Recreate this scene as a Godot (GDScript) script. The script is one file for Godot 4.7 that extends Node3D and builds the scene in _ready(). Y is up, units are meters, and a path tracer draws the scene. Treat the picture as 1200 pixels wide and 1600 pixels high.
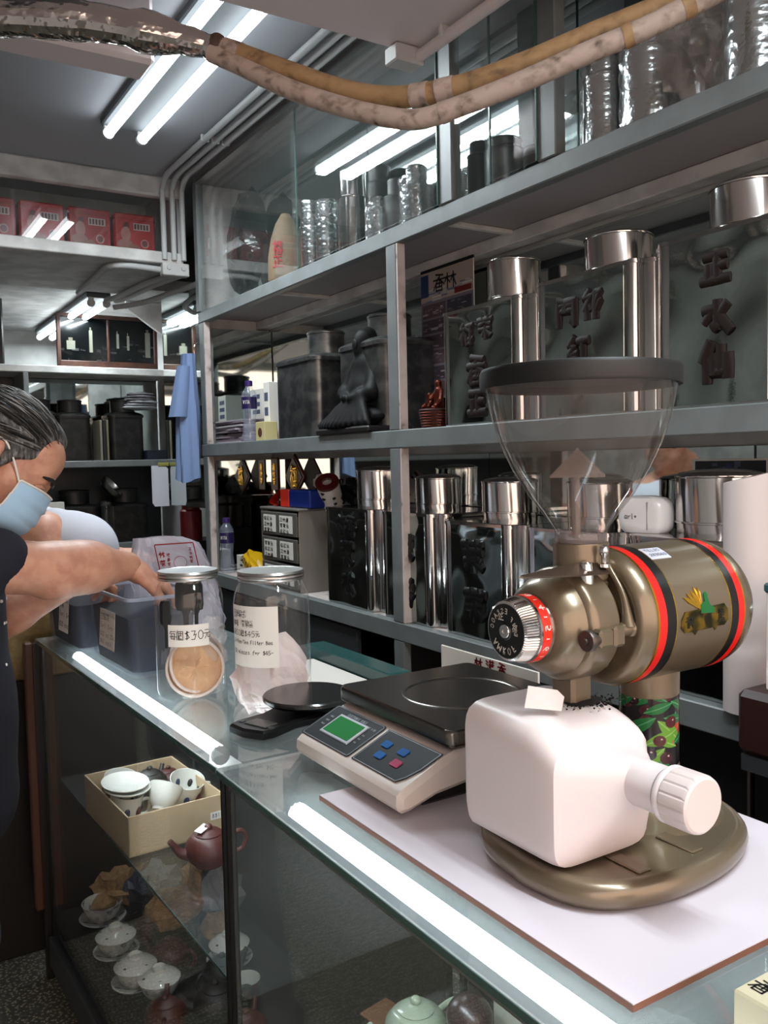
extends Node3D

# ---------- mesh builder: a soup of outward triangles, with normals worked out at the end ----------
class MB:
	var v := PackedVector3Array()
	var uv := PackedVector2Array()
	var smooth := 42.0

	func tri(a: Vector3, b: Vector3, c: Vector3, ua := Vector2.ZERO, ub := Vector2.ZERO, uc := Vector2.ZERO) -> void:
		v.push_back(a); v.push_back(b); v.push_back(c)
		uv.push_back(ua); uv.push_back(ub); uv.push_back(uc)

	func quad(a: Vector3, b: Vector3, c: Vector3, d: Vector3, ua := Vector2(0, 0), ub := Vector2(1, 0), uc := Vector2(1, 1), ud := Vector2(0, 1)) -> void:
		tri(a, b, c, ua, ub, uc)
		tri(a, c, d, ua, uc, ud)

	func fix(start: int) -> void:
		var vol := 0.0
		var o := v[start] if start < v.size() else Vector3.ZERO
		for i in range(start, v.size(), 3):
			vol += (v[i] - o).dot((v[i + 1] - o).cross(v[i + 2] - o))
		if vol < 0.0:
			flip(start)

	func flip(start := 0) -> void:
		for i in range(start, v.size(), 3):
			var a := v[i + 1]
			v[i + 1] = v[i + 2]
			v[i + 2] = a
			var b := uv[i + 1]
			uv[i + 1] = uv[i + 2]
			uv[i + 2] = b

	func xf(t: Transform3D, start := 0) -> MB:
		for i in range(start, v.size()):
			v[i] = t * v[i]
		if t.basis.determinant() < 0.0:
			flip(start)
		return self

	func warp(f: Callable, start := 0) -> MB:
		for i in range(start, v.size()):
			v[i] = f.call(v[i])
		return self

	# a box with chamfered edges
	func box(c: Vector3, s: Vector3, ch := 0.0, t := Transform3D.IDENTITY) -> MB:
		var st := v.size()
		var h := s / 2.0
		ch = minf(ch, minf(h.x, minf(h.y, h.z)) * 0.95)
		if ch <= 0.0:
			for ax in 3:
				for sg in [-1.0, 1.0]:
					var n := Vector3.ZERO
					n[ax] = h[ax] * sg
					var p := Vector3.ZERO
					p[(ax + 1) % 3] = h[(ax + 1) % 3]
					var q := Vector3.ZERO
					q[(ax + 2) % 3] = h[(ax + 2) % 3] * sg
					quad(c + n - p - q, c + n + p - q, c + n + p + q, c + n - p + q)
		else:
			var g := Vector3(h.x - ch, h.y - ch, h.z - ch)
			for ax in 3:
				var a1 := (ax + 1) % 3
				var a2 := (ax + 2) % 3
				for sg in [-1.0, 1.0]:
					var n := Vector3.ZERO
					n[ax] = h[ax] * sg
					var p := Vector3.ZERO
					p[a1] = g[a1]
					var q := Vector3.ZERO
					q[a2] = g[a2] * sg
					quad(c + n - p - q, c + n + p - q, c + n + p + q, c + n - p + q)
				for s1 in [-1.0, 1.0]:
					for s2 in [-1.0, 1.0]:
						var e := Vector3.ZERO
						e[ax] = g[ax]
						var u := Vector3.ZERO
						u[a1] = h[a1] * s1
						u[a2] = g[a2] * s2
						var w := Vector3.ZERO
						w[a1] = g[a1] * s1
						w[a2] = h[a2] * s2
						if s1 * s2 > 0:
							quad(c - e + u, c + e + u, c + e + w, c - e + w)
						else:
							quad(c - e + w, c + e + w, c + e + u, c - e + u)
			for sx in [-1.0, 1.0]:
				for sy in [-1.0, 1.0]:
					for sz in [-1.0, 1.0]:
						var a := c + Vector3(h.x * sx, g.y * sy, g.z * sz)
						var b := c + Vector3(g.x * sx, h.y * sy, g.z * sz)
						var d := c + Vector3(g.x * sx, g.y * sy, h.z * sz)
						if sx * sy * sz > 0:
							tri(a, b, d)
						else:
							tri(a, d, b)
		if t != Transform3D.IDENTITY:
			xf(t, st)
		return self

	# turns a profile of (radius, height) round the y axis
	func lathe(p: PackedVector2Array, segs := 32, t := Transform3D.IDENTITY, from := 0.0, to := TAU) -> MB:
		var st := v.size()
		for i in p.size() - 1:
			for k in segs:
				var a0 := from + (to - from) * k / segs
				var a1 := from + (to - from) * (k + 1) / segs
				if k == segs - 1 and is_equal_approx(to - from, TAU):
					a1 = from
				var d0 := Vector3(cos(a0), 0, sin(a0))
				var d1 := Vector3(cos(a1), 0, sin(a1))
				var y0 := Vector3(0, p[i].y, 0)
				var y1 := Vector3(0, p[i + 1].y, 0)
				var u0 := float(k) / segs
				var u1 := float(k + 1) / segs
				var w0 := 1.0 - float(i) / (p.size() - 1)
				var w1 := 1.0 - float(i + 1) / (p.size() - 1)
				if p[i].x < 1e-6 and p[i + 1].x < 1e-6:
					continue
				if p[i].x < 1e-6:
					tri(y0, d0 * p[i + 1].x + y1, d1 * p[i + 1].x + y1, Vector2(u0, w0), Vector2(u0, w1), Vector2(u1, w1))
				elif p[i + 1].x < 1e-6:
					tri(d0 * p[i].x + y0, y1, d1 * p[i].x + y0, Vector2(u0, w0), Vector2(u0, w1), Vector2(u1, w0))
				else:
					quad(d0 * p[i].x + y0, d0 * p[i + 1].x + y1, d1 * p[i + 1].x + y1, d1 * p[i].x + y0, Vector2(u0, w0), Vector2(u0, w1), Vector2(u1, w1), Vector2(u1, w0))
		fix(st)
		if t != Transform3D.IDENTITY:
			xf(t, st)
		return self

	# joins rings of equal length; caps are fans
	func loft(rings: Array, cap0 := true, cap1 := true, closed := true) -> MB:
		var st := v.size()
		var n: int = rings[0].size()
		var m := n if closed else n - 1
		for i in rings.size() - 1:
			var A: PackedVector3Array = rings[i]
			var B: PackedVector3Array = rings[i + 1]
			var w0 := 1.0 - float(i) / (rings.size() - 1)
			var w1 := 1.0 - float(i + 1) / (rings.size() - 1)
			for k in m:
				var j := (k + 1) % n
				var u0 := float(k) / m
				var u1 := float(k + 1) / m
				quad(A[k], A[j], B[j], B[k], Vector2(u0, w0), Vector2(u1, w0), Vector2(u1, w1), Vector2(u0, w1))
		if cap0:
			fan(rings[0], true)
		if cap1:
			fan(rings[-1], false)
		if closed and cap0 and cap1:
			fix(st)
		return self

	func fan(r: PackedVector3Array, back: bool) -> void:
		var c := Vector3.ZERO
		for p in r:
			c += p
		c /= r.size()
		for k in r.size():
			var j := (k + 1) % r.size()
			if back:
				tri(r[j], r[k], c)
			else:
				tri(r[k], r[j], c)

	func tube(path: PackedVector3Array, r: Variant, segs := 10, cap := true) -> MB:
		var rings := []
		var n := path.size()
		var up := Vector3.UP
		var d0 := (path[1] - path[0]).normalized()
		if absf(d0.dot(up)) > 0.95:
			up = Vector3.RIGHT
		var side := d0.cross(up).normalized()
		for i in n:
			var d: Vector3
			if i == 0:
				d = path[1] - path[0]
			elif i == n - 1:
				d = path[n - 1] - path[n - 2]
			else:
				d = (path[i + 1] - path[i]).normalized() + (path[i] - path[i - 1]).normalized()
			d = d.normalized()
			side = (side - d * side.dot(d)).normalized()
			var nn := side.cross(d)
			var rr: float = r[i] if r is PackedFloat32Array or r is Array else r
			var ring := PackedVector3Array()
			for k in segs:
				var a := TAU * k / segs
				ring.push_back(path[i] + (side * cos(a) + nn * sin(a)) * rr)
			rings.push_back(ring)
		loft(rings, cap, cap)
		return self

	# an outline in x, y pushed out along z from 0 to depth, with a chamfer on the front
	func prism(poly: PackedVector2Array, depth: float, bevel := 0.0, t := Transform3D.IDENTITY) -> MB:
		var st := v.size()
		var pts := poly
		if Geometry2D.is_polygon_clockwise(pts):
			pts = pts.duplicate()
			pts.reverse()
		var front := pts
		if bevel > 0.0:
			var off := Geometry2D.offset_polygon(pts, -bevel, Geometry2D.JOIN_MITER)
			if off.size() == 1 and off[0].size() == pts.size():
				var f := off[0]
				if Geometry2D.is_polygon_clockwise(f):
					f.reverse()
				var best := 0
				for k in f.size():
					if f[k].distance_squared_to(pts[0]) < f[best].distance_squared_to(pts[0]):
						best = k
				front = PackedVector2Array()
				for k in f.size():
					front.push_back(f[(best + k) % f.size()])
			else:
				bevel = 0.0
		var n := pts.size()
		var mid := depth - bevel
		for k in n:
			var j := (k + 1) % n
			quad(v3(pts[k], 0), v3(pts[j], 0), v3(pts[j], mid), v3(pts[k], mid))
			if bevel > 0.0:
				quad(v3(pts[k], mid), v3(pts[j], mid), v3(front[j], depth), v3(front[k], depth))
		for side in 2:
			var o := front if side else pts
			var idx := Geometry2D.triangulate_polygon(o)
			var z := depth if side else 0.0
			for i in range(0, idx.size(), 3):
				var a := v3(o[idx[i]], z)
				var b := v3(o[idx[i + 1]], z)
				var c := v3(o[idx[i + 2]], z)
				var nz := (b - a).cross(c - a).z
				if (nz > 0) == (side == 1):
					tri(a, b, c)
				else:
					tri(a, c, b)
		if t != Transform3D.IDENTITY:
			xf(t, st)
		return self

	func v3(p: Vector2, z: float) -> Vector3:
		return Vector3(p.x, p.y, z)

	func ball(c: Vector3, r: Vector3, segs := 16, rows := 10, t := Transform3D.IDENTITY) -> MB:
		var p := PackedVector2Array()
		for i in rows + 1:
			var a := -PI / 2 + PI * i / rows
			p.push_back(Vector2(maxf(0.0, cos(a)) if i > 0 and i < rows else 0.0, sin(a)))
		lathe(p, segs, t * Transform3D(Basis.from_scale(r), c))
		return self

	func mesh() -> ArrayMesh:
		var n := v.size() / 3
		var un := PackedVector3Array()
		un.resize(n)
		var fn := PackedVector3Array()
		fn.resize(n)
		var at := {}
		var keys := []
		keys.resize(v.size())
		for i in n:
			var c := (v[i * 3 + 1] - v[i * 3]).cross(v[i * 3 + 2] - v[i * 3])
			fn[i] = c
			un[i] = c.normalized()
			for k in 3:
				var key := Vector3i((v[i * 3 + k] * 30000.0).round())
				keys[i * 3 + k] = key
				if at.has(key):
					at[key].push_back(i)
				else:
					at[key] = [i]
		var lim := cos(deg_to_rad(smooth))
		var nor := PackedVector3Array()
		nor.resize(v.size())
		var vv := PackedVector3Array()
		vv.resize(v.size())
		var uu := PackedVector2Array()
		uu.resize(v.size())
		for i in v.size():
			var me := un[i / 3]
			var s := Vector3.ZERO
			for k in at[keys[i]]:
				if un[k].dot(me) > lim:
					s += fn[k]
			var o := i
			if i % 3 == 1:
				o = i + 1
			elif i % 3 == 2:
				o = i - 1
			nor[o] = s.normalized() if s.length_squared() > 0.0 else me
			vv[o] = v[i]
			uu[o] = uv[i]
		var a := []
		a.resize(Mesh.ARRAY_MAX)
		a[Mesh.ARRAY_VERTEX] = vv
		a[Mesh.ARRAY_NORMAL] = nor
		a[Mesh.ARRAY_TEX_UV] = uu
		var am := ArrayMesh.new()
		am.add_surface_from_arrays(Mesh.PRIMITIVE_TRIANGLES, a)
		return am

# ---------- naming and tagging ----------
var taken := {}

func numbered(called: String) -> String:
	if not taken.has(called):
		taken[called] = 0
		return called
	taken[called] += 1
	return "%s_%03d" % [called, taken[called]]

func tag(o: Node3D, label: String, category: String, group := "", kind := "") -> Node3D:
	if label: o.set_meta("label", label)
	if category: o.set_meta("category", category)
	if group: o.set_meta("group", group)
	if kind: o.set_meta("kind", kind)
	return o

func thing(called: String, label: String, category: String, at := Vector3.ZERO, turn := 0.0, group := "") -> Node3D:
	var o := Node3D.new()
	o.name = numbered(called)
	add_child(o, true)
	o.position = at
	o.rotation.y = turn
	return tag(o, label, category, group)

func part(called: String, m: Variant, mt: Material, parent: Node3D, label := "") -> MeshInstance3D:
	var o := MeshInstance3D.new()
	o.name = called
	o.mesh = m.mesh() if m is MB else m
	o.material_override = mt
	o.cast_shadow = GeometryInstance3D.SHADOW_CASTING_SETTING_ON
	parent.add_child(o, true)
	if label: o.set_meta("label", label)
	return o

func single(called: String, m: Variant, mt: Material, label: String, category: String, at := Vector3.ZERO, turn := 0.0, group := "") -> MeshInstance3D:
	var o := part(numbered(called), m, mt, self)
	o.position = at
	o.rotation.y = turn
	tag(o, label, category, group)
	return o

func struct(called: String, m: Variant, mt: Material) -> MeshInstance3D:
	var o := part(numbered(called), m, mt, self)
	o.set_meta("kind", "structure")
	return o

func again(o: Node3D, label: String, at: Vector3, turn := 0.0, sc := Vector3.ONE) -> Node3D:
	var c: Node3D = o.duplicate()
	c.name = numbered(String(o.name).rstrip("0123456789").trim_suffix("_"))
	add_child(c, true)
	c.position = at
	c.rotation = Vector3(0, turn, 0)
	c.scale = sc
	if label: c.set_meta("label", label)
	return c

# ---------- materials ----------
func mat(c: Color, rough := 0.6, metal := 0.0, spec := 0.5) -> StandardMaterial3D:
	var m := StandardMaterial3D.new()
	m.albedo_color = c
	m.roughness = rough
	m.metallic = metal
	m.metallic_specular = spec
	return m

func noise(freq: float, oct := 4, sd := 1, type := FastNoiseLite.TYPE_SIMPLEX) -> FastNoiseLite:
	var n := FastNoiseLite.new()
	n.noise_type = type
	n.frequency = freq
	n.fractal_octaves = oct
	n.seed = sd
	return n

func ntex(n: FastNoiseLite, cols: Array, size := 256, w := 0) -> NoiseTexture2D:
	var t := NoiseTexture2D.new()
	t.width = w if w else size
	t.height = size
	t.seamless = true
	t.noise = n
	if cols.size():
		var g := Gradient.new()
		g.offsets = PackedFloat32Array()
		g.colors = PackedColorArray()
		var offs := PackedFloat32Array()
		var cc := PackedColorArray()
		for k in cols.size():
			offs.push_back(cols[k][0])
			cc.push_back(cols[k][1])
		g.offsets = offs
		g.colors = cc
		t.color_ramp = g
	return t

func ramp2(a: Color, b: Color) -> Array:
	return [[0.0, a], [0.3, a], [0.7, b], [1.0, b]]

# colour mottling, world or object triplanar
func mottled(m: StandardMaterial3D, n: FastNoiseLite, cols: Array, scale: float, size := 256) -> StandardMaterial3D:
	m.albedo_color = Color.WHITE
	m.albedo_texture = ntex(n, cols, size)
	m.uv1_triplanar = true
	m.uv1_scale = Vector3.ONE * scale
	return m

var nrm_cache := {}
func bumpy(m: StandardMaterial3D, freq: float, strength: float, scale: float, stretch := Vector3.ONE) -> StandardMaterial3D:
	var key := "%s" % freq
	if not nrm_cache.has(key):
		var t := NoiseTexture2D.new()
		t.width = 256
		t.height = 256
		t.seamless = true
		t.as_normal_map = true
		t.bump_strength = 4.0
		t.noise = noise(freq, 1 if freq == 0.012 else 3, 7)
		nrm_cache[key] = t
	m.normal_enabled = true
	m.normal_texture = nrm_cache[key]
	m.normal_scale = strength
	m.uv1_triplanar = true
	m.uv1_scale = stretch * scale
	return m

func glassy(c: Color, a: float, rough := 0.0) -> StandardMaterial3D:
	var m := mat(Color(c.r, c.g, c.b, a), rough)
	m.transparency = BaseMaterial3D.TRANSPARENCY_ALPHA
	return m

func glow(c: Color, e: float) -> StandardMaterial3D:
	var m := mat(Color(0.9, 0.9, 0.9), 0.5)
	m.emission_enabled = true
	m.emission = c
	m.emission_energy_multiplier = e
	return m

func pv(a: Array) -> PackedVector2Array:
	var p := PackedVector2Array()
	for i in range(0, a.size(), 2):
		p.push_back(Vector2(a[i], a[i + 1]))
	return p

func p3(a: Array) -> PackedVector3Array:
	var p := PackedVector3Array()
	for i in range(0, a.size(), 3):
		p.push_back(Vector3(a[i], a[i + 1], a[i + 2]))
	return p

func curve(a: PackedVector3Array, n: int) -> PackedVector3Array:
	var c := Curve3D.new()
	for i in a.size():
		var t := Vector3.ZERO
		if i > 0 and i < a.size() - 1:
			t = (a[i + 1] - a[i - 1]) / 6.0
		c.add_point(a[i], -t, t)
	var out := PackedVector3Array()
	for i in n + 1:
		out.push_back(c.sample_baked(c.get_baked_length() * i / n, true))
	return out

func rrect(w: float, h: float, r: float, n := 5) -> PackedVector2Array:
	var p := PackedVector2Array()
	for q in 4:
		var c := Vector2((w / 2 - r) * (1 if q == 0 or q == 3 else -1), (h / 2 - r) * (1 if q < 2 else -1))
		for k in n + 1:
			var a := PI / 2 * (q + float(k) / n)
			p.push_back(c + Vector2(cos(a), sin(a)) * r)
	return p

func ring(poly: PackedVector2Array, y: float, s := Vector2.ONE, off := Vector2.ZERO) -> PackedVector3Array:
	var r := PackedVector3Array()
	for p in poly:
		r.push_back(Vector3(p.x * s.x + off.x, y, p.y * s.y + off.y))
	return r

func at_(x: float, y: float, z: float) -> Transform3D:
	return Transform3D(Basis.IDENTITY, Vector3(x, y, z))

func turned(e: Vector3, o := Vector3.ZERO) -> Transform3D:
	return Transform3D(Basis.from_euler(e), o)

# axis along a direction (for lathes: y becomes d)
func along(d: Vector3, o: Vector3) -> Transform3D:
	d = d.normalized()
	var x := d.cross(Vector3.UP if absf(d.y) < 0.95 else Vector3.RIGHT).normalized()
	return Transform3D(Basis(x, d, x.cross(d)), o)

# ---------- handwriting: strokes on a 10 x 10 grid, x to the right, y down ----------
var glyph := {
	"正": "1181 5158 5484 2428 0898", "水": "5158 5847 1343 4316 8264 5499", "仙": "3014 2329 6167 4347 4787 8388", "祁": "2130 1242 4216 2529 3446 6169 6181 8164 6484 8467",
	"門": "1019 1041 4144 1444 1242 5154 5191 9199 5494 5292 8899", "紅": "3012 1233 3315 1545 2529 2608 3647 5191 7178 4898", "每": "2103 1181 2328 2373 7369 0696 2878 4546", "個": "2013 1219 3139 3191 9199 3999 4383 6165 4555 4548 4878 7545",
	"元": "2171 0494 4446 4629 6468 6898 9896", "式": "0282 1555 3558 0869 5054 5498 7081", "漏": "0122 0324 0826 3191 9193 3393 3138 4548 4595 9598 6559 5667 7667", "滴": "0122 0324 0826 6061 3292 5344 7384 3439 3494 9499 5585 6567 4787 4749",
	"咖": "0207 0232 3237 0636 4353 5358 3149 6267 6292 9297 6797", "啡": "0207 0232 3237 0636 5159 4151 4454 4757 7179 7191 7494 7797", "茶": "0191 3032 7072 5213 5283 5459 1585 4638 6688", "葉": "0191 3032 7072 1393 3335 5335 7375 3575 1686 5659 4628 6698",
	"袋": "2103 1217 4141 3585 4052 5284 7081 1696 5538 5898 3849", "包": "3105 2181 8186 2464 6466 2666 2428 2898 9896", "福": "2130 1242 4216 2529 3446 5191 5284 5454 8284 5989 5559 8589 5797", "港": "0122 0324 0826 4191 4393 5053 8083 4484 4578 5567 5989",
	"香": "2081 0393 5156 4208 5396 2529 2575 7579 2777 2979", "伯": "2013 1219 6142 4249 4292 9299 4595 4999", "爵": "1191 1313 3133 5153 7173 2494 2426 9496 2696 2898 7599", "豆": "1181 2324 2473 7375 2575 3648 6658 0999", "林": "0343 2129 2205 2446 5393 7179 7255 7498",
	"$": "8262 6233 3364 6487 8768 6838 5159 6159", "0": "4123 2327 2749 4969 6987 8783 8361 6141", "1": "4151 5159", "2": "2341 4171 7183 8329 2989", "3": "2171 7155 5584 8469 6929", "4": "6116 1696 6169", "5": "8131 3124 2464 6487 8759 5929", "6": "7124 2427 2759 5987 8775 7525",
	"7": "2181 8149", "8": "5132 3275 7587 8759 5927 2745 4572 7251", "9": "8353 3315 1555 5583 8389", "C": "8351 5123 2327 2759 5987", "o": "5435 3557 5775 7554", "f": "8161 6149 3474", "e": "3666 6664 6444 4426 2629 2969", "a": "7444 4427 2749 4977 7479", "/": "8119", "T": "1191 5159", "F": "3139 3181 3565",
	"i": "5459 5152", "l": "5159 5969", "t": "5158 5878 3474", "r": "3439 3665 6584", "B": "3139 3161 6173 7335 3575 7587 8769 6939", "g": "7444 4427 2747 7577 7479 7969 6999 9939", "p": "3499 3439 3464 6477 7737", "s": "7444 4435 3566 6678 7838 3839", "c": "7444 4427 2729 2979", "n": "3439 3664 6474 7479",
	"E": "8131 3139 3989 3575", "y": "3456 7439", "G": "8341 4123 2327 2749 4989 8986 8666", " ": "", ".": "4849", "k": "3139 7436 3679", "w": "2439 3955 5579 7994", "m": "2429 2544 4449 4664 6469", "h": "3139 3564 6474 7479", "R": "3139 3161 6173 7335 3589", "I": "5159", "N": "2921 2189 8981", "A": "1951 5189 3676", "V": "1149 4981", "M": "1911 1156 5691 9199", "P": "3139 3171 7184 8436", "L": "3139 3989", "Y": "1155 9155 5559", "O": "4123 2327 2749 4969 6987 8783 8361 6141", "馬": "2127 2181 2383 2585 5157 2797 9799 9989 1819 3839 5859 7879", "飛": "1171 7174 7487 8799 8182 4149 0474 2229 6567", "D": "3139 3161 6184 8487 8769 6939", "U": "2127 2749 4969 6987 8781", "S": "8241 4123 2355 5587 8769 6928", "K": "3139 8134 3489", "-": "3575", "H": "2129 8189 2585", "X": "1189 8119", "Z": "2181 8129 2989", "+": "5258 2585", "x": "3479 7439", "u": "3437 3759 5979 7479", "v": "3459 5974", "d": "7179 7444 4427 2749 4979", "b": "3139 3564 6477 7759 5939",
}

func strokes(ch: String) -> Array:
	var out := []
	for s in String(glyph.get(ch, "")).split(" ", false):
		var line := PackedVector2Array()
		for i in range(0, s.length() - 1, 2):
			line.push_back(Vector2(int(s[i]), int(s[i + 1])) / 9.0)
		out.push_back(line)
	return out

# flat ink: ribbons laid along the strokes; f maps (x right, y down) in metres to a point
func ink(mb: MB, text: String, f: Callable, o: Vector2, size: Vector2, width: float, adv := 1.12, down := false, back := false) -> void:
	for i in text.length():
		var p := o + (Vector2(0, i * adv * size.y) if down else Vector2(i * adv * size.x * (-1.0 if back else 1.0), 0))
		for line in strokes(text[i]):
			for k in line.size() - 1:
				var a: Vector2 = p + line[k] * size
				var b: Vector2 = p + line[k + 1] * size
				var d := (b - a).normalized() * width * 0.5
				var n := Vector2(-d.y, d.x)
				var steps := maxi(1, int(a.distance_to(b) / 0.006))
				for s in steps:
					var q0 := a.lerp(b, float(s) / steps) - (d if s == 0 else Vector2.ZERO)
					var q1 := a.lerp(b, float(s + 1) / steps) + (d if s == steps - 1 else Vector2.ZERO)
					mb.quad(f.call(q0 - n), f.call(q1 - n), f.call(q1 + n), f.call(q0 + n))

func flat(t: Transform3D, lift := 0.0004) -> Callable:
	return func(p: Vector2) -> Vector3: return t * Vector3(p.x, -p.y, lift)

# raised letters: round bars along the strokes on the local x, y plane
func relief(ch: String, size: Vector2, r: float, t: Transform3D, depth := 0.6, warp := 0) -> MB:
	var mb := MB.new()
	var rng := RandomNumberGenerator.new()
	rng.seed = 5 + ch.unicode_at(0) + warp
	for line in strokes(ch):
		for k in line.size() - 1:
			var a := Vector3((line[k].x - 0.5) * size.x, (0.5 - line[k].y) * size.y, r * 0.9)
			var b := Vector3((line[k + 1].x - 0.5) * size.x, (0.5 - line[k + 1].y) * size.y, r * 0.9)
			if a.distance_to(b) < 1e-4:
				continue
			var d := (b - a).normalized() * r * 0.5
			# a broad flat ground under each stroke, then the raised stroke
			var g0 := Vector3(0, 0, -r * 0.55)
			mb.tube(PackedVector3Array([a - d * 1.6 + g0, a.lerp(b, 0.5) + g0, b + d * 1.6 + g0]), [r * rng.randf_range(1.5, 1.9), r * rng.randf_range(1.6, 2.1), r * rng.randf_range(1.5, 1.9)], 8)
			mb.tube(PackedVector3Array([a - d, a.lerp(b, 0.33), a.lerp(b, 0.66), b + d]), [r * rng.randf_range(0.75, 1.0), r, r * rng.randf_range(0.7, 1.0), r * rng.randf_range(0.8, 1.2)], 7)
	mb.xf(t * Transform3D(Basis.from_scale(Vector3(1, 1, depth)), Vector3.ZERO))
	return mb

# ---------- figures: a smooth union of tapered capsules and ellipsoids, meshed as surface nets ----------
# prim: [a, b, ra, rb] or [centre, radii, basis]
func body(prims: Array, cell: float, k: float, clip = null) -> MB:
	var lo := Vector3.ONE * 1e9
	var hi := -lo
	var boxes := []
	for p in prims:
		var a: Vector3
		var b: Vector3
		if p.size() == 4:
			var r := maxf(p[2], p[3])
			a = p[0].min(p[1]) - Vector3.ONE * r
			b = p[0].max(p[1]) + Vector3.ONE * r
		else:
			var r: float = maxf(p[1].x, maxf(p[1].y, p[1].z))
			a = p[0] - Vector3.ONE * r
			b = p[0] + Vector3.ONE * r
		a -= Vector3.ONE * (k + cell * 2)
		b += Vector3.ONE * (k + cell * 2)
		boxes.push_back([a, b])
		lo = lo.min(a)
		hi = hi.max(b)
	var nx := int((hi.x - lo.x) / cell) + 2
	var ny := int((hi.y - lo.y) / cell) + 2
	var nz := int((hi.z - lo.z) / cell) + 2
	var f := PackedFloat32Array()
	f.resize(nx * ny * nz)
	f.fill(10.0)
	for q in prims.size():
		var p: Array = prims[q]
		var i0 := Vector3i(((boxes[q][0] - lo) / cell).floor())
		var i1 := Vector3i(((boxes[q][1] - lo) / cell).ceil())
		var cap := p.size() == 4
		var a: Vector3 = p[0]
		var ba := Vector3.ZERO
		var ra := 0.0
		var rd := 0.0
		var inv := Basis.IDENTITY
		var rmin := 0.0
		var l2 := 1.0
		if cap:
			ba = p[1] - p[0]
			l2 = maxf(ba.length_squared(), 1e-9)
			ra = p[2]
			rd = p[3] - p[2]
		else:
			inv = Basis.from_scale(Vector3.ONE / p[1]) * p[2].transposed()
			rmin = minf(p[1].x, minf(p[1].y, p[1].z))
		for z in range(maxi(i0.z, 0), mini(i1.z + 1, nz)):
			for y in range(maxi(i0.y, 0), mini(i1.y + 1, ny)):
				var row := (z * ny + y) * nx
				for x in range(maxi(i0.x, 0), mini(i1.x + 1, nx)):
					var w := lo + Vector3(x, y, z) * cell - a
					var d: float
					if cap:
						var h := clampf(w.dot(ba) / l2, 0.0, 1.0)
						d = (w - ba * h).length() - ra - rd * h
					else:
						var u := inv * w
						var ul := u.length()
						d = (ul - 1.0) * (rmin if ul < 0.2 else w.length() / ul)
					var e := f[row + x]
					if e < 9.0:
						var g := maxf(k - absf(e - d), 0.0) / k
						d = minf(e, d) - g * g * k * 0.25
					f[row + x] = d
	if clip != null:
		for z in nz:
			for y in ny:
				for x in nx:
					var i := (z * ny + y) * nx + x
					if f[i] < cell * 3:
						f[i] = maxf(f[i], clip.call(lo + Vector3(x, y, z) * cell))
	var mb := MB.new()
	mb.smooth = 75.0
	var vert := {}
	var corner := [0, 1, nx, nx + 1, nx * ny, nx * ny + 1, nx * ny + nx, nx * ny + nx + 1]
	var offs := [Vector3(0, 0, 0), Vector3(1, 0, 0), Vector3(0, 1, 0), Vector3(1, 1, 0), Vector3(0, 0, 1), Vector3(1, 0, 1), Vector3(0, 1, 1), Vector3(1, 1, 1)]
	var edges := [0, 1, 2, 3, 4, 5, 6, 7, 0, 2, 1, 3, 4, 6, 5, 7, 0, 4, 1, 5, 2, 6, 3, 7]
	for z in nz - 1:
		for y in ny - 1:
			var base := (z * ny + y) * nx
			for x in nx - 1:
				var i := base + x
				if f[i] > cell * 2.5 or f[i] < -cell * 2.5:
					continue
				var s := 0
				for c in 8:
					if f[i + corner[c]] < 0.0:
						s += 1
				if s == 0 or s == 8:
					continue
				var sum := Vector3.ZERO
				var cnt := 0
				for e in range(0, 24, 2):
					var d0: float = f[i + corner[edges[e]]]
					var d1: float = f[i + corner[edges[e + 1]]]
					if (d0 < 0.0) != (d1 < 0.0):
						sum += (offs[edges[e]] as Vector3).lerp(offs[edges[e + 1]], d0 / (d0 - d1))
						cnt += 1
				vert[i] = lo + (Vector3(x, y, z) + sum / cnt) * cell
	var dirs := [1, nx, nx * ny]
	for i in vert:
		for ax in 3:
			var d0 := f[i]
			var d1: float = f[i + dirs[ax]]
			if (d0 < 0.0) == (d1 < 0.0):
				continue
			var u: int = dirs[(ax + 1) % 3]
			var w: int = dirs[(ax + 2) % 3]
			if not (vert.has(i - u) and vert.has(i - w) and vert.has(i - u - w)):
				continue
			if d0 < 0.0:
				mb.quad(vert[i - u - w], vert[i - w], vert[i], vert[i - u])
			else:
				mb.quad(vert[i - u - w], vert[i - u], vert[i], vert[i - w])
	return mb

# ---------- the shop ----------
var M := {}

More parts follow.
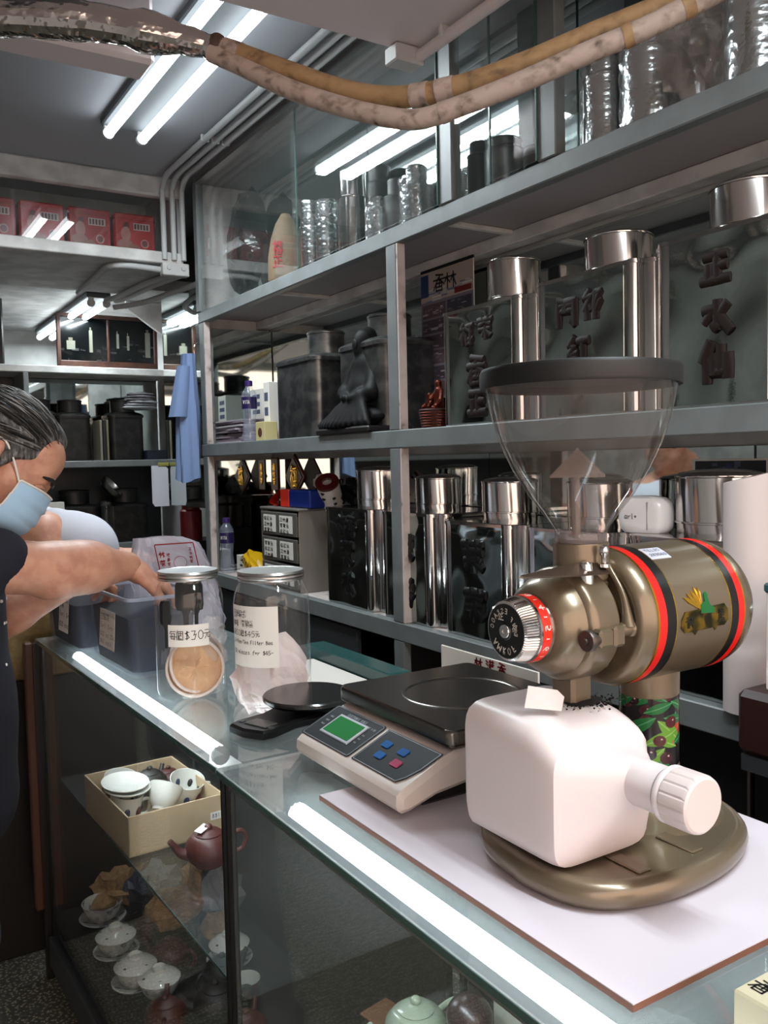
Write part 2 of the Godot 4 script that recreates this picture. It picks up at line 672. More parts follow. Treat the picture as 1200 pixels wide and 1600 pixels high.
func _ready() -> void:
	var cam := Camera3D.new()
	cam.name = "camera"
	cam.fov = rad_to_deg(2.0 * atan(800.0 / 1365.0))
	cam.near = 0.02
	cam.transform = Transform3D(Basis(Vector3(0.84743, -0.02221, 0.53044), Vector3(0.05024, 0.998, -0.03846), Vector3(-0.52853, 0.05924, 0.84685)).orthonormalized(), Vector3(0, 1.4, 0))
	add_child(cam)
	cam.current = true
	var env := Environment.new()
	env.background_mode = Environment.BG_SKY
	var skm := ProceduralSkyMaterial.new()
	skm.sky_top_color = Color(0.80, 0.80, 0.82)
	skm.sky_horizon_color = Color(1.0, 0.94, 0.92)
	skm.ground_bottom_color = Color(0.30, 0.28, 0.27)
	skm.ground_horizon_color = Color(0.40, 0.38, 0.37)
	skm.sky_energy_multiplier = SKY
	skm.ground_energy_multiplier = SKY
	var sky := Sky.new()
	sky.sky_material = skm
	env.sky = sky
	env.tonemap_mode = Environment.TONE_MAPPER_LINEAR
	env.tonemap_exposure = EXPO
	env.sdfgi_enabled = true
	env.ssao_enabled = true
	env.ssil_enabled = true
	var we := WorldEnvironment.new()
	we.name = "environment"
	we.environment = env
	add_child(we)

	var sun := DirectionalLight3D.new()
	sun.name = "sun"
	sun.light_color = Color(1.0, 0.93, 0.86)
	sun.light_energy = SUN
	sun.shadow_enabled = true
	sun.rotation_degrees = Vector3(-52, 195, 0)
	add_child(sun)

	materials()
	shell()
	shelving()
	ceiling_things()
	tins()
	shelf_things()
	upper_cabinet_things()
	back_area()
	counters()
	counter_things()
	grinder()
	jug()
	weighing_scale()
	case_things()
	people()

const SKY := 2.0
const SUN := 3.0
const EXPO := 1.08
const TUBE := 7.0
const TUBE_LIGHT := 1.6

func materials() -> void:
	M.white = mottled(mat(Color.WHITE, 0.65), noise(0.02, 4, 3), ramp2(Color(0.80, 0.79, 0.78), Color(0.70, 0.69, 0.68)), 0.9)
	M.ceiling = mat(Color(0.62, 0.62, 0.64), 0.8)
	M.wall = mottled(mat(Color.WHITE, 0.8), noise(0.015, 4, 4), ramp2(Color(0.70, 0.70, 0.69), Color(0.60, 0.60, 0.59)), 0.5)
	M.soffit = mat(Color(0.86, 0.81, 0.81), 0.7)
	M.frame = mottled(mat(Color.WHITE, 0.42), noise(0.03, 4, 5), ramp2(Color(0.45, 0.465, 0.465), Color(0.42, 0.435, 0.435)), 0.8)
	M.worn = mottled(mat(Color.WHITE, 0.7), noise(0.02, 5, 6), [[0.0, Color(0.78, 0.73, 0.71)], [0.55, Color(0.74, 0.69, 0.67)], [0.78, Color(0.66, 0.61, 0.59)], [0.88, Color(0.46, 0.41, 0.39)], [1.0, Color(0.35, 0.3, 0.28)]], 1.3)
	M.under = mat(Color(0.60, 0.57, 0.57), 0.6)
	M.mirror = mat(Color(0.82, 0.85, 0.84), 0.03, 1.0)
	M.pane = glassy(Color(0.66, 0.74, 0.72), 0.014)
	M.edge = mat(Color(0.24, 0.34, 0.32), 0.2)
	M.dark = mat(Color(0.09, 0.09, 0.10), 0.4)
	M.black = mat(Color(0.02, 0.02, 0.022), 0.35)
	M.rubber = mat(Color(0.035, 0.035, 0.037), 0.5)
	M.charcoal = mat(Color(0.17, 0.18, 0.19), 0.5)
	M.tin = bumpy(mat(Color(0.78, 0.77, 0.76), 0.13, 1.0), 0.006, 0.16, 2.2)
	M.tin_face = bumpy(mat(Color(0.66, 0.70, 0.685), 0.10, 1.0), 0.012, 0.8, 1.5)
	M.tin_bag = bumpy(mat(Color(0.70, 0.72, 0.72), 0.2, 1.0), 0.02, 0.7, 6.0)
	M.tin_old = mottled(mat(Color.WHITE, 0.34, 0.85), noise(0.02, 5, 8), ramp2(Color(0.32, 0.32, 0.32), Color(0.44, 0.44, 0.43)), 2.0)
	M.tin_dark = mottled(mat(Color.WHITE, 0.42, 0.5), noise(0.02, 5, 9), ramp2(Color(0.10, 0.095, 0.09), Color(0.16, 0.15, 0.14)), 2.0)
	M.chrome = mat(Color(0.8, 0.79, 0.78), 0.12, 1.0)
	M.steel = mat(Color(0.62, 0.60, 0.58), 0.3, 1.0)
	M.alu = mat(Color(0.72, 0.71, 0.70), 0.33, 1.0)
	M.relief = mat(Color(0.12, 0.078, 0.065), 0.6, 0.0, 0.3)
	M.relief_black = mat(Color(0.03, 0.027, 0.027), 0.35)
	M.gold_paint = mat(Color(0.46, 0.405, 0.325), 0.34, 0.55)
	M.gold_paint.clearcoat_enabled = true
	M.gold_paint.clearcoat = 0.6
	M.gold_paint.clearcoat_roughness = 0.12
	M.gold = mat(Color(0.86, 0.68, 0.25), 0.2, 1.0)
	M.red = mat(Color(0.86, 0.10, 0.08), 0.3)
	M.deep_red = mat(Color(0.30, 0.06, 0.05), 0.4)
	M.hdpe = mat(Color(0.86, 0.82, 0.82), 0.38)
	M.hdpe.subsurf_scatter_enabled = true
	M.hdpe.subsurf_scatter_strength = 0.15
	M.cream = mat(Color(0.80, 0.76, 0.73), 0.4)
	M.paper = mat(Color(0.85, 0.83, 0.80), 0.8)
	M.ink = mat(Color(0.03, 0.03, 0.035), 0.6)
	M.red_ink = mat(Color(0.52, 0.06, 0.09), 0.8)
	M.wood_brown = mottled(mat(Color.WHITE, 0.5), noise(0.02, 4, 10), ramp2(Color(0.27, 0.14, 0.08), Color(0.19, 0.09, 0.05)), 2.0)
	M.wood_dark = mat(Color(0.075, 0.055, 0.05), 0.45)
	M.housing = mat(Color(0.30, 0.31, 0.32), 0.6)
	M.clay = mat(Color(0.27, 0.10, 0.075), 0.45)
	M.clay_dark = mat(Color(0.10, 0.08, 0.075), 0.5)
	M.porcelain = mat(Color(0.82, 0.82, 0.79), 0.12)
	M.porcelain_blue = mottled(mat(Color.WHITE, 0.14), noise(0.02, 1, 11), [[0.0, Color(0.80, 0.80, 0.77)], [0.76, Color(0.78, 0.78, 0.76)], [0.80, Color(0.38, 0.42, 0.48)], [1.0, Color(0.22, 0.25, 0.33)]], 5.0)
	M.card = mat(Color(0.66, 0.58, 0.46), 0.8)
	M.kraft = mottled(mat(Color.WHITE, 0.85), noise(0.03, 4, 12), ramp2(Color(0.62, 0.49, 0.33), Color(0.50, 0.38, 0.25)), 6.0)
	M.case_tube = glow(Color(0.93, 0.98, 1.0), TUBE * 0.9)
	M.tube = glow(Color(0.93, 0.98, 1.0), TUBE)
	M.conduit = mat(Color(0.68, 0.68, 0.68), 0.5)
	M.blue_cloth = mat(Color(0.44, 0.52, 0.67), 0.9)
	M.skin = mottled(mat(Color.WHITE, 0.5), noise(0.02, 4, 13), ramp2(Color(0.76, 0.56, 0.46), Color(0.68, 0.47, 0.385)), 4.0)
	M.skin.subsurf_scatter_enabled = true
	M.skin.subsurf_scatter_strength = 0.12
	M.terrazzo = mottled(mat(Color.WHITE, 0.5), noise(0.09, 2, 14, FastNoiseLite.TYPE_CELLULAR), [[0.0, Color(0.78, 0.76, 0.67)], [0.26, Color(0.62, 0.60, 0.53)], [0.38, Color(0.34, 0.34, 0.31)], [0.75, Color(0.27, 0.27, 0.25)], [1.0, Color(0.46, 0.44, 0.38)]], 1.9, 512)

func boxm(c: Vector3, s: Vector3, ch := 0.0) -> MB:
	return MB.new().box(c, s, ch)

# from one corner to the other
func span(a: Vector3, b: Vector3, ch := 0.0) -> MB:
	return boxm((a + b) / 2.0, (b - a).abs(), ch)

func shell() -> void:
	struct("floor", span(Vector3(-1.7, -0.12, 1.0), Vector3(2.0, 0, -7.2)), M.terrazzo)
	struct("ceiling", span(Vector3(-1.7, 2.757, 1.1), Vector3(2.0, 2.88, -7.2)), M.ceiling)
	struct("wall_right", span(Vector3(1.87, 0, 1.1), Vector3(2.0, 2.757, -7.2)), M.wall)
	struct("wall_left", span(Vector3(-1.7, 0, 1.1), Vector3(-1.55, 2.757, -7.2)), M.white)
	struct("wall_back", span(Vector3(-1.55, 0, -7.2), Vector3(1.87, 2.757, -6.80)), M.wall)
	struct("wall_front", span(Vector3(-1.55, 2.42, 0.96), Vector3(1.87, 2.757, 1.1)), M.wall)
	# the lowered slab over the front of the shop, and the lower ceiling of the back room
	struct("ceiling_front", span(Vector3(-1.55, 2.5, 0.96), Vector3(1.40, 2.60, -2.02), 0.006), M.soffit)
	struct("ceiling_rear", span(Vector3(-1.55, 2.395, -4.96), Vector3(1.87, 2.46, -6.80)), M.white)
	struct("trim_1", span(Vector3(-1.55, 2.665, -4.10), Vector3(1.46, 2.757, -4.16), 0.008), M.white)
	struct("wall_street", span(Vector3(-9, -0.04, 8.0), Vector3(9, 7.0, 8.6)), mat(Color(0.86, 0.80, 0.76), 0.8))
	struct("ground", span(Vector3(-8, -0.2, 1.0), Vector3(9, -0.04, 8.6)), mat(Color(0.44, 0.42, 0.41), 0.9))

func shelving() -> void:
	var s := thing("shelving_unit", "grey painted wall shelving with mirrored back and glazed upper cupboard", "shelving", Vector3(1.5, 0, -2.2))
	var L := func(a: Vector3, b: Vector3, ch := 0.0) -> MB: return span(a - Vector3(1.5, 0, -2.2), b - Vector3(1.5, 0, -2.2), ch)
	var z0 := -4.05
	var z1 := -0.3
	for q in [[0.821, 0.88, M.worn], [1.437, 1.494, M.frame], [2.07, 2.121, M.frame]]:
		part("beam", L.call(Vector3(1.5, q[0], z0), Vector3(1.535, q[1], z1), 0.003), M.frame, s)
		part("shelf_board", L.call(Vector3(1.535, q[1] - 0.022, z0), Vector3(1.868, q[1] - 0.001, z1)), M.worn if q[2] == M.worn else M.under, s)
	part("top_board", L.call(Vector3(1.5, 2.73, z0), Vector3(1.868, 2.755, z1)), M.under, s)
	for p in [[-2.363, 0.0, 2.07], [-4.04, 0.0, 2.07]]:
		part("post", L.call(Vector3(1.501, p[1], p[0]), Vector3(1.531, 0.821, p[0] + 0.058), 0.003), M.frame, s)
		part("post", L.call(Vector3(1.501, 0.88, p[0]), Vector3(1.531, 1.437, p[0] + 0.058), 0.003), M.frame, s)
		part("post", L.call(Vector3(1.501, 1.494, p[0]), Vector3(1.531, 2.07, p[0] + 0.058), 0.003), M.frame, s)
		for y in [[0.88, 1.437], [1.494, 2.07]]:
			part("post_lining", L.call(Vector3(1.502, y[0], p[0] + 0.058), Vector3(1.532, y[1], p[0] + 0.066), 0.002), M.worn, s)
	for p in [[-2.07, -2.0], [-1.65, -1.585]]:
		part("post", L.call(Vector3(1.495, 2.121, p[0]), Vector3(1.53, 2.73, p[1]), 0.003), M.frame, s)
	part("post", L.call(Vector3(1.495, 2.121, -4.05), Vector3(1.53, 2.73, -4.005), 0.003), M.frame, s)
	# mirrors at the back of the open shelves, and across the far end of them
	for m in [[-3.98, -2.30], [-2.30, -1.30], [-1.296, -0.3]]:
		for y in [[0.885, 1.415], [1.5, 2.045]]:
			part("mirror_panel", L.call(Vector3(1.858, y[0], m[0]), Vector3(1.867, y[1], m[1] - 0.003)), M.mirror, s, "mirror panel")
	for y in [[0.885, 1.415], [1.5, 2.045]]:
		part("mirror_panel", L.call(Vector3(1.55, y[0], -3.998), Vector3(1.858, y[1], -3.99)), M.mirror, s, "mirror panel")
	part("end_panel", L.call(Vector3(1.53, 0, -4.062), Vector3(1.868, 2.755, -4.047)), M.white, s)
	# glazed cupboard under the ceiling
	for m in [[-4.0, -2.04], [-2.04, -0.3]]:
		part("cupboard_mirror", L.call(Vector3(1.665, 2.123, m[0]), Vector3(1.672, 2.728, m[1] - 0.003)), M.mirror, s, "mirror panel")
	for g in [[-4.0, -2.98, 1.505], [-2.99, -2.06, 1.490], [-2.0, -1.84, 1.503], [-1.85, -1.645, 1.490], [-1.02, -0.3, 1.492]]:
		part("glass_door", L.call(Vector3(g[2], 2.124, g[0]), Vector3(g[2] + 0.004, 2.729, g[1])), M.pane, s, "sliding glass door")
		part("glass_edge", L.call(Vector3(g[2] - 0.0006, 2.124, g[1] - 0.0045), Vector3(g[2] + 0.0046, 2.729, g[1] + 0.0002)), M.edge, s)
	part("door_track", L.call(Vector3(1.486, 2.712, -4.0), Vector3(1.515, 2.73, -1.64)), M.alu, s)
	# cleats and battens under the top shelf
	part("cleat", L.call(Vector3(1.80, 2.058, z0), Vector3(1.858, 2.098, z1), 0.003), M.white, s)
	for z in [-3.3, -2.12]:
		part("batten", L.call(Vector3(1.54, 2.085, z), Vector3(1.80, 2.099, z + 0.022), 0.002), M.white, s)
	# the cupboards below
	part("cupboard_back", L.call(Vector3(1.85, 0, z0), Vector3(1.868, 0.80, z1)), M.dark, s)
	part("cupboard_floor", L.call(Vector3(1.51, 0.05, z0), Vector3(1.85, 0.08, z1)), M.dark, s)
	for d in [[-3.97, -3.2], [-3.19, -2.62]]:
		part("cupboard_door", L.call(Vector3(1.512, 0.09, d[0]), Vector3(1.532, 0.812, d[1]), 0.004), M.charcoal, s)
	for d in [[-1.93, -1.52], [-1.51, -1.1], [-1.09, -0.5]]:
		part("cupboard_door", L.call(Vector3(1.555, 0.09, d[0]), Vector3(1.575, 0.812, d[1]), 0.004), M.dark, s)
	part("cupboard_divider", L.call(Vector3(1.54, 0.08, -2.345), Vector3(1.85, 0.80, -2.325)), M.dark, s)

func fixture(called: String, label: String, at: Vector3, gap: float, ln: float, energy: float) -> Node3D:
	var t := thing(called, label, "light", at)
	var b := boxm(Vector3(0, 0.045, 0), Vector3(gap + 0.05, 0.03, ln + 0.02), 0.006)
	part("batten_housing", b, M.housing, t)
	for sx in [-1.0, 1.0]:
		var tb := part("tube", MB.new().lathe(pv([0, 0, 0.017, 0, 0.019, 0.004, 0.019, ln - 0.03 - 0.004, 0.017, ln - 0.03, 0, ln - 0.03]), 14, along(Vector3(0, 0, 1), Vector3(sx * gap / 2, 0, -ln / 2 + 0.015))), M.tube, t, "glowing fluorescent tube")
		for sz in [-1.0, 1.0]:
			part("end_cap", MB.new().lathe(pv([0, 0, 0.022, 0, 0.022, 0.02, 0, 0.02]), 14, along(Vector3(0, 0, sz), Vector3(sx * gap / 2, 0, sz * (ln / 2 - 0.014)))), M.conduit, tb)
			part("lamp_holder", boxm(Vector3(sx * gap / 2, 0.018, sz * ln / 2), Vector3(0.03, 0.05, 0.014), 0.003), M.white, t)
		var al := AreaLight3D.new()
		al.name = "tube_light"
		al.area_size = Vector2(0.036, ln - 0.05)
		al.light_color = Color(0.93, 0.98, 1.0)
		al.light_energy = energy
		al.area_range = 12.0
		al.shadow_enabled = true
		al.transform = Transform3D(Basis.from_euler(Vector3(-PI / 2, 0, 0)), Vector3(sx * gap / 2, -0.024, 0))
		t.add_child(al, true)
	return t

func ceiling_things() -> void:
	fixture("ceiling_light", "twin fluorescent tube fitting on the ceiling behind the hanging pipes", Vector3(1.03, 2.695, -2.92), 0.133, 1.2, TUBE_LIGHT)
	fixture("ceiling_light", "twin fluorescent tube fitting under the lowered front ceiling above the grinder, out of the picture", Vector3(0.75, 2.45, -0.05), 0.12, 1.2, TUBE_LIGHT * 0.9)
	# white housing of the air conditioner and the foil covered duct in front of it
	var ac := thing("air_conditioner", "long white air conditioner casing hung below ceiling behind foil duct", "air conditioner", Vector3(0.2, 2.5, -2.48))
	part("casing", boxm(Vector3(0, 0.1, 0), Vector3(1.2, 0.2, 0.13), 0.012), M.soffit, ac)
	part("outlet_grille", boxm(Vector3(0, 0.05, 0.068), Vector3(1.1, 0.02, 0.01), 0.003), M.charcoal, ac)
	for x in [-0.15, 0.12]:
		part("hanger", boxm(Vector3(x, 0.15, 0.07), Vector3(0.02, 0.26, 0.016), 0.003), M.conduit, ac)
	var foil := bumpy(mat(Color(0.80, 0.77, 0.75), 0.16, 1.0), 0.02, 1.3, 3.2)
	var fp := curve(p3([-0.2, 2.46, -2.48, 0.1, 2.43, -2.30, 0.36, 2.408, -2.15, 0.541, 2.389, -2.034, 0.732, 2.337, -1.911, 0.765, 2.325, -1.892]), 40)
	var fr := []
	var rng := RandomNumberGenerator.new()
	rng.seed = 3
	for i in fp.size():
		fr.push_back(0.042 + rng.randf_range(-0.005, 0.005) - (0.012 if i > 36 else 0.0))
	var fm := MB.new().tube(fp, fr, 16)
	fm.smooth = 20.0
	single("foil_duct", fm, foil, "crumpled silver foil duct sleeve under the ceiling at upper left", "duct")
	var ochre := mottled(mat(Color.WHITE, 0.7), noise(0.03, 5, 21), [[0.0, Color(0.60, 0.47, 0.33)], [0.5, Color(0.64, 0.51, 0.36)], [0.74, Color(0.54, 0.41, 0.28)], [0.86, Color(0.26, 0.19, 0.14)], [1.0, Color(0.2, 0.15, 0.11)]], 2.2)
	var pink := mottled(mat(Color.WHITE, 0.7), noise(0.04, 5, 22), [[0.0, Color(0.68, 0.60, 0.56)], [0.55, Color(0.70, 0.62, 0.57)], [0.74, Color(0.55, 0.47, 0.42)], [0.86, Color(0.28, 0.22, 0.19)], [1.0, Color(0.22, 0.18, 0.16)]], 2.2)
	var pa := thing("insulated_pipe", "ochre foam insulated pipe, upper one of two hanging pipes", "pipe", Vector3(0.762, 2.331, -1.892))
	var c1 := curve(p3(PIPE_A), 60)
	for i in c1.size():
		c1[i] -= pa.position
	part("foam_sleeve", MB.new().tube(c1, 0.0225, 14), ochre, pa)
	for k in [2, 27, 30]:
		part("tape_band", MB.new().tube(PackedVector3Array([c1[k], c1[k + 1], c1[k + 2]]), 0.0245, 14), pink if k < 40 else M.charcoal, pa)
	var pb := thing("insulated_pipe", "dirty pinkish white insulated pipe, lower one of two hanging pipes", "pipe", Vector3(0.751, 2.312, -1.886))
	var c2 := curve(p3(PIPE_B), 60)
	for i in c2.size():
		c2[i] -= pb.position
	part("foam_sleeve", MB.new().tube(c2, 0.0205, 14), pink, pb)
	for k in [31, 50, 56]:
		part("tape_band", MB.new().tube(PackedVector3Array([c2[k], c2[k + 1]]), 0.0218, 14), ochre if k > 40 else pink, pb)
	single("wrap_bundle", MB.new().ball(Vector3.ZERO, Vector3(0.026, 0.034, 0.028), 12, 8), bumpy(mat(Color(0.30, 0.22, 0.19), 0.6), 0.03, 1.2, 8.0), "brown wrapped joint where the foil duct meets the two pipes", "joint", Vector3(0.765, 2.322, -1.885))
	# conduits along the glazed cupboard top, turning down its end
	for q in 3:
		var x := 1.445 - q * 0.045
		var y := 2.735
		var zt := -4.085 - 0.005 * q
		var path := curve(p3([x, y, -1.2, x, y, -2.5, x, y, zt + 0.12, x + 0.005, y - 0.03, zt + 0.02, x + 0.01, y - 0.12, zt, x + 0.01, 2.5, zt, x + 0.01, 2.37, zt]), 50)
		var cd := single("conduit", MB.new().tube(path, 0.013, 10), M.conduit, ["white conduit nearest the glazed cupboard, running under ceiling and down its end", "white conduit in the middle of the three along the cupboard top", "white conduit furthest from the glazed cupboard along the ceiling"][q], "conduit", Vector3.ZERO, 0.0)
		for z in [-2.35, -2.9, -3.5]:
			part("clip", boxm(Vector3(x, y + 0.006, z), Vector3(0.036, 0.03, 0.012), 0.003), M.white, cd)
	var jb := thing("junction_box", "small white junction box under the loft where conduits meet", "junction box", Vector3(1.42, 2.33, -4.12))
	part("box", boxm(Vector3(0, 0, 0), Vector3(0.13, 0.06, 0.05), 0.004), M.white, jb)
	for x in [-0.035, 0.035]:
		part("screw_boss", MB.new().lathe(pv([0, 0, 0.012, 0, 0.01, 0.005, 0, 0.006]), 10, along(Vector3(0, 0, 1), Vector3(x, 0.005, 0.025))), M.conduit, jb)
	for q in 4:
		var path := curve(p3([[1.37, 2.33, -4.14, 1.2, 2.335, -4.14, 1.13, 2.335, -4.2, 1.15, 2.335, -4.9], [1.46, 2.335, -4.2, 1.40, 2.335, -4.5, 1.36, 2.33, -4.9, 1.33, 2.33, -5.02], [1.5, 2.335, -4.2, 1.45, 2.335, -4.5, 1.41, 2.33, -4.9, 1.38, 2.33, -5.02], [1.62, 2.31, -4.15, 1.56, 2.31, -4.5, 1.5, 2.31, -4.9, 1.38, 2.30, -5.06]][q]), 30)
		single("conduit", MB.new().tube(path, 0.015, 10), M.conduit, ["grey conduit bending along the loft underside to its back edge", "grey conduit under the loft, left of the three bound for the back room", "grey conduit under the loft, middle of the three bound for the back room", "thick grey conduit under the loft, right of the three bound for the back room"][q], "conduit")
	# soffit edge: box and conduit
	var jb2 := thing("junction_box", "white junction box at the corner of the lowered front ceiling", "junction box", Vector3(1.345, 2.475, -2.0))
	part("box", boxm(Vector3.ZERO, Vector3(0.09, 0.045, 0.06), 0.004), M.white, jb2)
	var sc := single("conduit", MB.new().tube(curve(p3([1.375, 2.475, -1.98, 1.375, 2.475, -1.6, 1.375, 2.475, -1.1, 1.375, 2.475, -0.4]), 20), 0.016, 10), M.soffit, "pinkish white conduit running along the edge of lowered front ceiling", "conduit")
	for z in [-1.85, -1.6]:
		part("clip", boxm(Vector3(1.375, 2.487, z), Vector3(0.045, 0.03, 0.014), 0.003), M.white, sc)

const PIPE_A := [0.762, 2.331, -1.892, 0.801, 2.302, -1.842, 0.875, 2.248, -1.757, 0.953, 2.194, -1.669, 1.016, 2.163, -1.592, 1.062, 2.150, -1.515, 1.127, 2.156, -1.428, 1.199, 2.178, -1.337, 1.278, 2.210, -1.243, 1.363, 2.241, -1.145, 1.429, 2.273, -1.082]
const PIPE_B := [0.751, 2.312, -1.886, 0.802, 2.269, -1.828, 0.864, 2.203, -1.737, 0.936, 2.147, -1.641, 0.992, 2.107, -1.556, 1.036, 2.088, -1.492, 1.090, 2.101, -1.424, 1.162, 2.126, -1.333, 1.230, 2.155, -1.245, 1.303, 2.184, -1.154, 1.349, 2.208, -1.104, 1.403, 2.238, -1.049]
# [ 0.36   2.408 -2.149]
# [ 0.541  2.389 -2.034]
# [ 0.732  2.337 -1.911]
# ---------- tea tins ----------
# outline of a square tin whose corners are two half columns with a notch between
func tin_outline(hx: float, hz: float, c: float, bulge := 0.34, n := 7) -> PackedVector2Array:
	var p := PackedVector2Array()
	for q in 4:
		var sx := 1.0 if q == 0 or q == 3 else -1.0
		var sz := 1.0 if q < 2 else -1.0
		var a := Vector2(sx * hx, sz * (hz - c))
		var b := Vector2(sx * (hx - c), sz * hz)
		var m := Vector2(sx * (hx - c * 0.40), sz * (hz - c * 0.40))
		if q == 1 or q == 3:
			var t := a
			a = b
			b = t
		for sgm in [[a, m], [m, b]]:
			var d: Vector2 = sgm[1] - sgm[0]
			var nn := Vector2(d.y, -d.x).normalized()
			if nn.dot(Vector2(sx, sz)) < 0:
				nn = -nn
			for k in n:
				var t := float(k) / n
				p.push_back(sgm[0] + d * t + nn * (sin(PI * t) * d.length() * bulge))
		p.push_back(b)
	return p

func neck_profile(r: float, h: float) -> PackedVector2Array:
	return pv([0, 0, r * 0.98, 0, r * 0.98, h * 0.20, r * 1.02, h * 0.21, r * 1.02, h * 0.235, r * 0.99, h * 0.245])

func lid_profile(r: float, h: float, dome := 0.012) -> PackedVector2Array:
	return pv([0, h * 0.24, r, h * 0.24, r, h * 0.26, r, h * 0.93, r * 1.025, h * 0.94, r * 1.03, h * 0.965, r * 1.01, h * 0.985, r * 0.97, h * 0.985, r * 0.9, h * 0.985 + dome * 0.35, r * 0.55, h * 0.985 + dome * 0.8, 0, h * 0.985 + dome])

# x half, z half, body height; neck radius, neck height; characters as [glyph, z right(+)/left, y, size]
func square_tin(label: String, at: Vector3, hx: float, hz: float, h: float, nr: float, nh: float, chars: Array, face: Material, rel: Material, group: String, c := 0.064) -> Node3D:
	var t := thing("tea_tin", label, "tea tin", at, 0.0, group)
	var o := tin_outline(hx, hz, c)
	var b := MB.new()
	b.smooth = 34.0
	b.loft([ring(o, 0.0, Vector2(0.985, 0.985)), ring(o, 0.006), ring(o, h - 0.004), ring(o, h, Vector2(0.985, 0.985))], true, true)
	part("body", b, M.tin, t)
	# the flat pressed panel of the face
	part("face_panel", boxm(Vector3(-hx - 0.0005, h / 2, 0), Vector3(0.002, h - 0.012, (hz - c) * 2 + 0.004), 0.0008), face, t)
	part("face_panel", boxm(Vector3(0, h / 2, hz + 0.0005), Vector3((hx - c) * 2 + 0.004, h - 0.012, 0.002), 0.0008), face, t)
	var rim := MB.new()
	rim.loft([ring(o, h - 0.008, Vector2(1.012, 1.012)), ring(o, h + 0.001, Vector2(1.012, 1.012)), ring(o, h + 0.003, Vector2(0.99, 0.99))], true, true)
	part("rim", rim, M.tin, t)
	var nk := part("neck", MB.new().lathe(neck_profile(nr, nh), 40, at_(0, h, -0.025)), M.tin, t)
	part("lid", MB.new().lathe(lid_profile(nr, nh), 40, at_(0, h, -0.025)), M.tin, nk)
	var bs := Basis(Vector3(0, 0, 1), Vector3(0, 1, 0), Vector3(-1, 0, 0))
	for k in chars.size():
		var q: Array = chars[k]
		var m := relief(q[0], Vector2(q[3], q[3]), q[4] if q.size() > 4 else q[3] * 0.10, Transform3D(bs, Vector3(-hx - 0.001, q[2], q[1])), 0.55, k)
		part("character", m, rel, t, "raised dark character")
	return t

func tins() -> void:
	var g1 := "bright square tea tins along the middle shelf"
	var y := 1.494
	square_tin("bright square tea tin with four raised brown characters beside the hanging calendar", Vector3(1.68, y, -1.9325), 0.15, 0.2005, 0.329, 0.076, 0.140, [["福", -0.055, 0.255, 0.055], ["茶", 0.03, 0.262, 0.055], ["香", -0.01, 0.15, 0.07], ["正", -0.01, 0.06, 0.07]], M.tin_face, M.relief, g1)
	square_tin("bright square tea tin with three raised brown characters, second on the middle shelf", Vector3(1.68, y, -1.535), 0.15, 0.192, 0.342, 0.083, 0.105, [["門", -0.055, 0.255, 0.062], ["祁", 0.035, 0.262, 0.062], ["紅", -0.015, 0.155, 0.066]], M.tin_face, M.relief, g1)
	square_tin("largest bright square tea tin, its three brown characters in a column, by the right edge", Vector3(1.68, y, -1.160), 0.15, 0.180, 0.358, 0.085, 0.112, [["正", 0.0, 0.280, 0.062], ["水", 0.0, 0.185, 0.066], ["仙", 0.0, 0.09, 0.075]], M.tin_face, M.relief, g1)
	square_tin("bright square tea tin beyond the right edge tin on the middle shelf", Vector3(1.68, y, -0.77), 0.15, 0.188, 0.35, 0.083, 0.11, [["香", 0.0, 0.25, 0.07], ["茶", 0.0, 0.12, 0.07]], M.tin_face, M.relief, g1)
	var g2 := "bright square tea tins along the lower shelf"
	y = 0.88
	square_tin("bright square tea tin beside the plastic drawers, its black characters seen edge on", Vector3(1.68, y, -2.70), 0.15, 0.19, 0.35, 0.08, 0.14, [["香", 0.03, 0.29, 0.06], ["福", -0.04, 0.29, 0.06], ["茶", 0.0, 0.19, 0.08], ["水", 0.0, 0.09, 0.08]], M.tin_face, M.relief_black, g2)
	square_tin("bright square tea tin just right of the middle post on the lower shelf", Vector3(1.68, y, -2.325), 0.15, 0.17, 0.35, 0.076, 0.112, [["葉", 0.0, 0.24, 0.08], ["香", 0.0, 0.10, 0.08]], M.tin_face, M.relief_black, g2)
	square_tin("bright square tea tin with black characters directly behind the grinder's dial", Vector3(1.68, y, -1.964), 0.15, 0.178, 0.335, 0.083, 0.12, [["葉", -0.01, 0.24, 0.085], ["茶", 0.0, 0.10, 0.085]], M.tin_face, M.relief_black, g2)
	square_tin("bright square tea tin hidden mostly behind the grinder's hopper neck", Vector3(1.68, y, -1.605), 0.15, 0.172, 0.335, 0.083, 0.12, [["水", 0.0, 0.2, 0.08]], M.tin_face, M.relief_black, g2)
	square_tin("bright square tea tin under the white camera, wide lidded neck beside the paper roll", Vector3(1.68, y, -1.239), 0.15, 0.185, 0.335, 0.095, 0.14, [["茶", 0.0, 0.2, 0.08]], M.tin_face, M.relief_black, g2)
	# old pewter coloured tins on the far part of the middle shelf
	var g3 := "old dull tea tins on the middle shelf"
	old_tin("old dull grey square tea tin with round neck beside the dark seated statue", Vector3(1.68, 1.494, -3.10), 0.15, 0.175, 0.325, 0.074, 0.10, M.tin_old, g3)
	old_tin("old dull grey square tea tin standing behind the dark seated statue", Vector3(1.70, 1.494, -2.66), 0.13, 0.16, 0.335, 0.078, 0.09, M.tin_old, g3)

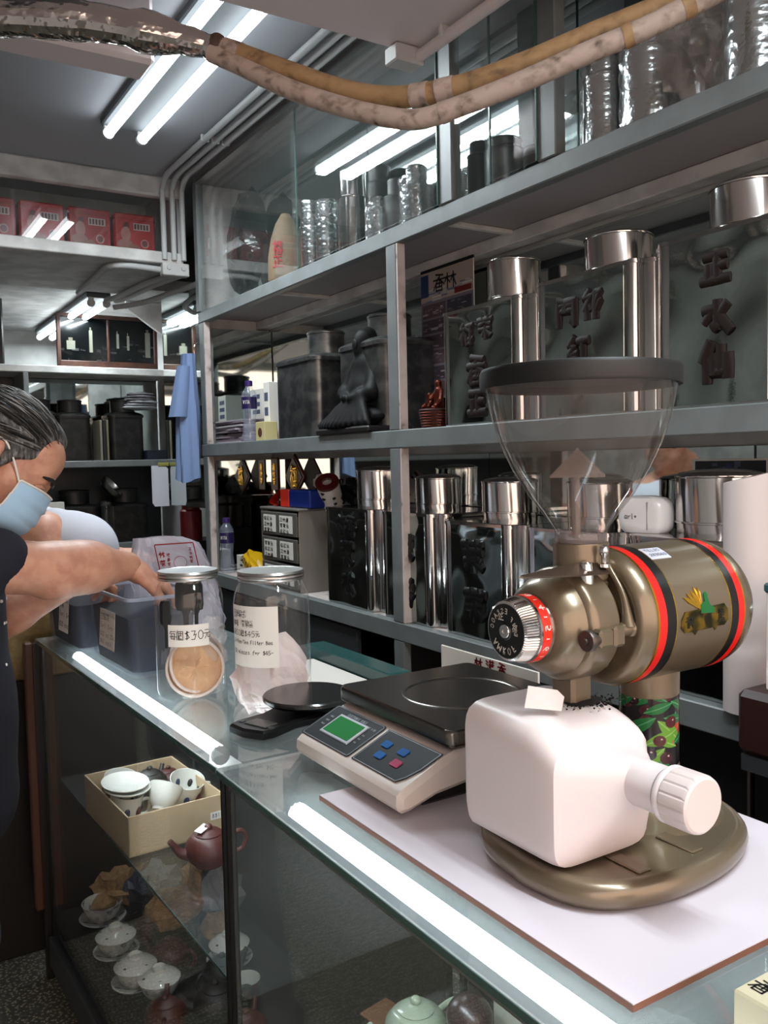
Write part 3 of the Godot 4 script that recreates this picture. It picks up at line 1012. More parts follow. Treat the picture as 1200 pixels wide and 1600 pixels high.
func old_tin(label: String, at: Vector3, hx: float, hz: float, h: float, nr: float, nh: float, m: Material, group: String) -> Node3D:
	var t := thing("old_tea_tin", label, "tea tin", at, 0.0, group)
	var o := rrect(hx * 2, hz * 2, 0.04, 6)
	var o2 := rrect(hx * 2 + 0.012, hz * 2 + 0.012, 0.045, 6)
	part("body", MB.new().loft([ring(o, 0.0, Vector2(0.98, 0.98)), ring(o, 0.005), ring(o, h - 0.03)], true, true), m, t)
	var sh := part("shoulder", MB.new().loft([ring(o2, h - 0.036), ring(o2, h - 0.03), ring(o2, h - 0.022), ring(o, h - 0.016), ring(o, h - 0.006, Vector2(0.85, 0.85)), ring(o, h, Vector2(0.6, 0.6))], true, true), m, t)
	part("neck", MB.new().lathe(pv([0, 0, nr, 0, nr, nh * 0.82, nr * 1.04, nh * 0.84, nr * 1.04, nh * 0.9, nr * 0.96, nh * 0.96, nr * 0.5, nh, 0, nh]), 32, at_(0, h, 0)), m, sh)
	return t

# ---------- counters ----------
func display_case(called: String, label: String, at: Vector3, turn: float, ln: float, w: float, haze: float, shelf_y: float, deck_y: float) -> Node3D:
	var t := thing(called, label, "display case", at, turn)
	var dust := glassy(Color(0.42, 0.47, 0.44), haze, 0.02)
	var topm := glassy(Color(0.74, 0.80, 0.80), 0.14, 0.03)
	topm.backlight_enabled = true
	topm.backlight = Color(0.27, 0.29, 0.29)
	part("top_glass", span(Vector3(-0.012, 0.942, 0), Vector3(w, 0.95, -ln)), topm, t)
	for e in [[Vector3(-0.0135, 0.9415, 0), Vector3(-0.0122, 0.9495, -ln)], [Vector3(w + 0.0002, 0.9415, 0), Vector3(w + 0.0014, 0.9495, -ln)]]:
		part("glass_edge", span(e[0], e[1]), M.edge, t)
	part("front_glass", span(Vector3(0, deck_y - 0.06, -0.02), Vector3(0.005, 0.935, -ln + 0.02)), dust, t)
	part("edge_strip", span(Vector3(-0.009, 0.932, 0), Vector3(0.001, 0.941, -ln), 0.002), M.alu, t)
	for z in [-0.007, -ln + 0.007]:
		for x in [0.004, w - 0.012]:
			part("post", boxm(Vector3(x, 0.5, z), Vector3(0.014, 0.88, 0.012), 0.003), M.black, t)
	part("bottom_rail", span(Vector3(-0.014, 0.055, 0), Vector3(0.012, deck_y - 0.06, -ln), 0.004), M.charcoal, t)
	part("plinth", span(Vector3(0.02, 0, -0.01), Vector3(w - 0.01, 0.06, -ln + 0.01)), M.wood_dark, t)
	part("deck", span(Vector3(0.006, deck_y - 0.03, -0.004), Vector3(w, deck_y, -ln + 0.004)), M.wood_dark, t)
	part("back_panel", span(Vector3(w - 0.012, deck_y, -0.02), Vector3(w, 0.93, -ln + 0.02)), M.wood_dark, t)
	part("glass_shelf", span(Vector3(0.03, shelf_y - 0.006, -0.02), Vector3(w - 0.02, shelf_y, -ln + 0.02)), M.pane, t)
	part("shelf_edge", span(Vector3(0.0285, shelf_y - 0.006, -0.02), Vector3(0.0298, shelf_y, -ln + 0.02)), M.edge, t)
	return t

func case_lamp(label: String, a: Vector3, b: Vector3, energy: float) -> void:
	var ln := a.distance_to(b)
	var mid := (a + b) / 2.0
	var t := thing("display_case_lamp", label, "light", mid)
	t.rotation.y = atan2(a.x - b.x, a.z - b.z)
	# half round hood towards the customer
	var hood := MB.new()
	for i in 7:
		var a0 := PI * 0.88 + PI * 0.66 * i / 7
		var a1 := PI * 0.88 + PI * 0.66 * (i + 1) / 7
		var q0 := Vector3(cos(a0), sin(a0), 0) * 0.026
		var q1 := Vector3(cos(a1), sin(a1), 0) * 0.026
		var zz := Vector3(0, 0, ln / 2 + 0.01)
		hood.quad(q0 - zz, q0 + zz, q1 + zz, q1 - zz)
		hood.quad(q0 * 0.93 + zz, q0 * 0.93 - zz, q1 * 0.93 - zz, q1 * 0.93 + zz)
	part("hood", hood, mat(Color(0.62, 0.66, 0.70), 0.35, 0.3), t)
	part("reflector", boxm(Vector3(0.016, -0.0215, 0), Vector3(0.044, 0.002, ln), 0.0005), M.white, t)
	part("tube", MB.new().lathe(pv([0, 0, 0.012, 0, 0.0155, 0.004, 0.0155, ln - 0.004, 0.012, ln, 0, ln]), 14, along(Vector3(0, 0, 1), Vector3(0, 0, -ln / 2))), M.case_tube, t, "glowing fluorescent tube")
	for s in [-1.0, 1.0]:
		part("end_cap", MB.new().lathe(pv([0, 0, 0.0158, 0, 0.0158, 0.008, 0, 0.008]), 12, along(Vector3(0, 0, s), Vector3(0, 0, s * (ln / 2 - 0.006)))), M.housing, t)
	var al := AreaLight3D.new()
	al.name = "tube_light"
	al.area_size = Vector2(0.026, ln - 0.02)
	al.light_color = Color(0.93, 0.98, 1.0)
	al.light_energy = energy
	al.area_range = 8.0
	al.shadow_enabled = true
	al.transform = Transform3D(Basis.from_euler(Vector3(0, -PI / 2, 0)) * Basis.from_euler(Vector3(-0.75, 0, 0)) * Basis.from_euler(Vector3(0, 0, PI / 2)), Vector3(0.034, -0.026, 0))
	t.add_child(al, true)

func counters() -> void:
	display_case("display_case", "nearer glass topped display case carrying the grinder and the weighing scale", Vector3(0.465, 0, -0.10), 0.0, 1.107, 0.44, 0.15, 0.49, 0.2)
	display_case("display_case", "farther glass topped display case under the two jars and the plastic tub", Vector3(0.467, 0, -1.215), 0.0268, 1.215, 0.43, 0.05, 0.572, 0.2)
	case_lamp("glowing strip lamp under the nearer counter glass beside the white board", Vector3(0.516, 0.917, -0.2), Vector3(0.514, 0.917, -1.07), 0.6)
	case_lamp("glowing strip lamp under the farther counter glass by the plastic tub", Vector3(0.518, 0.915, -1.36), Vector3(0.498, 0.915, -2.29), 0.55)
	var e := thing("counter_end_panel", "dark brown wooden end panel with orange brown edge at the counter's far end", "panel", Vector3(0.42, 0, -2.452))
	part("board", span(Vector3(0.0, 0.0, -0.035), Vector3(0.43, 0.93, -0.012)), M.wood_dark, e)
	part("edge_moulding", span(Vector3(-0.022, 0.20, -0.036), Vector3(0.0, 0.935, -0.006), 0.004), mat(Color(0.30, 0.165, 0.09), 0.5), e)

# a tapering tub with rounded corners and a rolled rim
func tub(label: String, at: Vector3, w: float, d: float, h: float, turn: float) -> Node3D:
	var t := thing("plastic_tub", label, "tub", at, turn, "translucent plastic tubs at the counter's end")
	var pl := mat(Color(0.50, 0.54, 0.63, 0.20), 0.3)
	pl.transparency = BaseMaterial3D.TRANSPARENCY_ALPHA
	var o := rrect(w, d, 0.022, 5)
	var i := rrect(w - 0.004, d - 0.004, 0.02, 5)
	var wall := MB.new()
	wall.loft([ring(o, 0.0, Vector2(0.86, 0.90)), ring(o, 0.004, Vector2(0.89, 0.93)), ring(o, h * 0.6, Vector2(0.96, 0.97)), ring(o, h)], true, false)
	part("wall", wall, pl, t)
	var rm := MB.new()
	rm.loft([ring(o, h - 0.008, Vector2(1.0, 1.0)), ring(o, h - 0.007, Vector2(1.035, 1.025)), ring(o, h, Vector2(1.035, 1.025)), ring(i, h), ring(i, h - 0.006)], false, false)
	var rmm := mat(Color(0.66, 0.69, 0.76, 0.55), 0.3)
	rmm.transparency = BaseMaterial3D.TRANSPARENCY_ALPHA
	part("rim", rm, rmm, t)
	return t

func notice(parent: Node3D, called: String, w: float, h: float, tr: Transform3D, lines: Array, sz: float, th := 0.0011, m: Material = null) -> void:
	var p := part(called, MB.new().box(Vector3.ZERO, Vector3(w, h, 0.0006), 0.0, tr), m if m else M.paper, parent)
	var mb := MB.new()
	for k in lines.size():
		var s: float = lines[k][2] if lines[k].size() > 2 else sz
		ink(mb, lines[k][0], flat(tr, 0.0007), Vector2(-w / 2 + 0.006, -h / 2 + lines[k][1]), Vector2(s * 0.85, s), th)
	part("handwriting", mb, M.ink, p)

func counter_things() -> void:
	# tubs of tea
	var turn := 0.05
	var t1 := tub("open translucent plastic tub of dark tea with handwritten label, hand reaching into it", Vector3(0.578, 0.95, -1.985), 0.165, 0.30, 0.17, turn)
	notice(t1, "label_card", 0.105, 0.085, Transform3D(Basis(Vector3(0, 0, 1), Vector3(0.07, 1, 0), Vector3(-1, 0.07, 0)).orthonormalized(), Vector3(-0.0815, 0.085, 0.0)), [["伯爵紅茶", 0.008], ["Earl Grey", 0.030, 0.011], ["$20 ea 25g", 0.05, 0.0105], ["$60 each", 0.067, 0.0105]], 0.016)
	var tea := mottled(mat(Color.WHITE, 0.9), noise(0.12, 3, 31), ramp2(Color(0.05, 0.048, 0.06), Color(0.10, 0.095, 0.11)), 12.0)
	var heap := MB.new()
	var o := rrect(0.150, 0.283, 0.02, 5)
	heap.loft([ring(o, 0.006, Vector2(0.88, 0.93)), ring(o, 0.124, Vector2(1.0, 0.99)), ring(o, 0.129, Vector2(0.80, 0.85)), ring(o, 0.134, Vector2(0.4, 0.45))], true, true)
	single("loose_tea", heap, tea, "dark loose tea filling the open plastic tub", "tea", Vector3(0.578, 0.95, -1.985), turn).set_meta("kind", "stuff")
	var t2 := tub("second plastic tub with a handwritten card, mostly hidden behind the open tub", Vector3(0.535, 0.95, -2.31), 0.15, 0.26, 0.165, 0.06)
	notice(t2, "label_card", 0.08, 0.085, Transform3D(Basis(Vector3(0, 0, 1), Vector3(0.07, 1, 0), Vector3(-1, 0.07, 0)).orthonormalized(), Vector3(-0.0745, 0.082, 0.04)), [["茶葉", 0.008, 0.019], ["Earl Grey", 0.034, 0.012], ["$20 each", 0.06, 0.012]], 0.016, 0.0018)
	var lt := single("loose_tea", heap, tea, "dark loose tea inside the half hidden tub", "tea", Vector3(0.535, 0.95, -2.31), 0.06)
	lt.set_meta("kind", "stuff")
	lt.scale = Vector3(0.9, 0.9, 0.87)
	# jars
	var ja := jar("clear jar with aluminium lid and a price card, full of round cloth filters", Vector3(0.575, 0.95, -1.655), 0.0665, 0.245)
	wrap_note(ja, 0.0672, PI * 0.5 + 0.38, 0.080, 0.042, 0.125, [["每個$30元", 0.010, 0.018]], 0.0013)
	var jb := jar("clear jar with aluminium lid and a tall handwritten card, holding white filter bags", Vector3(0.684, 0.95, -1.505), 0.0715, 0.25)
	wrap_note(jb, 0.0722, PI * 0.5 + 1.0, 0.105, 0.112, 0.134, [["豆滴漏式", 0.008, 0.0135], ["咖啡,茶葉袋", 0.026, 0.0125], ["包50個$45元", 0.044, 0.0115], ["Coffee/Tea Filter Bag", 0.062, 0.0072], ["50 pieces for $45-", 0.08, 0.0085]], 0.0008)
	# what the first jar holds
	var ringm := mat(Color(0.80, 0.74, 0.70), 0.6)
	var cloth := bumpy(mat(Color(0.78, 0.62, 0.46), 0.85), 0.02, 1.0, 9.0)
	for k in 4:
		var f := thing("cloth_filter", ["round cloth tea filter with a pale hoop, frontmost in the jar", "round cloth tea filter second from the front of the jar", "round cloth tea filter leaning behind two others in the jar", "round cloth tea filter at the back of the jar"][k], "filter", Vector3(0.570 + k * 0.008, 1.006 + k * 0.003, -1.618 - k * 0.017), 0.0, "cloth filters in the jar")
		f.scale = Vector3.ONE * 1.1
		f.rotation = Vector3(-0.22 - 0.06 * k, -0.35 + [0.0, 0.5, -0.35, 0.3][k], 0)
		var hp := PackedVector3Array()
		for q in 33:
			hp.push_back(Vector3(cos(TAU * q / 32.0), sin(TAU * q / 32.0), 0) * 0.049)
		part("hoop", MB.new().tube(hp, 0.0028, 8, false), ringm, f)
		var bag := MB.new()
		var pr := []
		for i in 7:
			var rr := 0.047 * (1.0 - pow(i / 6.0, 2.2) * 0.75)
			var r := PackedVector3Array()
			for q in 24:
				var a := TAU * q / 24.0
				r.push_back(Vector3(cos(a) * rr, sin(a) * rr, -0.003 - 0.012 * sqrt(i / 6.0) + 0.0055 * sin(a * 3.0 + i * 0.9 + k) * (i / 6.0)))
			pr.push_back(r)
		bag.loft(pr, false, true)
		part("cloth", bag, cloth, f)
	for k in 3:
		var s := MB.new()
		s.tube(p3([0, -0.06, 0, 0, -0.01, 0, 0, 0.0, 0]), [0.0035, 0.004, 0.008], 8)
		s.lathe(pv([0, 0, 0.012, 0.0, 0.014, 0.01, 0.013, 0.05, 0.010, 0.058, 0, 0.06]), 14)
		var ob := single("scoop_handle", s, mat(Color(0.02, 0.02, 0.022), 0.6, 0.0, 0.2), ["short black handle standing at the left inside the filter jar", "tall black handle in the middle of the filter jar", "black handle at the right inside the filter jar"][k], "handle", [Vector3(0.538, 1.085, -1.69), Vector3(0.575, 1.112, -1.675), Vector3(0.60, 1.108, -1.685)][k])
		ob.scale = [Vector3(0.8, 0.8, 0.8), Vector3(1.5, 1.0, 1.5), Vector3(1.1, 1.0, 1.1)][k]
	var pouch := glassy(Color(0.9, 0.9, 0.9), 0.16, 0.08)
	var pm := crumple(Vector3(0.026, 0.05, 0.010), 61, 0.006)
	single("plastic_pouch", pm, pouch, "small crumpled clear plastic pouch inside the filter jar", "pouch", Vector3(0.612, 1.045, -1.628), -0.5)
	# what the second jar holds
	for k in 3:
		single("filter_bag", crumple([Vector3(0.055, 0.075, 0.03), Vector3(0.05, 0.06, 0.05), Vector3(0.045, 0.05, 0.03)][k], 70 + k, 0.008), bumpy(mat(Color(0.83, 0.77, 0.76), 0.8), 0.02, 0.6, 8.0), ["white paper filter bag at the front of the second jar", "crumpled white filter bag at the right of the second jar", "white filter bag low behind the others in the second jar"][k], "filter bag", [Vector3(0.682, 1.0, -1.485), Vector3(0.70, 0.992, -1.52), Vector3(0.655, 0.982, -1.525)][k], [-0.4, 0.6, 0.2][k], "white filter bags in the second jar")
	var sp := MB.new()
	sp.tube(p3([0, 0, 0, 0.004, 0.07, 0, 0.008, 0.16, -0.004]), [0.011, 0.005, 0.004], 10)
	sp.xf(Transform3D(Basis.from_scale(Vector3(1, 1, 0.35)), Vector3.ZERO))
	single("white_spoon", sp, M.cream, "white plastic spoon standing upright in the second jar", "spoon", Vector3(0.645, 0.962, -1.50))
	# small round kitchen scale
	var ks := thing("kitchen_scale", "small black digital kitchen scale with round steel plate behind the big scale", "kitchen scale", Vector3(0.69, 0.95, -1.375), 0.35)
	var body := MB.new()
	body.prism(PackedVector2Array([Vector2(-0.150, -0.04), Vector2(-0.13, -0.046), Vector2(-0.075, -0.04), Vector2(0.0, -0.06), Vector2(0.06, -0.05), Vector2(0.075, 0.0), Vector2(0.06, 0.05), Vector2(0.0, 0.06), Vector2(-0.075, 0.04), Vector2(-0.13, 0.046), Vector2(-0.150, 0.04), Vector2(-0.158, 0.0)]), 0.014, 0.004, Transform3D(Basis(Vector3(1, 0, 0), Vector3(0, 0, -1), Vector3(0, 1, 0)), Vector3(0, 0.002, 0)))
	part("base", body, M.black, ks)
	part("plate", MB.new().lathe(pv([0, 0.02, 0.03, 0.02, 0.035, 0.026, 0.074, 0.027, 0.08, 0.032, 0.0805, 0.037, 0.078, 0.040, 0, 0.0405]), 40), mat(Color(0.35, 0.35, 0.35), 0.2, 0.9), ks)
	part("display", boxm(Vector3(-0.122, 0.0172, 0.006), Vector3(0.03, 0.002, 0.05), 0.0008), mat(Color(0.30, 0.31, 0.30), 0.2), ks)
	for z in [-0.030, 0.038]:
		part("button", MB.new().lathe(pv([0, 0.0155, 0.006, 0.0155, 0.0055, 0.018, 0, 0.0185]), 12, at_(-0.13, 0, z)), M.charcoal, ks)
	# laminated board
	var bd := thing("laminated_board", "white laminated board with brown edge lying on counter under the grinder", "board", Vector3(0.72, 0.95, -0.745))
	part("panel", span(Vector3(-0.197, 0.0002, -0.272), Vector3(0.20, 0.0058, 0.27)), mat(Color(0.42, 0.25, 0.17), 0.7), bd)
	part("laminate", span(Vector3(-0.1965, 0.0058, -0.2715), Vector3(0.1995, 0.007, 0.2695)), mat(Color(0.80, 0.77, 0.80), 0.35), bd)
	# paper, a teal box edge and a red slip at the back of the counter
	single("white_card", boxm(Vector3.ZERO, Vector3(0.12, 0.004, 0.30), 0.001), M.paper, "flat white card lying on the counter behind the second jar", "card", Vector3(0.835, 0.9525, -1.60), 0.0)
	single("glass_offcut", boxm(Vector3.ZERO, Vector3(0.05, 0.03, 0.36), 0.002), mat(Color(0.16, 0.32, 0.31), 0.2), "teal strip box along the counter's back edge behind the white card", "box", Vector3(0.925, 0.965, -1.62))
	single("counter_ledge", boxm(Vector3.ZERO, Vector3(0.075, 0.02, 0.95), 0.002), M.wood_dark, "dark narrow ledge along the back edge of the farther display case", "ledge", Vector3(0.938, 0.939, -1.45))
	single("red_slip", boxm(Vector3.ZERO, Vector3(0.05, 0.006, 0.03), 0.001), M.red, "small red slip on the counter behind the big scale", "slip", Vector3(0.935, 0.953, -1.38), 0.2)
	# white shop bag with red lettering behind the scale
	var bag := thing("printed_paper_bag", "flat white paper bag with red lettering lying behind the big scale", "paper bag", Vector3(0.952, 1.000, -1.195), 0.0)
	part("sheet", boxm(Vector3(0, 0, 0), Vector3(0.004, 0.10, 0.27), 0.001), M.paper, bag)
	var rl := MB.new()
	ink(rl, "林港香", flat(Transform3D(Basis(Vector3(0, 0, 1), Vector3(0, 1, 0), Vector3(-1, 0, 0)), Vector3(-0.0028, 0.047, -0.03))), Vector2(0, 0), Vector2(0.020, 0.022), 0.0032, 1.6)
	part("lettering", rl, M.red_ink, bag)
	# box at the bottom right
	var pb := thing("paper_box", "small cream paper box with brushed characters at the counter's near end", "box", Vector3(0.602, 0.95, -0.369), 0.0)
	part("carton", boxm(Vector3(0, 0.02, 0), Vector3(0.08, 0.04, 0.085), 0.002), mat(Color(0.74, 0.71, 0.60), 0.7), pb)
	var bl := MB.new()
	ink(bl, "香茶", flat(Transform3D(Basis(Vector3(0, 0, 1), Vector3(1, 0, 0), Vector3(0, 1, 0)), Vector3(0, 0.04, 0))), Vector2(-0.038, 0.012), Vector2(0.016, 0.016), 0.0016, 1.3)
	part("lettering", bl, M.ink, pb)
	part("seal_tape", boxm(Vector3(-0.0405, 0.02, 0), Vector3(0.001, 0.036, 0.014)), mat(Color(0.70, 0.62, 0.40), 0.5), pb)

func crumple(r: Vector3, sd: int, amt: float) -> MB:
	var mb := MB.new().ball(Vector3.ZERO, Vector3.ONE, 14, 10)
	var n := noise(1.4, 3, sd)
	mb.smooth = 24.0
	mb.warp(func(p: Vector3) -> Vector3:
		var q := p * r
		return q + p.normalized() * n.get_noise_3d(p.x * 1.0, p.y * 1.0, p.z * 1.0) * amt * 2.5)
	return mb

func jar(label: String, at: Vector3, r: float, h: float) -> Node3D:
	var t := thing("glass_jar", label, "jar", at, 0.0, "lidded clear jars on the counter")
	var pl := glassy(Color(0.86, 0.88, 0.88), 0.025, 0.02)
	part("glass", MB.new().lathe(pv([0, 0.006, r * 0.5, 0.004, r * 0.86, 0.0, r * 0.97, 0.004, r, 0.012, r, h * 0.72, r * 0.99, h * 0.77, r * 0.955, h * 0.83, r * 0.88, h * 0.88, r * 0.83, h * 0.905, r * 0.82, h * 0.93]), 48), pl, t)
	var lid := part("lid", MB.new().lathe(pv([0, h * 0.925, r * 0.86, h * 0.925, r * 0.875, h * 0.93, r * 0.86, h * 0.942, r * 0.88, h * 0.952, r * 0.865, h * 0.964, r * 0.885, h * 0.978, r * 0.86, h * 0.995, r * 0.80, h * 0.996, r * 0.78, h * 0.992, 0, h * 0.992]), 48), M.alu, t, "ridged aluminium screw lid")
	return t

# a paper note bent round a jar; centre angle measured from +x towards -z
func wrap_note(parent: Node3D, r: float, a: float, w: float, h: float, y: float, lines: Array, th: float) -> void:
	var f := func(lift: float) -> Callable:
		return func(p: Vector2) -> Vector3:
			var b := a - p.x / r
			return Vector3(cos(b) * (r + lift), y + h / 2 - p.y, sin(b) * (r + lift))
	var mb := MB.new()
	var g0: Callable = f.call(0.0)
	var g1: Callable = f.call(0.0005)
	for k in 12:
		var x0 := -w / 2 + w * k / 12.0
		var x1 := -w / 2 + w * (k + 1) / 12.0
		mb.quad(g1.call(Vector2(x0, h)), g1.call(Vector2(x1, h)), g1.call(Vector2(x1, 0)), g1.call(Vector2(x0, 0)))
		mb.quad(g0.call(Vector2(x0, 0)), g0.call(Vector2(x1, 0)), g0.call(Vector2(x1, h)), g0.call(Vector2(x0, h)))
	var p := part("price_card", mb, M.paper, parent)
	var tx := MB.new()
	for l in lines:
		ink(tx, l[0], f.call(0.001), Vector2(-w / 2 + 0.004, l[1]), Vector2(l[2] * 0.72, l[2]), th, 1.0 if l[2] > 0.01 else 0.82)
	part("handwriting", tx, M.ink, p)

# ---------- the grinder, the jug and the weighing scale ----------
func xlathe(p: PackedVector2Array, segs: int, y: float, z := 0.0) -> MB:
	return MB.new().lathe(p, segs, along(Vector3(1, 0, 0), Vector3(0, y, z)))

# points on a cylinder round the x axis: p.x runs along +x, p.y downwards on the side that faces +z
func on_drum(r: float, y: float, x0: float, ang: float, lift: float, sc := 1.5) -> Callable:
	return func(p: Vector2) -> Vector3:
		var b := ang - p.y * sc / r
		return Vector3(x0 + p.x * sc, y + sin(b) * (r + lift), cos(b) * (r + lift))

func patch(mb: MB, poly: PackedVector2Array, f: Callable, g: Callable) -> void:
	var idx := Geometry2D.triangulate_polygon(poly)
	for i in range(0, idx.size(), 3):
		var q := [poly[idx[i]], poly[idx[i + 1]], poly[idx[i + 2]]]
		var st := mb.v.size()
		mb.tri(f.call(q[0]), f.call(q[1]), f.call(q[2]))
		mb.tri(g.call(q[0]), g.call(q[2]), g.call(q[1]))
	for k in poly.size():
		var a := poly[k]
		var b := poly[(k + 1) % poly.size()]
		mb.quad(g.call(a), g.call(b), f.call(b), f.call(a))

func berry_print() -> ImageTexture:
	var im := Image.create(384, 256, false, Image.FORMAT_RGB8)
	im.fill(Color(0.07, 0.05, 0.06))
	var rng := RandomNumberGenerator.new()
	rng.seed = 9
	for k in 90:
		var kind := k % 5
		var c := Vector2(rng.randf() * 384, rng.randf() * 256)
		var a := rng.randf() * TAU
		var r := rng.randf_range(13, 18) if kind < 3 else rng.randf_range(30, 46)
		var q := r * (1.0 if kind < 3 else 0.36)
		var base: Color = [Color(0.20, 0.06, 0.10), Color(0.13, 0.04, 0.08), Color(0.28, 0.08, 0.10), Color(0.36, 0.55, 0.16), Color(0.08, 0.38, 0.18)][kind]
		if kind == 3 and k % 15 == 3:
			base = Color(0.66, 0.22, 0.10)
		for y in range(int(c.y - r), int(c.y + r) + 1):
			for x in range(int(c.x - r), int(c.x + r) + 1):
				var d := (Vector2(x, y) - c).rotated(-a)
				var e := Vector2(d.x / r, d.y / q)
				var l := e.length()
				if kind >= 3:
					l = absf(e.x) * absf(e.x) + absf(e.y)
				if l > 1.0:
					continue
				var col := base
				if kind < 3:
					if (d - Vector2(-r * 0.3, -r * 0.3).rotated(-a)).length() < r * 0.16:
						col = Color(0.75, 0.62, 0.66)
				elif absf(d.y) < 1.2:
					col = base.lightened(0.25)
				im.set_pixel(posmod(x, 384), posmod(y, 256), col)
	return ImageTexture.create_from_image(im)

func grinder() -> void:
	var t := thing("coffee_grinder", "gold painted coffee grinder with clear hopper, red striped motor and numbered dial", "coffee grinder", Vector3(0.70, 0.957, -0.70))
	# base plate
	var outline := PackedVector2Array()
	for p in curve(p3([-0.128, 0, 0.03, -0.118, 0, 0.085, -0.085, 0, 0.122, -0.018, 0, 0.140, 0.075, 0, 0.133, 0.150, 0, 0.098, 0.188, 0, 0.035, 0.184, 0, -0.045, 0.14, 0, -0.10, 0.05, 0, -0.126, -0.05, 0, -0.115, -0.11, 0, -0.055, -0.128, 0, 0.03]), 72):
		outline.push_back(Vector2(p.x, p.z) - Vector2(0.03, 0.012))
	outline.remove_at(outline.size() - 1)
	var c := Vector2(0.03, 0.012)
	var base := MB.new()
	var rr := []
	for q in [[0.93, 0.001], [0.965, 0.003], [0.99, 0.008], [1.0, 0.014], [0.99, 0.021], [0.965, 0.026], [0.93, 0.0285], [0.89, 0.0285], [0.86, 0.0262], [0.5, 0.0255]]:
		rr.push_back(ring(outline, q[1], Vector2(q[0], q[0]), c))
	base.loft(rr, true, true)
	part("base", base, M.gold_paint, t)
	for x in [-0.035, 0.045]:
		part("base_rib", boxm(Vector3(x, 0.0268, 0.088), Vector3(0.018, 0.003, 0.05), 0.0012), M.gold_paint, t)
	part("pedestal", MB.new().lathe(pv([0.0, 0.024, 0.088, 0.024, 0.080, 0.028, 0.062, 0.034, 0.046, 0.045, 0.037, 0.062, 0.034, 0.085, 0.0, 0.085]), 36, at_(0.100, 0, 0)), M.gold_paint, t)
	# column with its printed sleeve
	part("column", MB.new().lathe(pv([0, 0.08, 0.0335, 0.08, 0.0335, 0.163, 0.0348, 0.165, 0.0350, 0.192, 0.045, 0.202, 0.045, 0.215, 0, 0.215]), 36, at_(0.100, 0, 0)), M.gold_paint, t)
	var pm := mat(Color.WHITE, 0.18)
	pm.albedo_texture = berry_print()
	pm.uv1_scale = Vector3(1.0, 1.0, 1)
	part("printed_sleeve", MB.new().lathe(pv([0.0342, 0.045, 0.0344, 0.163]), 36, at_(0.100, 0, 0)), pm, t, "printed sleeve of berries and leaves")
	# motor
	var y := 0.262
	var mo := part("motor", xlathe(pv([0, 0.012, 0.058, 0.012, 0.062, 0.0095, 0.067, 0.009, 0.072, 0.012, 0.0765, 0.020, 0.078, 0.028, 0.078, 0.172, 0.0775, 0.180, 0.075, 0.189, 0.069, 0.199, 0.058, 0.208, 0.04, 0.214, 0, 0.217]), 64, y), M.gold_paint, t)
	for b in [[0.0265, 0.0290, M.gold], [0.0290, 0.0405, M.red], [0.0405, 0.055, M.black], [0.055, 0.0565, M.gold], [0.1465, 0.148, M.gold], [0.148, 0.1605, M.black], [0.1605, 0.1705, M.red], [0.1705, 0.1725, M.gold]]:
		part("stripe", xlathe(pv([0.0776, b[0], 0.0783, b[0], 0.0783, b[1], 0.0776, b[1]]), 64, y), b[2], mo, "painted stripe")
	# emblem: a scroll with a winged horse over it
	var green_gold := mottled(mat(Color.WHITE, 0.25, 0.7), noise(0.01, 2, 41), ramp2(Color(0.50, 0.40, 0.12), Color(0.16, 0.15, 0.06)), 14.0)
	var e := MB.new()
	var f := on_drum(0.078, y, 0.101, 0.02, 0.0012)
	var g := on_drum(0.078, y, 0.101, 0.02, 0.0)
	patch(e, PackedVector2Array([Vector2(-0.026, 0.0), Vector2(-0.022, -0.0055), Vector2(0.022, -0.0075), Vector2(0.026, -0.003), Vector2(0.026, 0.005), Vector2(0.022, 0.0085), Vector2(0.014, 0.0085), Vector2(0.012, 0.0115), Vector2(0.010, 0.009), Vector2(-0.008, 0.0095), Vector2(-0.010, 0.0125), Vector2(-0.013, 0.0098), Vector2(-0.022, 0.0095), Vector2(-0.026, 0.006)]), f, g)
	part("emblem_scroll", e, green_gold, mo, "gold and green scroll emblem")
	var wg := MB.new()
	for k in 5:
		var a := Vector2(-0.004, -0.0065)
		var d := Vector2(-0.017 + 0.0045 * k, -0.0095 - 0.0022 * k - (0.0 if k < 4 else -0.003))
		var n := Vector2(-d.y, d.x).normalized() * 0.0013
		patch(wg, PackedVector2Array([a - n, a + n, a + d * 0.75 + n * 1.2, a + d, a + d * 0.7 - n * 1.2]), f, g)
	part("emblem_wing", wg, M.gold, mo, "gold wing emblem")
	var hs := MB.new()
	patch(hs, PackedVector2Array([Vector2(-0.005, -0.003), Vector2(-0.004, -0.009), Vector2(0.0005, -0.011), Vector2(0.001, -0.016), Vector2(0.0035, -0.0185), Vector2(0.0052, -0.016), Vector2(0.0045, -0.013), Vector2(0.006, -0.008), Vector2(0.010, -0.006), Vector2(0.010, -0.002)]), on_drum(0.078, y, 0.101, 0.02, 0.0016), g)
	part("emblem_horse", hs, mat(Color(0.05, 0.36, 0.16), 0.3), mo, "green horse emblem")
	var ch := MB.new()
	ink(ch, "飛", on_drum(0.078, y, 0.101, 0.02, 0.0017), Vector2(-0.021, -0.002), Vector2(0.007, 0.008), 0.0009)
	ink(ch, "馬", on_drum(0.078, y, 0.101, 0.02, 0.0017), Vector2(0.014, -0.004), Vector2(0.007, 0.009), 0.0009)
	part("emblem_character", ch, M.black, mo)
	var st := MB.new()
	patch(st, PackedVector2Array([Vector2(-0.016, -0.011), Vector2(0.016, -0.011), Vector2(0.016, 0.0), Vector2(0.016, 0.011), Vector2(-0.016, 0.011), Vector2(-0.016, 0.0)]), on_drum(0.078, y, 0.072, 1.12, 0.0008, 1.0), on_drum(0.078, y, 0.072, 1.12, 0.0, 1.0))
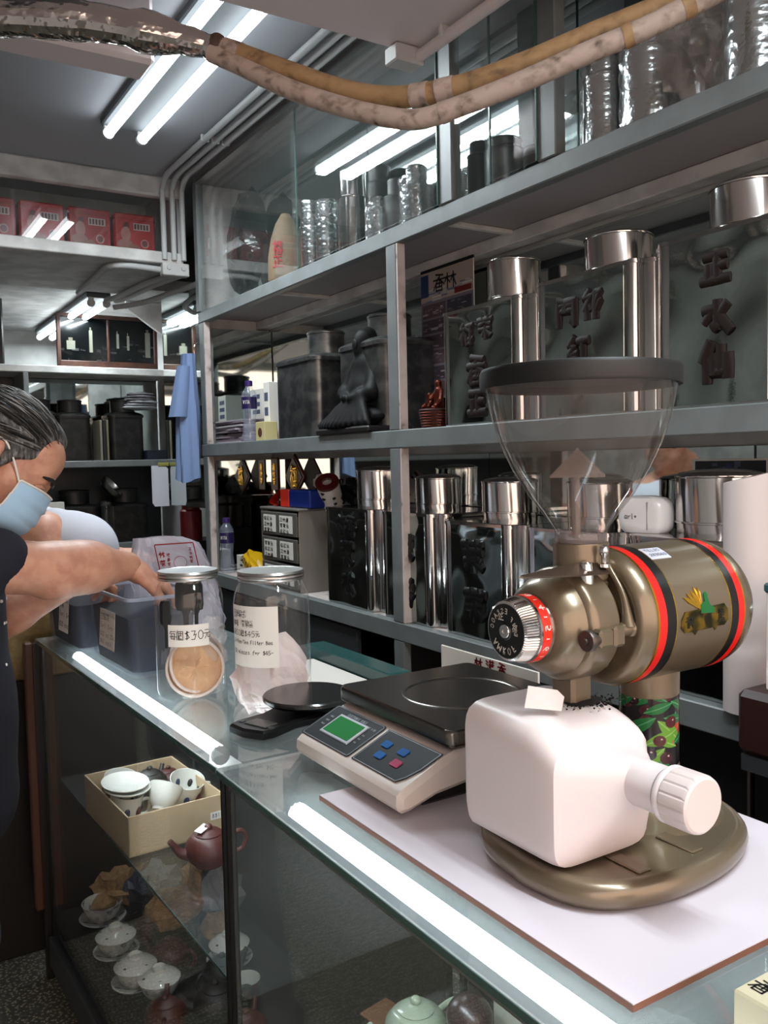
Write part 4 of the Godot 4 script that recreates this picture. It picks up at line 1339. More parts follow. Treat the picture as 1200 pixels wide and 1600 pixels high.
	var sk := part("sticker", st, mat(Color(0.75, 0.76, 0.82), 0.4), mo, "small white sticker")
	var sp := MB.new()
	ink(sp, "TEL25", on_drum(0.078, y, 0.072, 1.12, 0.0012, 1.0), Vector2(-0.013, -0.008), Vector2(0.0045, 0.005), 0.0006)
	ink(sp, "283060", on_drum(0.078, y, 0.072, 1.12, 0.0012, 1.0), Vector2(-0.013, 0.001), Vector2(0.004, 0.005), 0.0006)
	part("sticker_print", sp, M.ink, mo)
	# link between motor and burr housing
	part("link", xlathe(pv([0, -0.02, 0.050, -0.02, 0.045, -0.006, 0.040, 0.0, 0.040, 0.013, 0, 0.013]), 36, y), M.gold_paint, t)
	var ribs := MB.new()
	for a in [1.3, -1.2, 2.7, -2.4]:
		var o := Vector3(0.006, y + sin(a) * 0.050, cos(a) * 0.050)
		ribs.tube(PackedVector3Array([Vector3(-0.02, y + sin(a) * 0.050, cos(a) * 0.050), o]), 0.006, 12)
		ribs.ball(o, Vector3.ONE * 0.007, 12, 8)
	ribs.tube(curve(p3([0.008, y + 0.066, 0.020, 0.008, y + 0.035, 0.044, 0.006, y + 0.012, 0.053, 0.004, y - 0.002, 0.056]), 10), [0.0045, 0.004, 0.0036, 0.0036, 0.0036, 0.0038, 0.004, 0.0045, 0.0055, 0.007, 0.0085], 10)
	ribs.tube(PackedVector3Array([Vector3(-0.022, y - 0.004, 0.052), Vector3(0.008, y - 0.004, 0.055)]), 0.0075, 14)
	ribs.ball(Vector3(0.009, y - 0.004, 0.055), Vector3(0.006, 0.0095, 0.0095), 14, 8)
	part("strut", ribs, M.gold_paint, t)
	# burr housing
	var hb := part("burr_housing", xlathe(pv([0, -0.081, 0.035, -0.081, 0.0415, -0.079, 0.0475, -0.073, 0.0520, -0.065, 0.0545, -0.057, 0.0555, -0.053, 0.0595, -0.051, 0.0618, -0.047, 0.0622, -0.042, 0.0622, -0.016, 0.060, -0.012, 0.05, -0.010, 0, -0.010]), 56, y), M.gold_paint, t)
	part("hinge_lug", boxm(Vector3(-0.042, y - 0.006, 0.062), Vector3(0.020, 0.019, 0.020), 0.003), M.gold_paint, hb)
	part("hinge_lug", boxm(Vector3(-0.023, y - 0.006, 0.062), Vector3(0.016, 0.022, 0.020), 0.003), M.gold_paint, hb)
	part("latch_screw", xlathe(pv([0, -0.068, 0.0030, -0.068, 0.0034, -0.066, 0.0034, -0.0655, 0.0105, -0.0655, 0.0115, -0.064, 0.0115, -0.060, 0.007, -0.059, 0.007, -0.050, 0, -0.050]), 24, y - 0.007, 0.064), mat(Color(0.36, 0.33, 0.31), 0.4, 0.9), hb, "chrome latch screw")
	# dial
	var dl := part("dial_cap", xlathe(pv([0, -0.1155, 0.0052, -0.1155, 0.0060, -0.1175, 0.0085, -0.1185, 0.0095, -0.1170, 0.028, -0.1170, 0.0300, -0.1155, 0.0300, -0.113, 0, -0.113]), 48, y), M.black, t, "black dial face with white lettering")
	part("dial_screw", xlathe(pv([0, -0.1185, 0.0020, -0.1185, 0.0024, -0.1195, 0.0070, -0.1195, 0.0078, -0.1185, 0.0078, -0.1165, 0, -0.1165]), 20, y), M.chrome, dl)
	var kn := MB.new()
	var nk := 72
	var kr := []
	for q in [[0.0300, -0.1165], [0.0318, -0.1145], [0.0345, -0.100], [0.0340, -0.098]]:
		var r := PackedVector3Array()
		for k in nk * 2:
			var a := TAU * k / (nk * 2)
			var rad: float = q[0] - (0.0009 if k % 2 else 0.0)
			r.push_back(Vector3(q[1], y + sin(a) * rad, cos(a) * rad))
		kr.push_back(r)
	kn.loft(kr, true, true)
	kn.smooth = 15.0
	part("knurled_skirt", kn, M.chrome, t)
	var rg := part("number_ring", xlathe(pv([0.02, -0.0995, 0.0350, -0.0995, 0.0358, -0.099, 0.0358, -0.0805, 0.0350, -0.080, 0.02, -0.080]), 48, y), M.chrome, t)
	part("red_band", xlathe(pv([0.0357, -0.0965, 0.0361, -0.0965, 0.0361, -0.085, 0.0357, -0.085]), 48, y), mat(Color(0.88, 0.16, 0.09), 0.35), rg, "red number band")
	var num := MB.new()
	for k in 10:
		var a := 0.16 + (5 - k) * TAU / 10.0
		var ff := func(p: Vector2) -> Vector3:
			var b := a - p.x / 0.036
			return Vector3(-0.0908 + p.y, y + sin(b) * 0.0365, cos(b) * 0.0365)
		ink(num, str(k), ff, Vector2(-0.003, -0.0038), Vector2(0.006, 0.0076), 0.0011)
		var a2 := a + TAU / 20.0
		var f2 := func(p: Vector2) -> Vector3:
			var b := a2 - p.x / 0.036
			return Vector3(-0.0908 + p.y, y + sin(b) * 0.0365, cos(b) * 0.0365)
		ink(num, "1", f2, Vector2(-0.002, -0.002), Vector2(0.004, 0.004), 0.0010)
	part("number", num, M.paper, rg)
	var dt := MB.new()
	var words := ["FORMA", "FINE", "COARSE"]
	for w in 3:
		var a0: float = [-0.9, 0.9, 3.0][w]
		var rad: float = [0.0215, 0.0175, 0.0215][w]
		var sz: float = [0.0072, 0.005, 0.0058][w]
		for k in words[w].length():
			var a: float = a0 - k * sz * 1.15 / rad
			# seen from -x: +z is to the right, y is up; letters stand outwards from the centre
			var bs := Basis(Vector3(0, cos(a), -sin(a)), Vector3(0, sin(a), cos(a)), Vector3(-1, 0, 0))
			ink(dt, words[w][k], flat(Transform3D(bs, Vector3(-0.1171, y + sin(a) * (rad + sz * 0.5), cos(a) * (rad + sz * 0.5))), 0.0005), Vector2(-sz * 0.4, 0), Vector2(sz * 0.8, sz), sz * 0.17)
	for k in 2:
		var a: float = [2.0, 0.35][k]
		ink(dt, ["正", "福"][k], flat(Transform3D(Basis(Vector3(0, 0, 1), Vector3(0, 1, 0), Vector3(-1, 0, 0)), Vector3(-0.1171, y + sin(a) * 0.016 + 0.004, cos(a) * 0.016 - 0.004)), 0.0005), Vector2.ZERO, Vector2(0.008, 0.008), 0.0009)
	part("dial_lettering", dt, M.paper, dl)
	# neck, lever, spout
	part("neck", MB.new().lathe(pv([0, 0.255, 0.0300, 0.255, 0.0300, 0.3055, 0.0286, 0.3065, 0.0286, 0.3085, 0.0305, 0.309, 0.0305, 0.3465, 0.0298, 0.348, 0.0275, 0.348, 0.0275, 0.32, 0, 0.32]), 44, at_(-0.008, 0, 0)), M.gold_paint, t)
	var lv := part("gate_lever", MB.new().prism(PackedVector2Array([Vector2(0.012, -0.012), Vector2(0.016, 0.0), Vector2(0.010, 0.012), Vector2(-0.03, 0.011), Vector2(-0.098, 0.002), Vector2(-0.102, 0.0), Vector2(-0.098, -0.002), Vector2(-0.03, -0.010)]), 0.002, 0.0, Transform3D(Basis.from_euler(Vector3(0.42, 0, 0)) * Basis(Vector3(1, 0, 0), Vector3(0, 0, -1), Vector3(0, 1, 0)), Vector3(-0.026, 0.3225, 0.036))), mat(Color(0.50, 0.43, 0.38), 0.3, 0.9), t, "flat steel gate lever")
	part("lever_pivot", MB.new().lathe(pv([0, 0.308, 0.008, 0.308, 0.008, 0.3225, 0.0068, 0.3255, 0.0068, 0.329, 0.005, 0.331, 0, 0.331]), 20, at_(-0.034, 0, 0.034)), M.chrome, lv)
	part("lever_knob", MB.new().lathe(pv([0, 0.3245, 0.0065, 0.3245, 0.0065, 0.328, 0.0028, 0.329, 0.0028, 0.335, 0.0052, 0.339, 0.0056, 0.343, 0.0038, 0.347, 0, 0.3485]), 20, at_(-0.014, 0, 0.040)), M.chrome, lv)
	part("spout", boxm(Vector3(-0.024, 0.195, 0.0), Vector3(0.030, 0.050, 0.036), 0.004), M.gold_paint, t)
	# hopper
	var hx := at_(-0.008, 0, 0)
	var smoky := glassy(Color(0.42, 0.38, 0.35), 0.17, 0.03)
	var hp := part("hopper", MB.new().lathe(pv([0.0265, 0.335, 0.0265, 0.352, 0.029, 0.362, 0.043, 0.382, 0.058, 0.402, 0.0735, 0.428, 0.086, 0.455, 0.0945, 0.480, 0.1005, 0.505, 0.1035, 0.523]), 64, hx), smoky, t, "clear funnel hopper")
	part("hopper_collar", MB.new().lathe(pv([0.0272, 0.347, 0.0285, 0.349, 0.0285, 0.358, 0.0272, 0.360]), 44, hx), glassy(Color(0.5, 0.45, 0.45), 0.4, 0.1), hp)
	part("hopper_lid", MB.new().lathe(pv([0, 0.5255, 0.098, 0.5255, 0.1035, 0.519, 0.1075, 0.517, 0.1085, 0.520, 0.1085, 0.534, 0.1065, 0.538, 0.098, 0.5395, 0.0, 0.5395]), 64, hx), M.rubber, t, "black hopper lid")
	var guard := mat(Color(0.62, 0.56, 0.53, 0.5), 0.3)
	guard.transparency = BaseMaterial3D.TRANSPARENCY_ALPHA
	var sh := MB.new().lathe(pv([0.0, 0.452, 0.041, 0.422, 0.040, 0.420, 0, 0.448]), 4, at_(-0.012, 0, 0))
	sh.smooth = 10.0
	part("bean_guard", sh, guard, hp)
	for q in [[-0.022, 0.008], [-0.012, -0.004]]:
		part("guard_post", boxm(Vector3(q[0], 0.388, q[1]), Vector3(0.007, 0.07, 0.007), 0.001), guard, hp)

func jug_ring(z: float, hx: float, hy: float, cx: float, cy: float, rc: float, mix: float) -> PackedVector3Array:
	var r := PackedVector3Array()
	for k in 64:
		var a := TAU * k / 64.0
		var ex := 7.0
		var d := Vector2(cos(a), sin(a))
		var s := pow(pow(absf(d.x), ex) + pow(absf(d.y), ex), -1.0 / ex)
		var q := Vector2(d.x * s * hx, d.y * s * hy)
		q = q.lerp(d * rc, mix)
		r.push_back(Vector3(cx + q.x, cy + q.y, z))
	return r

func jug() -> void:
	var t := thing("plastic_jug", "white plastic jug lying on the grinder base, its capped neck pointing forward", "jug", Vector3(0.650, 0.985, -0.70))
	var b := MB.new()
	b.smooth = 35.0
	var rings := []
	var cy := 0.073
	for q in [[-0.078, 0.056, 0.058, 0.0], [-0.074, 0.066, 0.068, 0.0], [-0.066, 0.0705, 0.0725, 0.0], [0.012, 0.0705, 0.0725, 0.0], [0.030, 0.0705, 0.0712, -0.0012], [0.048, 0.070, 0.068, -0.0043], [0.062, 0.069, 0.0645, -0.0075], [0.070, 0.0672, 0.061, -0.0095]]:
		rings.push_back(jug_ring(q[0], q[1], q[2], 0, cy + q[3], 0.02, 0.0))
	for q in [[0.078, 0.22, 0.0], [0.090, 0.52, 0.010], [0.100, 0.78, 0.018], [0.106, 0.94, 0.024], [0.110, 1.0, 0.025], [0.142, 1.0, 0.025]]:
		rings.push_back(jug_ring(q[0], 0.066, 0.060, 0.012 * q[1], cy + q[2] - 0.0095 * (1.0 - q[1]) - 0.008 * q[1], 0.0235, q[1]))
	b.loft(rings, true, true)
	part("body", b, M.hdpe, t)
	part("neck_ring", MB.new().lathe(pv([0.02, 0, 0.0265, 0.0, 0.028, 0.002, 0.028, 0.005, 0.0265, 0.007, 0.02, 0.007]), 36, along(Vector3(0, 0, 1), Vector3(0.012, cy + 0.017, 0.146))), M.hdpe, t)
	var cap := MB.new()
	var cr := []
	for q in [[0.0275, 0.154], [0.0280, 0.156], [0.0280, 0.180], [0.0268, 0.1835], [0.0245, 0.185]]:
		var r := PackedVector3Array()
		for k in 96:
			var a := TAU * k / 96.0
			var rad: float = q[0] - (0.0009 if k % 6 == 0 and q[1] < 0.182 else 0.0)
			r.push_back(Vector3(0.012 + cos(a) * rad, cy + 0.017 + sin(a) * rad, q[1]))
		cr.push_back(r)
	cap.loft(cr, true, true)
	cap.smooth = 25.0
	part("cap", cap, mat(Color(0.82, 0.77, 0.76), 0.35), t, "white ribbed screw cap")
	var fl := MB.new().prism(PackedVector2Array([Vector2(-0.026, -0.01), Vector2(0.022, -0.012), Vector2(0.025, 0.006), Vector2(0.016, 0.014), Vector2(-0.022, 0.018)]), 0.002, 0.0, Transform3D(Basis.from_euler(Vector3(-0.15, -0.50, -0.08)).scaled(Vector3.ONE * 0.82), Vector3(-0.034, 0.160, 0.022)))
	part("cut_flap", fl, M.hdpe, t, "cut flap standing at the filling hole")
	var gm := MB.new()
	var rng := RandomNumberGenerator.new()
	rng.seed = 17
	gm.ball(Vector3(0.0, 0.0005, 0), Vector3(0.024, 0.003, 0.016), 16, 6)
	for k in 260:
		var p := Vector3(rng.randfn(0.008, 0.016), rng.randf_range(-0.0006, 0.0006), rng.randfn(0.006, 0.011))
		gm.box(p, Vector3.ONE * rng.randf_range(0.0006, 0.0018))
	single("coffee_grounds", gm, mat(Color(0.05, 0.025, 0.02), 0.95), "dark spilled coffee grounds on top of the jug under the spout", "coffee grounds", Vector3(0.682, 1.1312, -0.688)).set_meta("kind", "stuff")

func weighing_scale() -> void:
	var t := thing("weighing_scale", "cream electronic weighing scale with green display and steel pan", "weighing scale", Vector3(0.56, 0.95, -1.0225))
	var hw := 0.1425
	var prof := PackedVector2Array([Vector2(0.003, 0.019), Vector2(0.0, 0.026), Vector2(0.001, 0.038), Vector2(0.008, 0.044), Vector2(0.080, 0.076), Vector2(0.090, 0.079), Vector2(0.315, 0.079), Vector2(0.32, 0.074), Vector2(0.32, 0.040), Vector2(0.24, 0.034), Vector2(0.13, 0.036), Vector2(0.06, 0.028), Vector2(0.02, 0.016), Vector2(0.008, 0.015)])
	part("housing", MB.new().prism(prof, hw + 0.002, 0.007).prism(prof, hw, 0.007, Transform3D(Basis.from_scale(Vector3(1, 1, -1)), Vector3.ZERO)), M.cream, t)
	part("underside", span(Vector3(0.05, 0.008, -0.12), Vector3(0.30, 0.036, 0.12), 0.004), M.black, t)
	for x in [0.075, 0.28]:
		for z in [-0.10, 0.10]:
			part("foot", MB.new().lathe(pv([0, 0.0005, 0.011, 0.0005, 0.012, 0.003, 0.012, 0.012, 0, 0.012]), 16, at_(x, 0, z)), M.rubber, t)
	# sloping panel: right is +z, up is the slope
	var up := Vector3(0.9138, 0.4061, 0).normalized()
	var bs := Basis(Vector3(0, 0, 1), up, Vector3(0, 0, 1).cross(up))
	var o := Vector3(0.044, 0.0603, 0)
	var f := func(x: float, y: float, lift: float) -> Transform3D: return Transform3D(bs, o + bs * Vector3(x, y, lift))
	var navy := mat(Color(0.05, 0.06, 0.085), 0.5, 0.0, 0.25)
	var line := mat(Color(0.50, 0.52, 0.55), 0.4)
	for q in [[-0.0705, 0.139], [0.071, 0.128]]:
		var fp := rrect(q[1], 0.072, 0.004, 3)
		if q[0] > 0:
			fp = PackedVector2Array([Vector2(-0.064, 0.034), Vector2(0.064, 0.034), Vector2(0.062, 0.0), Vector2(0.055, -0.022), Vector2(0.046, -0.034), Vector2(-0.064, -0.034)])
		var pn := part("panel", MB.new().prism(fp, 0.0008, 0.0, f.call(q[0], 0.0, 0.0006)), navy, t)
		var ln := MB.new()
		var ff := flat(f.call(q[0], 0, 0.0016), 0.0)
		for k in fp.size():
			var a := fp[k] * 0.955
			var b := fp[(k + 1) % fp.size()] * 0.955
			var d := (b - a).normalized() * 0.0004
			var n := Vector2(-d.y, d.x)
			ln.quad(ff.call(Vector2(a.x + n.x, -a.y - n.y)), ff.call(Vector2(b.x + n.x, -b.y - n.y)), ff.call(Vector2(b.x - n.x, -b.y + n.y)), ff.call(Vector2(a.x - n.x, -a.y + n.y)))
		part("border_line", ln, line, pn)
	var bz := part("display_frame", MB.new().prism(PackedVector2Array([Vector2(-0.040, -0.0215), Vector2(0.040, -0.0215), Vector2(0.040, 0.0215), Vector2(-0.040, 0.0215)]), 0.0022, 0.001, f.call(-0.068, 0.001, 0.0012)), mat(Color(0.62, 0.64, 0.68), 0.4), t)
	var lcd := mat(Color(0.08, 0.38, 0.18), 0.6, 0.0, 0.2)
	lcd.emission_enabled = true
	lcd.emission = Color(0.10, 0.55, 0.24)
	lcd.emission_energy_multiplier = 0.22
	part("display_screen", MB.new().prism(PackedVector2Array([Vector2(-0.0355, -0.017), Vector2(0.0355, -0.017), Vector2(0.0355, 0.017), Vector2(-0.0355, 0.017)]), 0.0006, 0.0, f.call(-0.068, 0.001, 0.0032)), lcd, bz, "green display screen")
	var tx := MB.new()
	ink(tx, "ELECTRONIC SCALE", flat(f.call(-0.096, 0.0295, 0.0016), 0.0), Vector2.ZERO, Vector2(0.003, 0.005), 0.0007)
	ink(tx, "BWS-30", flat(f.call(-0.028, 0.0235, 0.0016), 0.0), Vector2.ZERO, Vector2(0.0025, 0.004), 0.0006)
	for k in 3:
		ink(tx, "MAX", flat(f.call(-0.126 + k * 0.0, 0.014 - k * 0.009, 0.0016), 0.0), Vector2.ZERO, Vector2(0.0028, 0.0032), 0.0005)
		ink(tx, "kg", flat(f.call(-0.024, 0.008 - k * 0.008, 0.0016), 0.0), Vector2.ZERO, Vector2(0.0028, 0.0032), 0.0005)
	part("lettering", tx, line, t)
	var blue := mat(Color(0.15, 0.38, 0.64), 0.6, 0.0, 0.2)
	for q in [[0.036, 0.010, blue], [0.076, 0.010, blue], [0.046, -0.010, blue], [0.086, -0.010, mat(Color(0.70, 0.30, 0.44), 0.6, 0.0, 0.2)]]:
		part("key", MB.new().prism(rrect(0.018, 0.012, 0.002, 3), 0.0016, 0.0, f.call(q[0], q[1], 0.0012)), q[2], t)
	# pan
	var steel := mat(Color(0.46, 0.44, 0.42), 0.22, 1.0)
	var pn := MB.new()
	var pr := []
	for q in [[0.985, 0.994], [1.0, 0.996], [1.006, 1.0], [1.006, 1.012], [1.0, 1.016], [0.985, 1.018], [0.5, 1.018]]:
		pr.push_back(ring(rrect(0.252, 0.292, 0.012, 4), q[1] - 0.913, Vector2(q[0], q[0]), Vector2(0.207, -0.003)))
	pn.loft(pr, true, true)
	var pan := part("pan", pn, steel, t, "brushed steel pan")
	part("pan_ring", MB.new().lathe(pv([0.082, 0.105, 0.084, 0.1065, 0.087, 0.1065, 0.089, 0.105]), 56, at_(0.207, 0, 0)), steel, pan)
	part("pan_support", boxm(Vector3(0.207, 0.080, 0), Vector3(0.10, 0.012, 0.10), 0.003), M.black, t)

# ---------- things on the open shelves ----------
func bottle(label: String, at: Vector3, h: float, r: float) -> Node3D:
	var t := thing("water_bottle", label, "bottle", at, 0.0, "purple capped water bottles")
	var s := h / 0.24
	var pr := PackedVector2Array()
	for q in [[0, 0.004], [0.7, 0.0], [0.95, 0.006], [1.0, 0.02], [0.93, 0.05], [0.80, 0.085], [0.90, 0.115], [1.0, 0.135], [1.0, 0.175], [0.9, 0.195], [0.55, 0.212], [0.42, 0.22], [0.42, 0.228]]:
		pr.push_back(Vector2(q[0] * r, q[1] * s))
	part("bottle_body", MB.new().lathe(pr, 28), glassy(Color(0.75, 0.78, 0.86), 0.16, 0.04), t)
	part("label", MB.new().lathe(pv([r * 1.01, 0.132 * s, r * 1.02, 0.134 * s, r * 1.02, 0.176 * s, r * 1.01, 0.178 * s]), 28), mat(Color(0.13, 0.08, 0.27), 0.35), t, "dark purple wrap label")
	part("cap", MB.new().lathe(pv([0, 0.222 * s, r * 0.48, 0.222 * s, r * 0.5, 0.226 * s, r * 0.5, 0.24 * s, r * 0.4, 0.243 * s, 0, 0.243 * s]), 20), mat(Color(0.19, 0.10, 0.36), 0.4), t, "purple cap")
	var d := Vector3(-0.7, 0, 0.72).normalized()
	var bs := Basis(Vector3.UP.cross(d), Vector3.UP, d)
	var w := MB.new()
	ink(w, "VITA", flat(Transform3D(bs, d * (r * 1.03) + Vector3(0, 0.165 * s, 0)), 0.001), Vector2(-0.016, 0), Vector2(0.007, 0.016), 0.0018)
	part("lettering", w, M.paper, t)
	return t

func seated_statue(label: String, at: Vector3, s: float) -> void:
	var m := mat(Color(0.05, 0.046, 0.046), 0.6, 0.0, 0.3)
	var t := thing("seated_statue", label, "statue", at)
	var bz := Basis.IDENTITY
	var pr := [
		[Vector3(0.005, 0.245, 0), Vector3(0.056, 0.085, 0.078), bz], [Vector3(0, 0.15, 0), Vector3(0.072, 0.11, 0.09), bz],
		[Vector3(-0.01, 0.06, 0), Vector3(0.09, 0.05, 0.16), bz], [Vector3(-0.045, 0.075, -0.07), Vector3(0.055, 0.05, 0.075), bz],
		[Vector3(-0.004, 0.27, 0), Vector3(-0.012, 0.31, 0), 0.024, 0.022], [Vector3(-0.018, 0.338, 0), Vector3(0.034, 0.044, 0.032), bz],
		[Vector3(0.0, 0.365, 0), Vector3(0.010, 0.375, 0), 0.036, 0.030],
		[Vector3(0.012, 0.350, 0.0), Vector3(0.040, 0.16, 0.0), 0.040, 0.075],
		[Vector3(0.010, 0.335, 0.022), Vector3(0.012, 0.20, 0.075), 0.020, 0.036], [Vector3(0.010, 0.335, -0.022), Vector3(0.012, 0.20, -0.075), 0.020, 0.036],
		[Vector3(0.0, 0.24, 0.07), Vector3(-0.035, 0.15, 0.10), 0.028, 0.030], [Vector3(-0.035, 0.15, 0.10), Vector3(-0.085, 0.13, 0.02), 0.026, 0.016],
		[Vector3(0.0, 0.24, -0.07), Vector3(-0.035, 0.16, -0.10), 0.028, 0.030], [Vector3(-0.035, 0.16, -0.10), Vector3(-0.085, 0.135, -0.02), 0.026, 0.016],
		[Vector3(-0.018, 0.318, 0), Vector3(-0.036, 0.312, 0), 0.018, 0.012],
	]
	for k in 24:
		var v := k / 23.0
		pr.push_back([Vector3(-0.06, 0.15 - 0.03 * v, 0.06 - 0.10 * v), Vector3(-0.09 - 0.03 * sin(v * PI), 0.028 + 0.012 * (k % 2), 0.16 - 0.38 * v), 0.007, 0.0075])
	part("figure", body(pr, 0.0055, 0.020), m, t)
	part("face", MB.new().ball(Vector3(-0.048, 0.332, 0), Vector3(0.008, 0.024, 0.018), 14, 8), m, t)
	part("plinth", boxm(Vector3(-0.02, 0.012, 0), Vector3(0.20, 0.024, 0.40), 0.006), M.wood_dark, t)
	t.scale = Vector3.ONE * s

func calendar_print() -> ImageTexture:
	var im := Image.create(256, 512, false, Image.FORMAT_RGB8)
	im.fill(Color(0.40, 0.38, 0.42))
	var rng := RandomNumberGenerator.new()
	rng.seed = 23
	im.fill_rect(Rect2i(0, 0, 256, 120), Color(0.62, 0.56, 0.52))
	for k in 40:
		im.fill_rect(Rect2i(rng.randi_range(0, 250), rng.randi_range(70, 118), rng.randi_range(10, 60), rng.randi_range(2, 8)), Color(0.28, 0.32, 0.45).lerp(Color(0.75, 0.72, 0.70), rng.randf()))
	im.fill_rect(Rect2i(0, 10, 40, 90), Color(0.12, 0.18, 0.34))
	im.fill_rect(Rect2i(168, 92, 80, 22), Color(0.42, 0.08, 0.09))
	for r in 6:
		for c in 2:
			var x := 8 + c * 124
			var y := 132 + r * 63
			var b := Color(0.16, 0.16, 0.20).lerp(Color(0.30, 0.22, 0.24), rng.randf())
			im.fill_rect(Rect2i(x, y, 116, 54), b)
			for k in 14:
				im.fill_rect(Rect2i(x + rng.randi_range(0, 90), y + rng.randi_range(0, 44), rng.randi_range(6, 26), rng.randi_range(3, 10)), b.lerp(Color(0.75, 0.70, 0.72), rng.randf() * 0.8))
	return ImageTexture.create_from_image(im)

func box_print(base: Color, sd: int) -> ImageTexture:
	var im := Image.create(256, 256, false, Image.FORMAT_RGB8)
	im.fill(base)
	var rng := RandomNumberGenerator.new()
	rng.seed = sd
	for q in [Rect2i(8, 8, 240, 3), Rect2i(8, 245, 240, 3), Rect2i(8, 8, 3, 240), Rect2i(245, 8, 3, 240)]:
		im.fill_rect(q, base.lerp(Color(0.7, 0.55, 0.45), 0.4))
	im.fill_rect(Rect2i(118, 48, 110, 44), Color(0.66, 0.60, 0.58))
	for k in 5:
		im.fill_rect(Rect2i(124 + k * 20, 54, 13, 32), Color(0.30, 0.12, 0.12))
	# a seated figure and a round seal, as soft blobs
	for q in [[70, 70, 20, 26, Color(0.24, 0.10, 0.10)], [66, 120, 32, 46, Color(0.62, 0.52, 0.46)], [60, 180, 50, 30, Color(0.55, 0.45, 0.40)], [120, 200, 40, 20, Color(0.50, 0.38, 0.34)], [190, 170, 27, 27, Color(0.68, 0.62, 0.58)], [190, 170, 20, 20, Color(0.35, 0.20, 0.18)]]:
		for y in range(q[1] - q[3], q[1] + q[3]):
			for x in range(q[0] - q[2], q[0] + q[2]):
				var d := Vector2(float(x - q[0]) / q[2], float(y - q[1]) / q[3])
				if d.length() < 1.0 and rng.randf() < 0.9:
					im.set_pixel(clampi(x, 0, 255), clampi(y, 0, 255), (q[4] as Color).lerp(base, rng.randf() * 0.35))
	return ImageTexture.create_from_image(im)

# a flat print: quad with its own picture, facing local +z
func print_quad(w: float, h: float, t := Transform3D.IDENTITY) -> MB:
	var mb := MB.new()
	mb.quad(Vector3(-w / 2, -h / 2, 0), Vector3(w / 2, -h / 2, 0), Vector3(w / 2, h / 2, 0), Vector3(-w / 2, h / 2, 0), Vector2(0, 1), Vector2(1, 1), Vector2(1, 0), Vector2(0, 0))
	return mb.xf(t)

const FACE_LEFT := Basis(Vector3(0, 0, 1), Vector3(0, 1, 0), Vector3(-1, 0, 0))

const ORD := ["bottom", "second from bottom", "third from bottom", "fourth from bottom", "fifth from bottom", "sixth from bottom", "middle", "sixth from top", "fifth from top", "fourth from top", "third from top", "second from top", "topmost"]

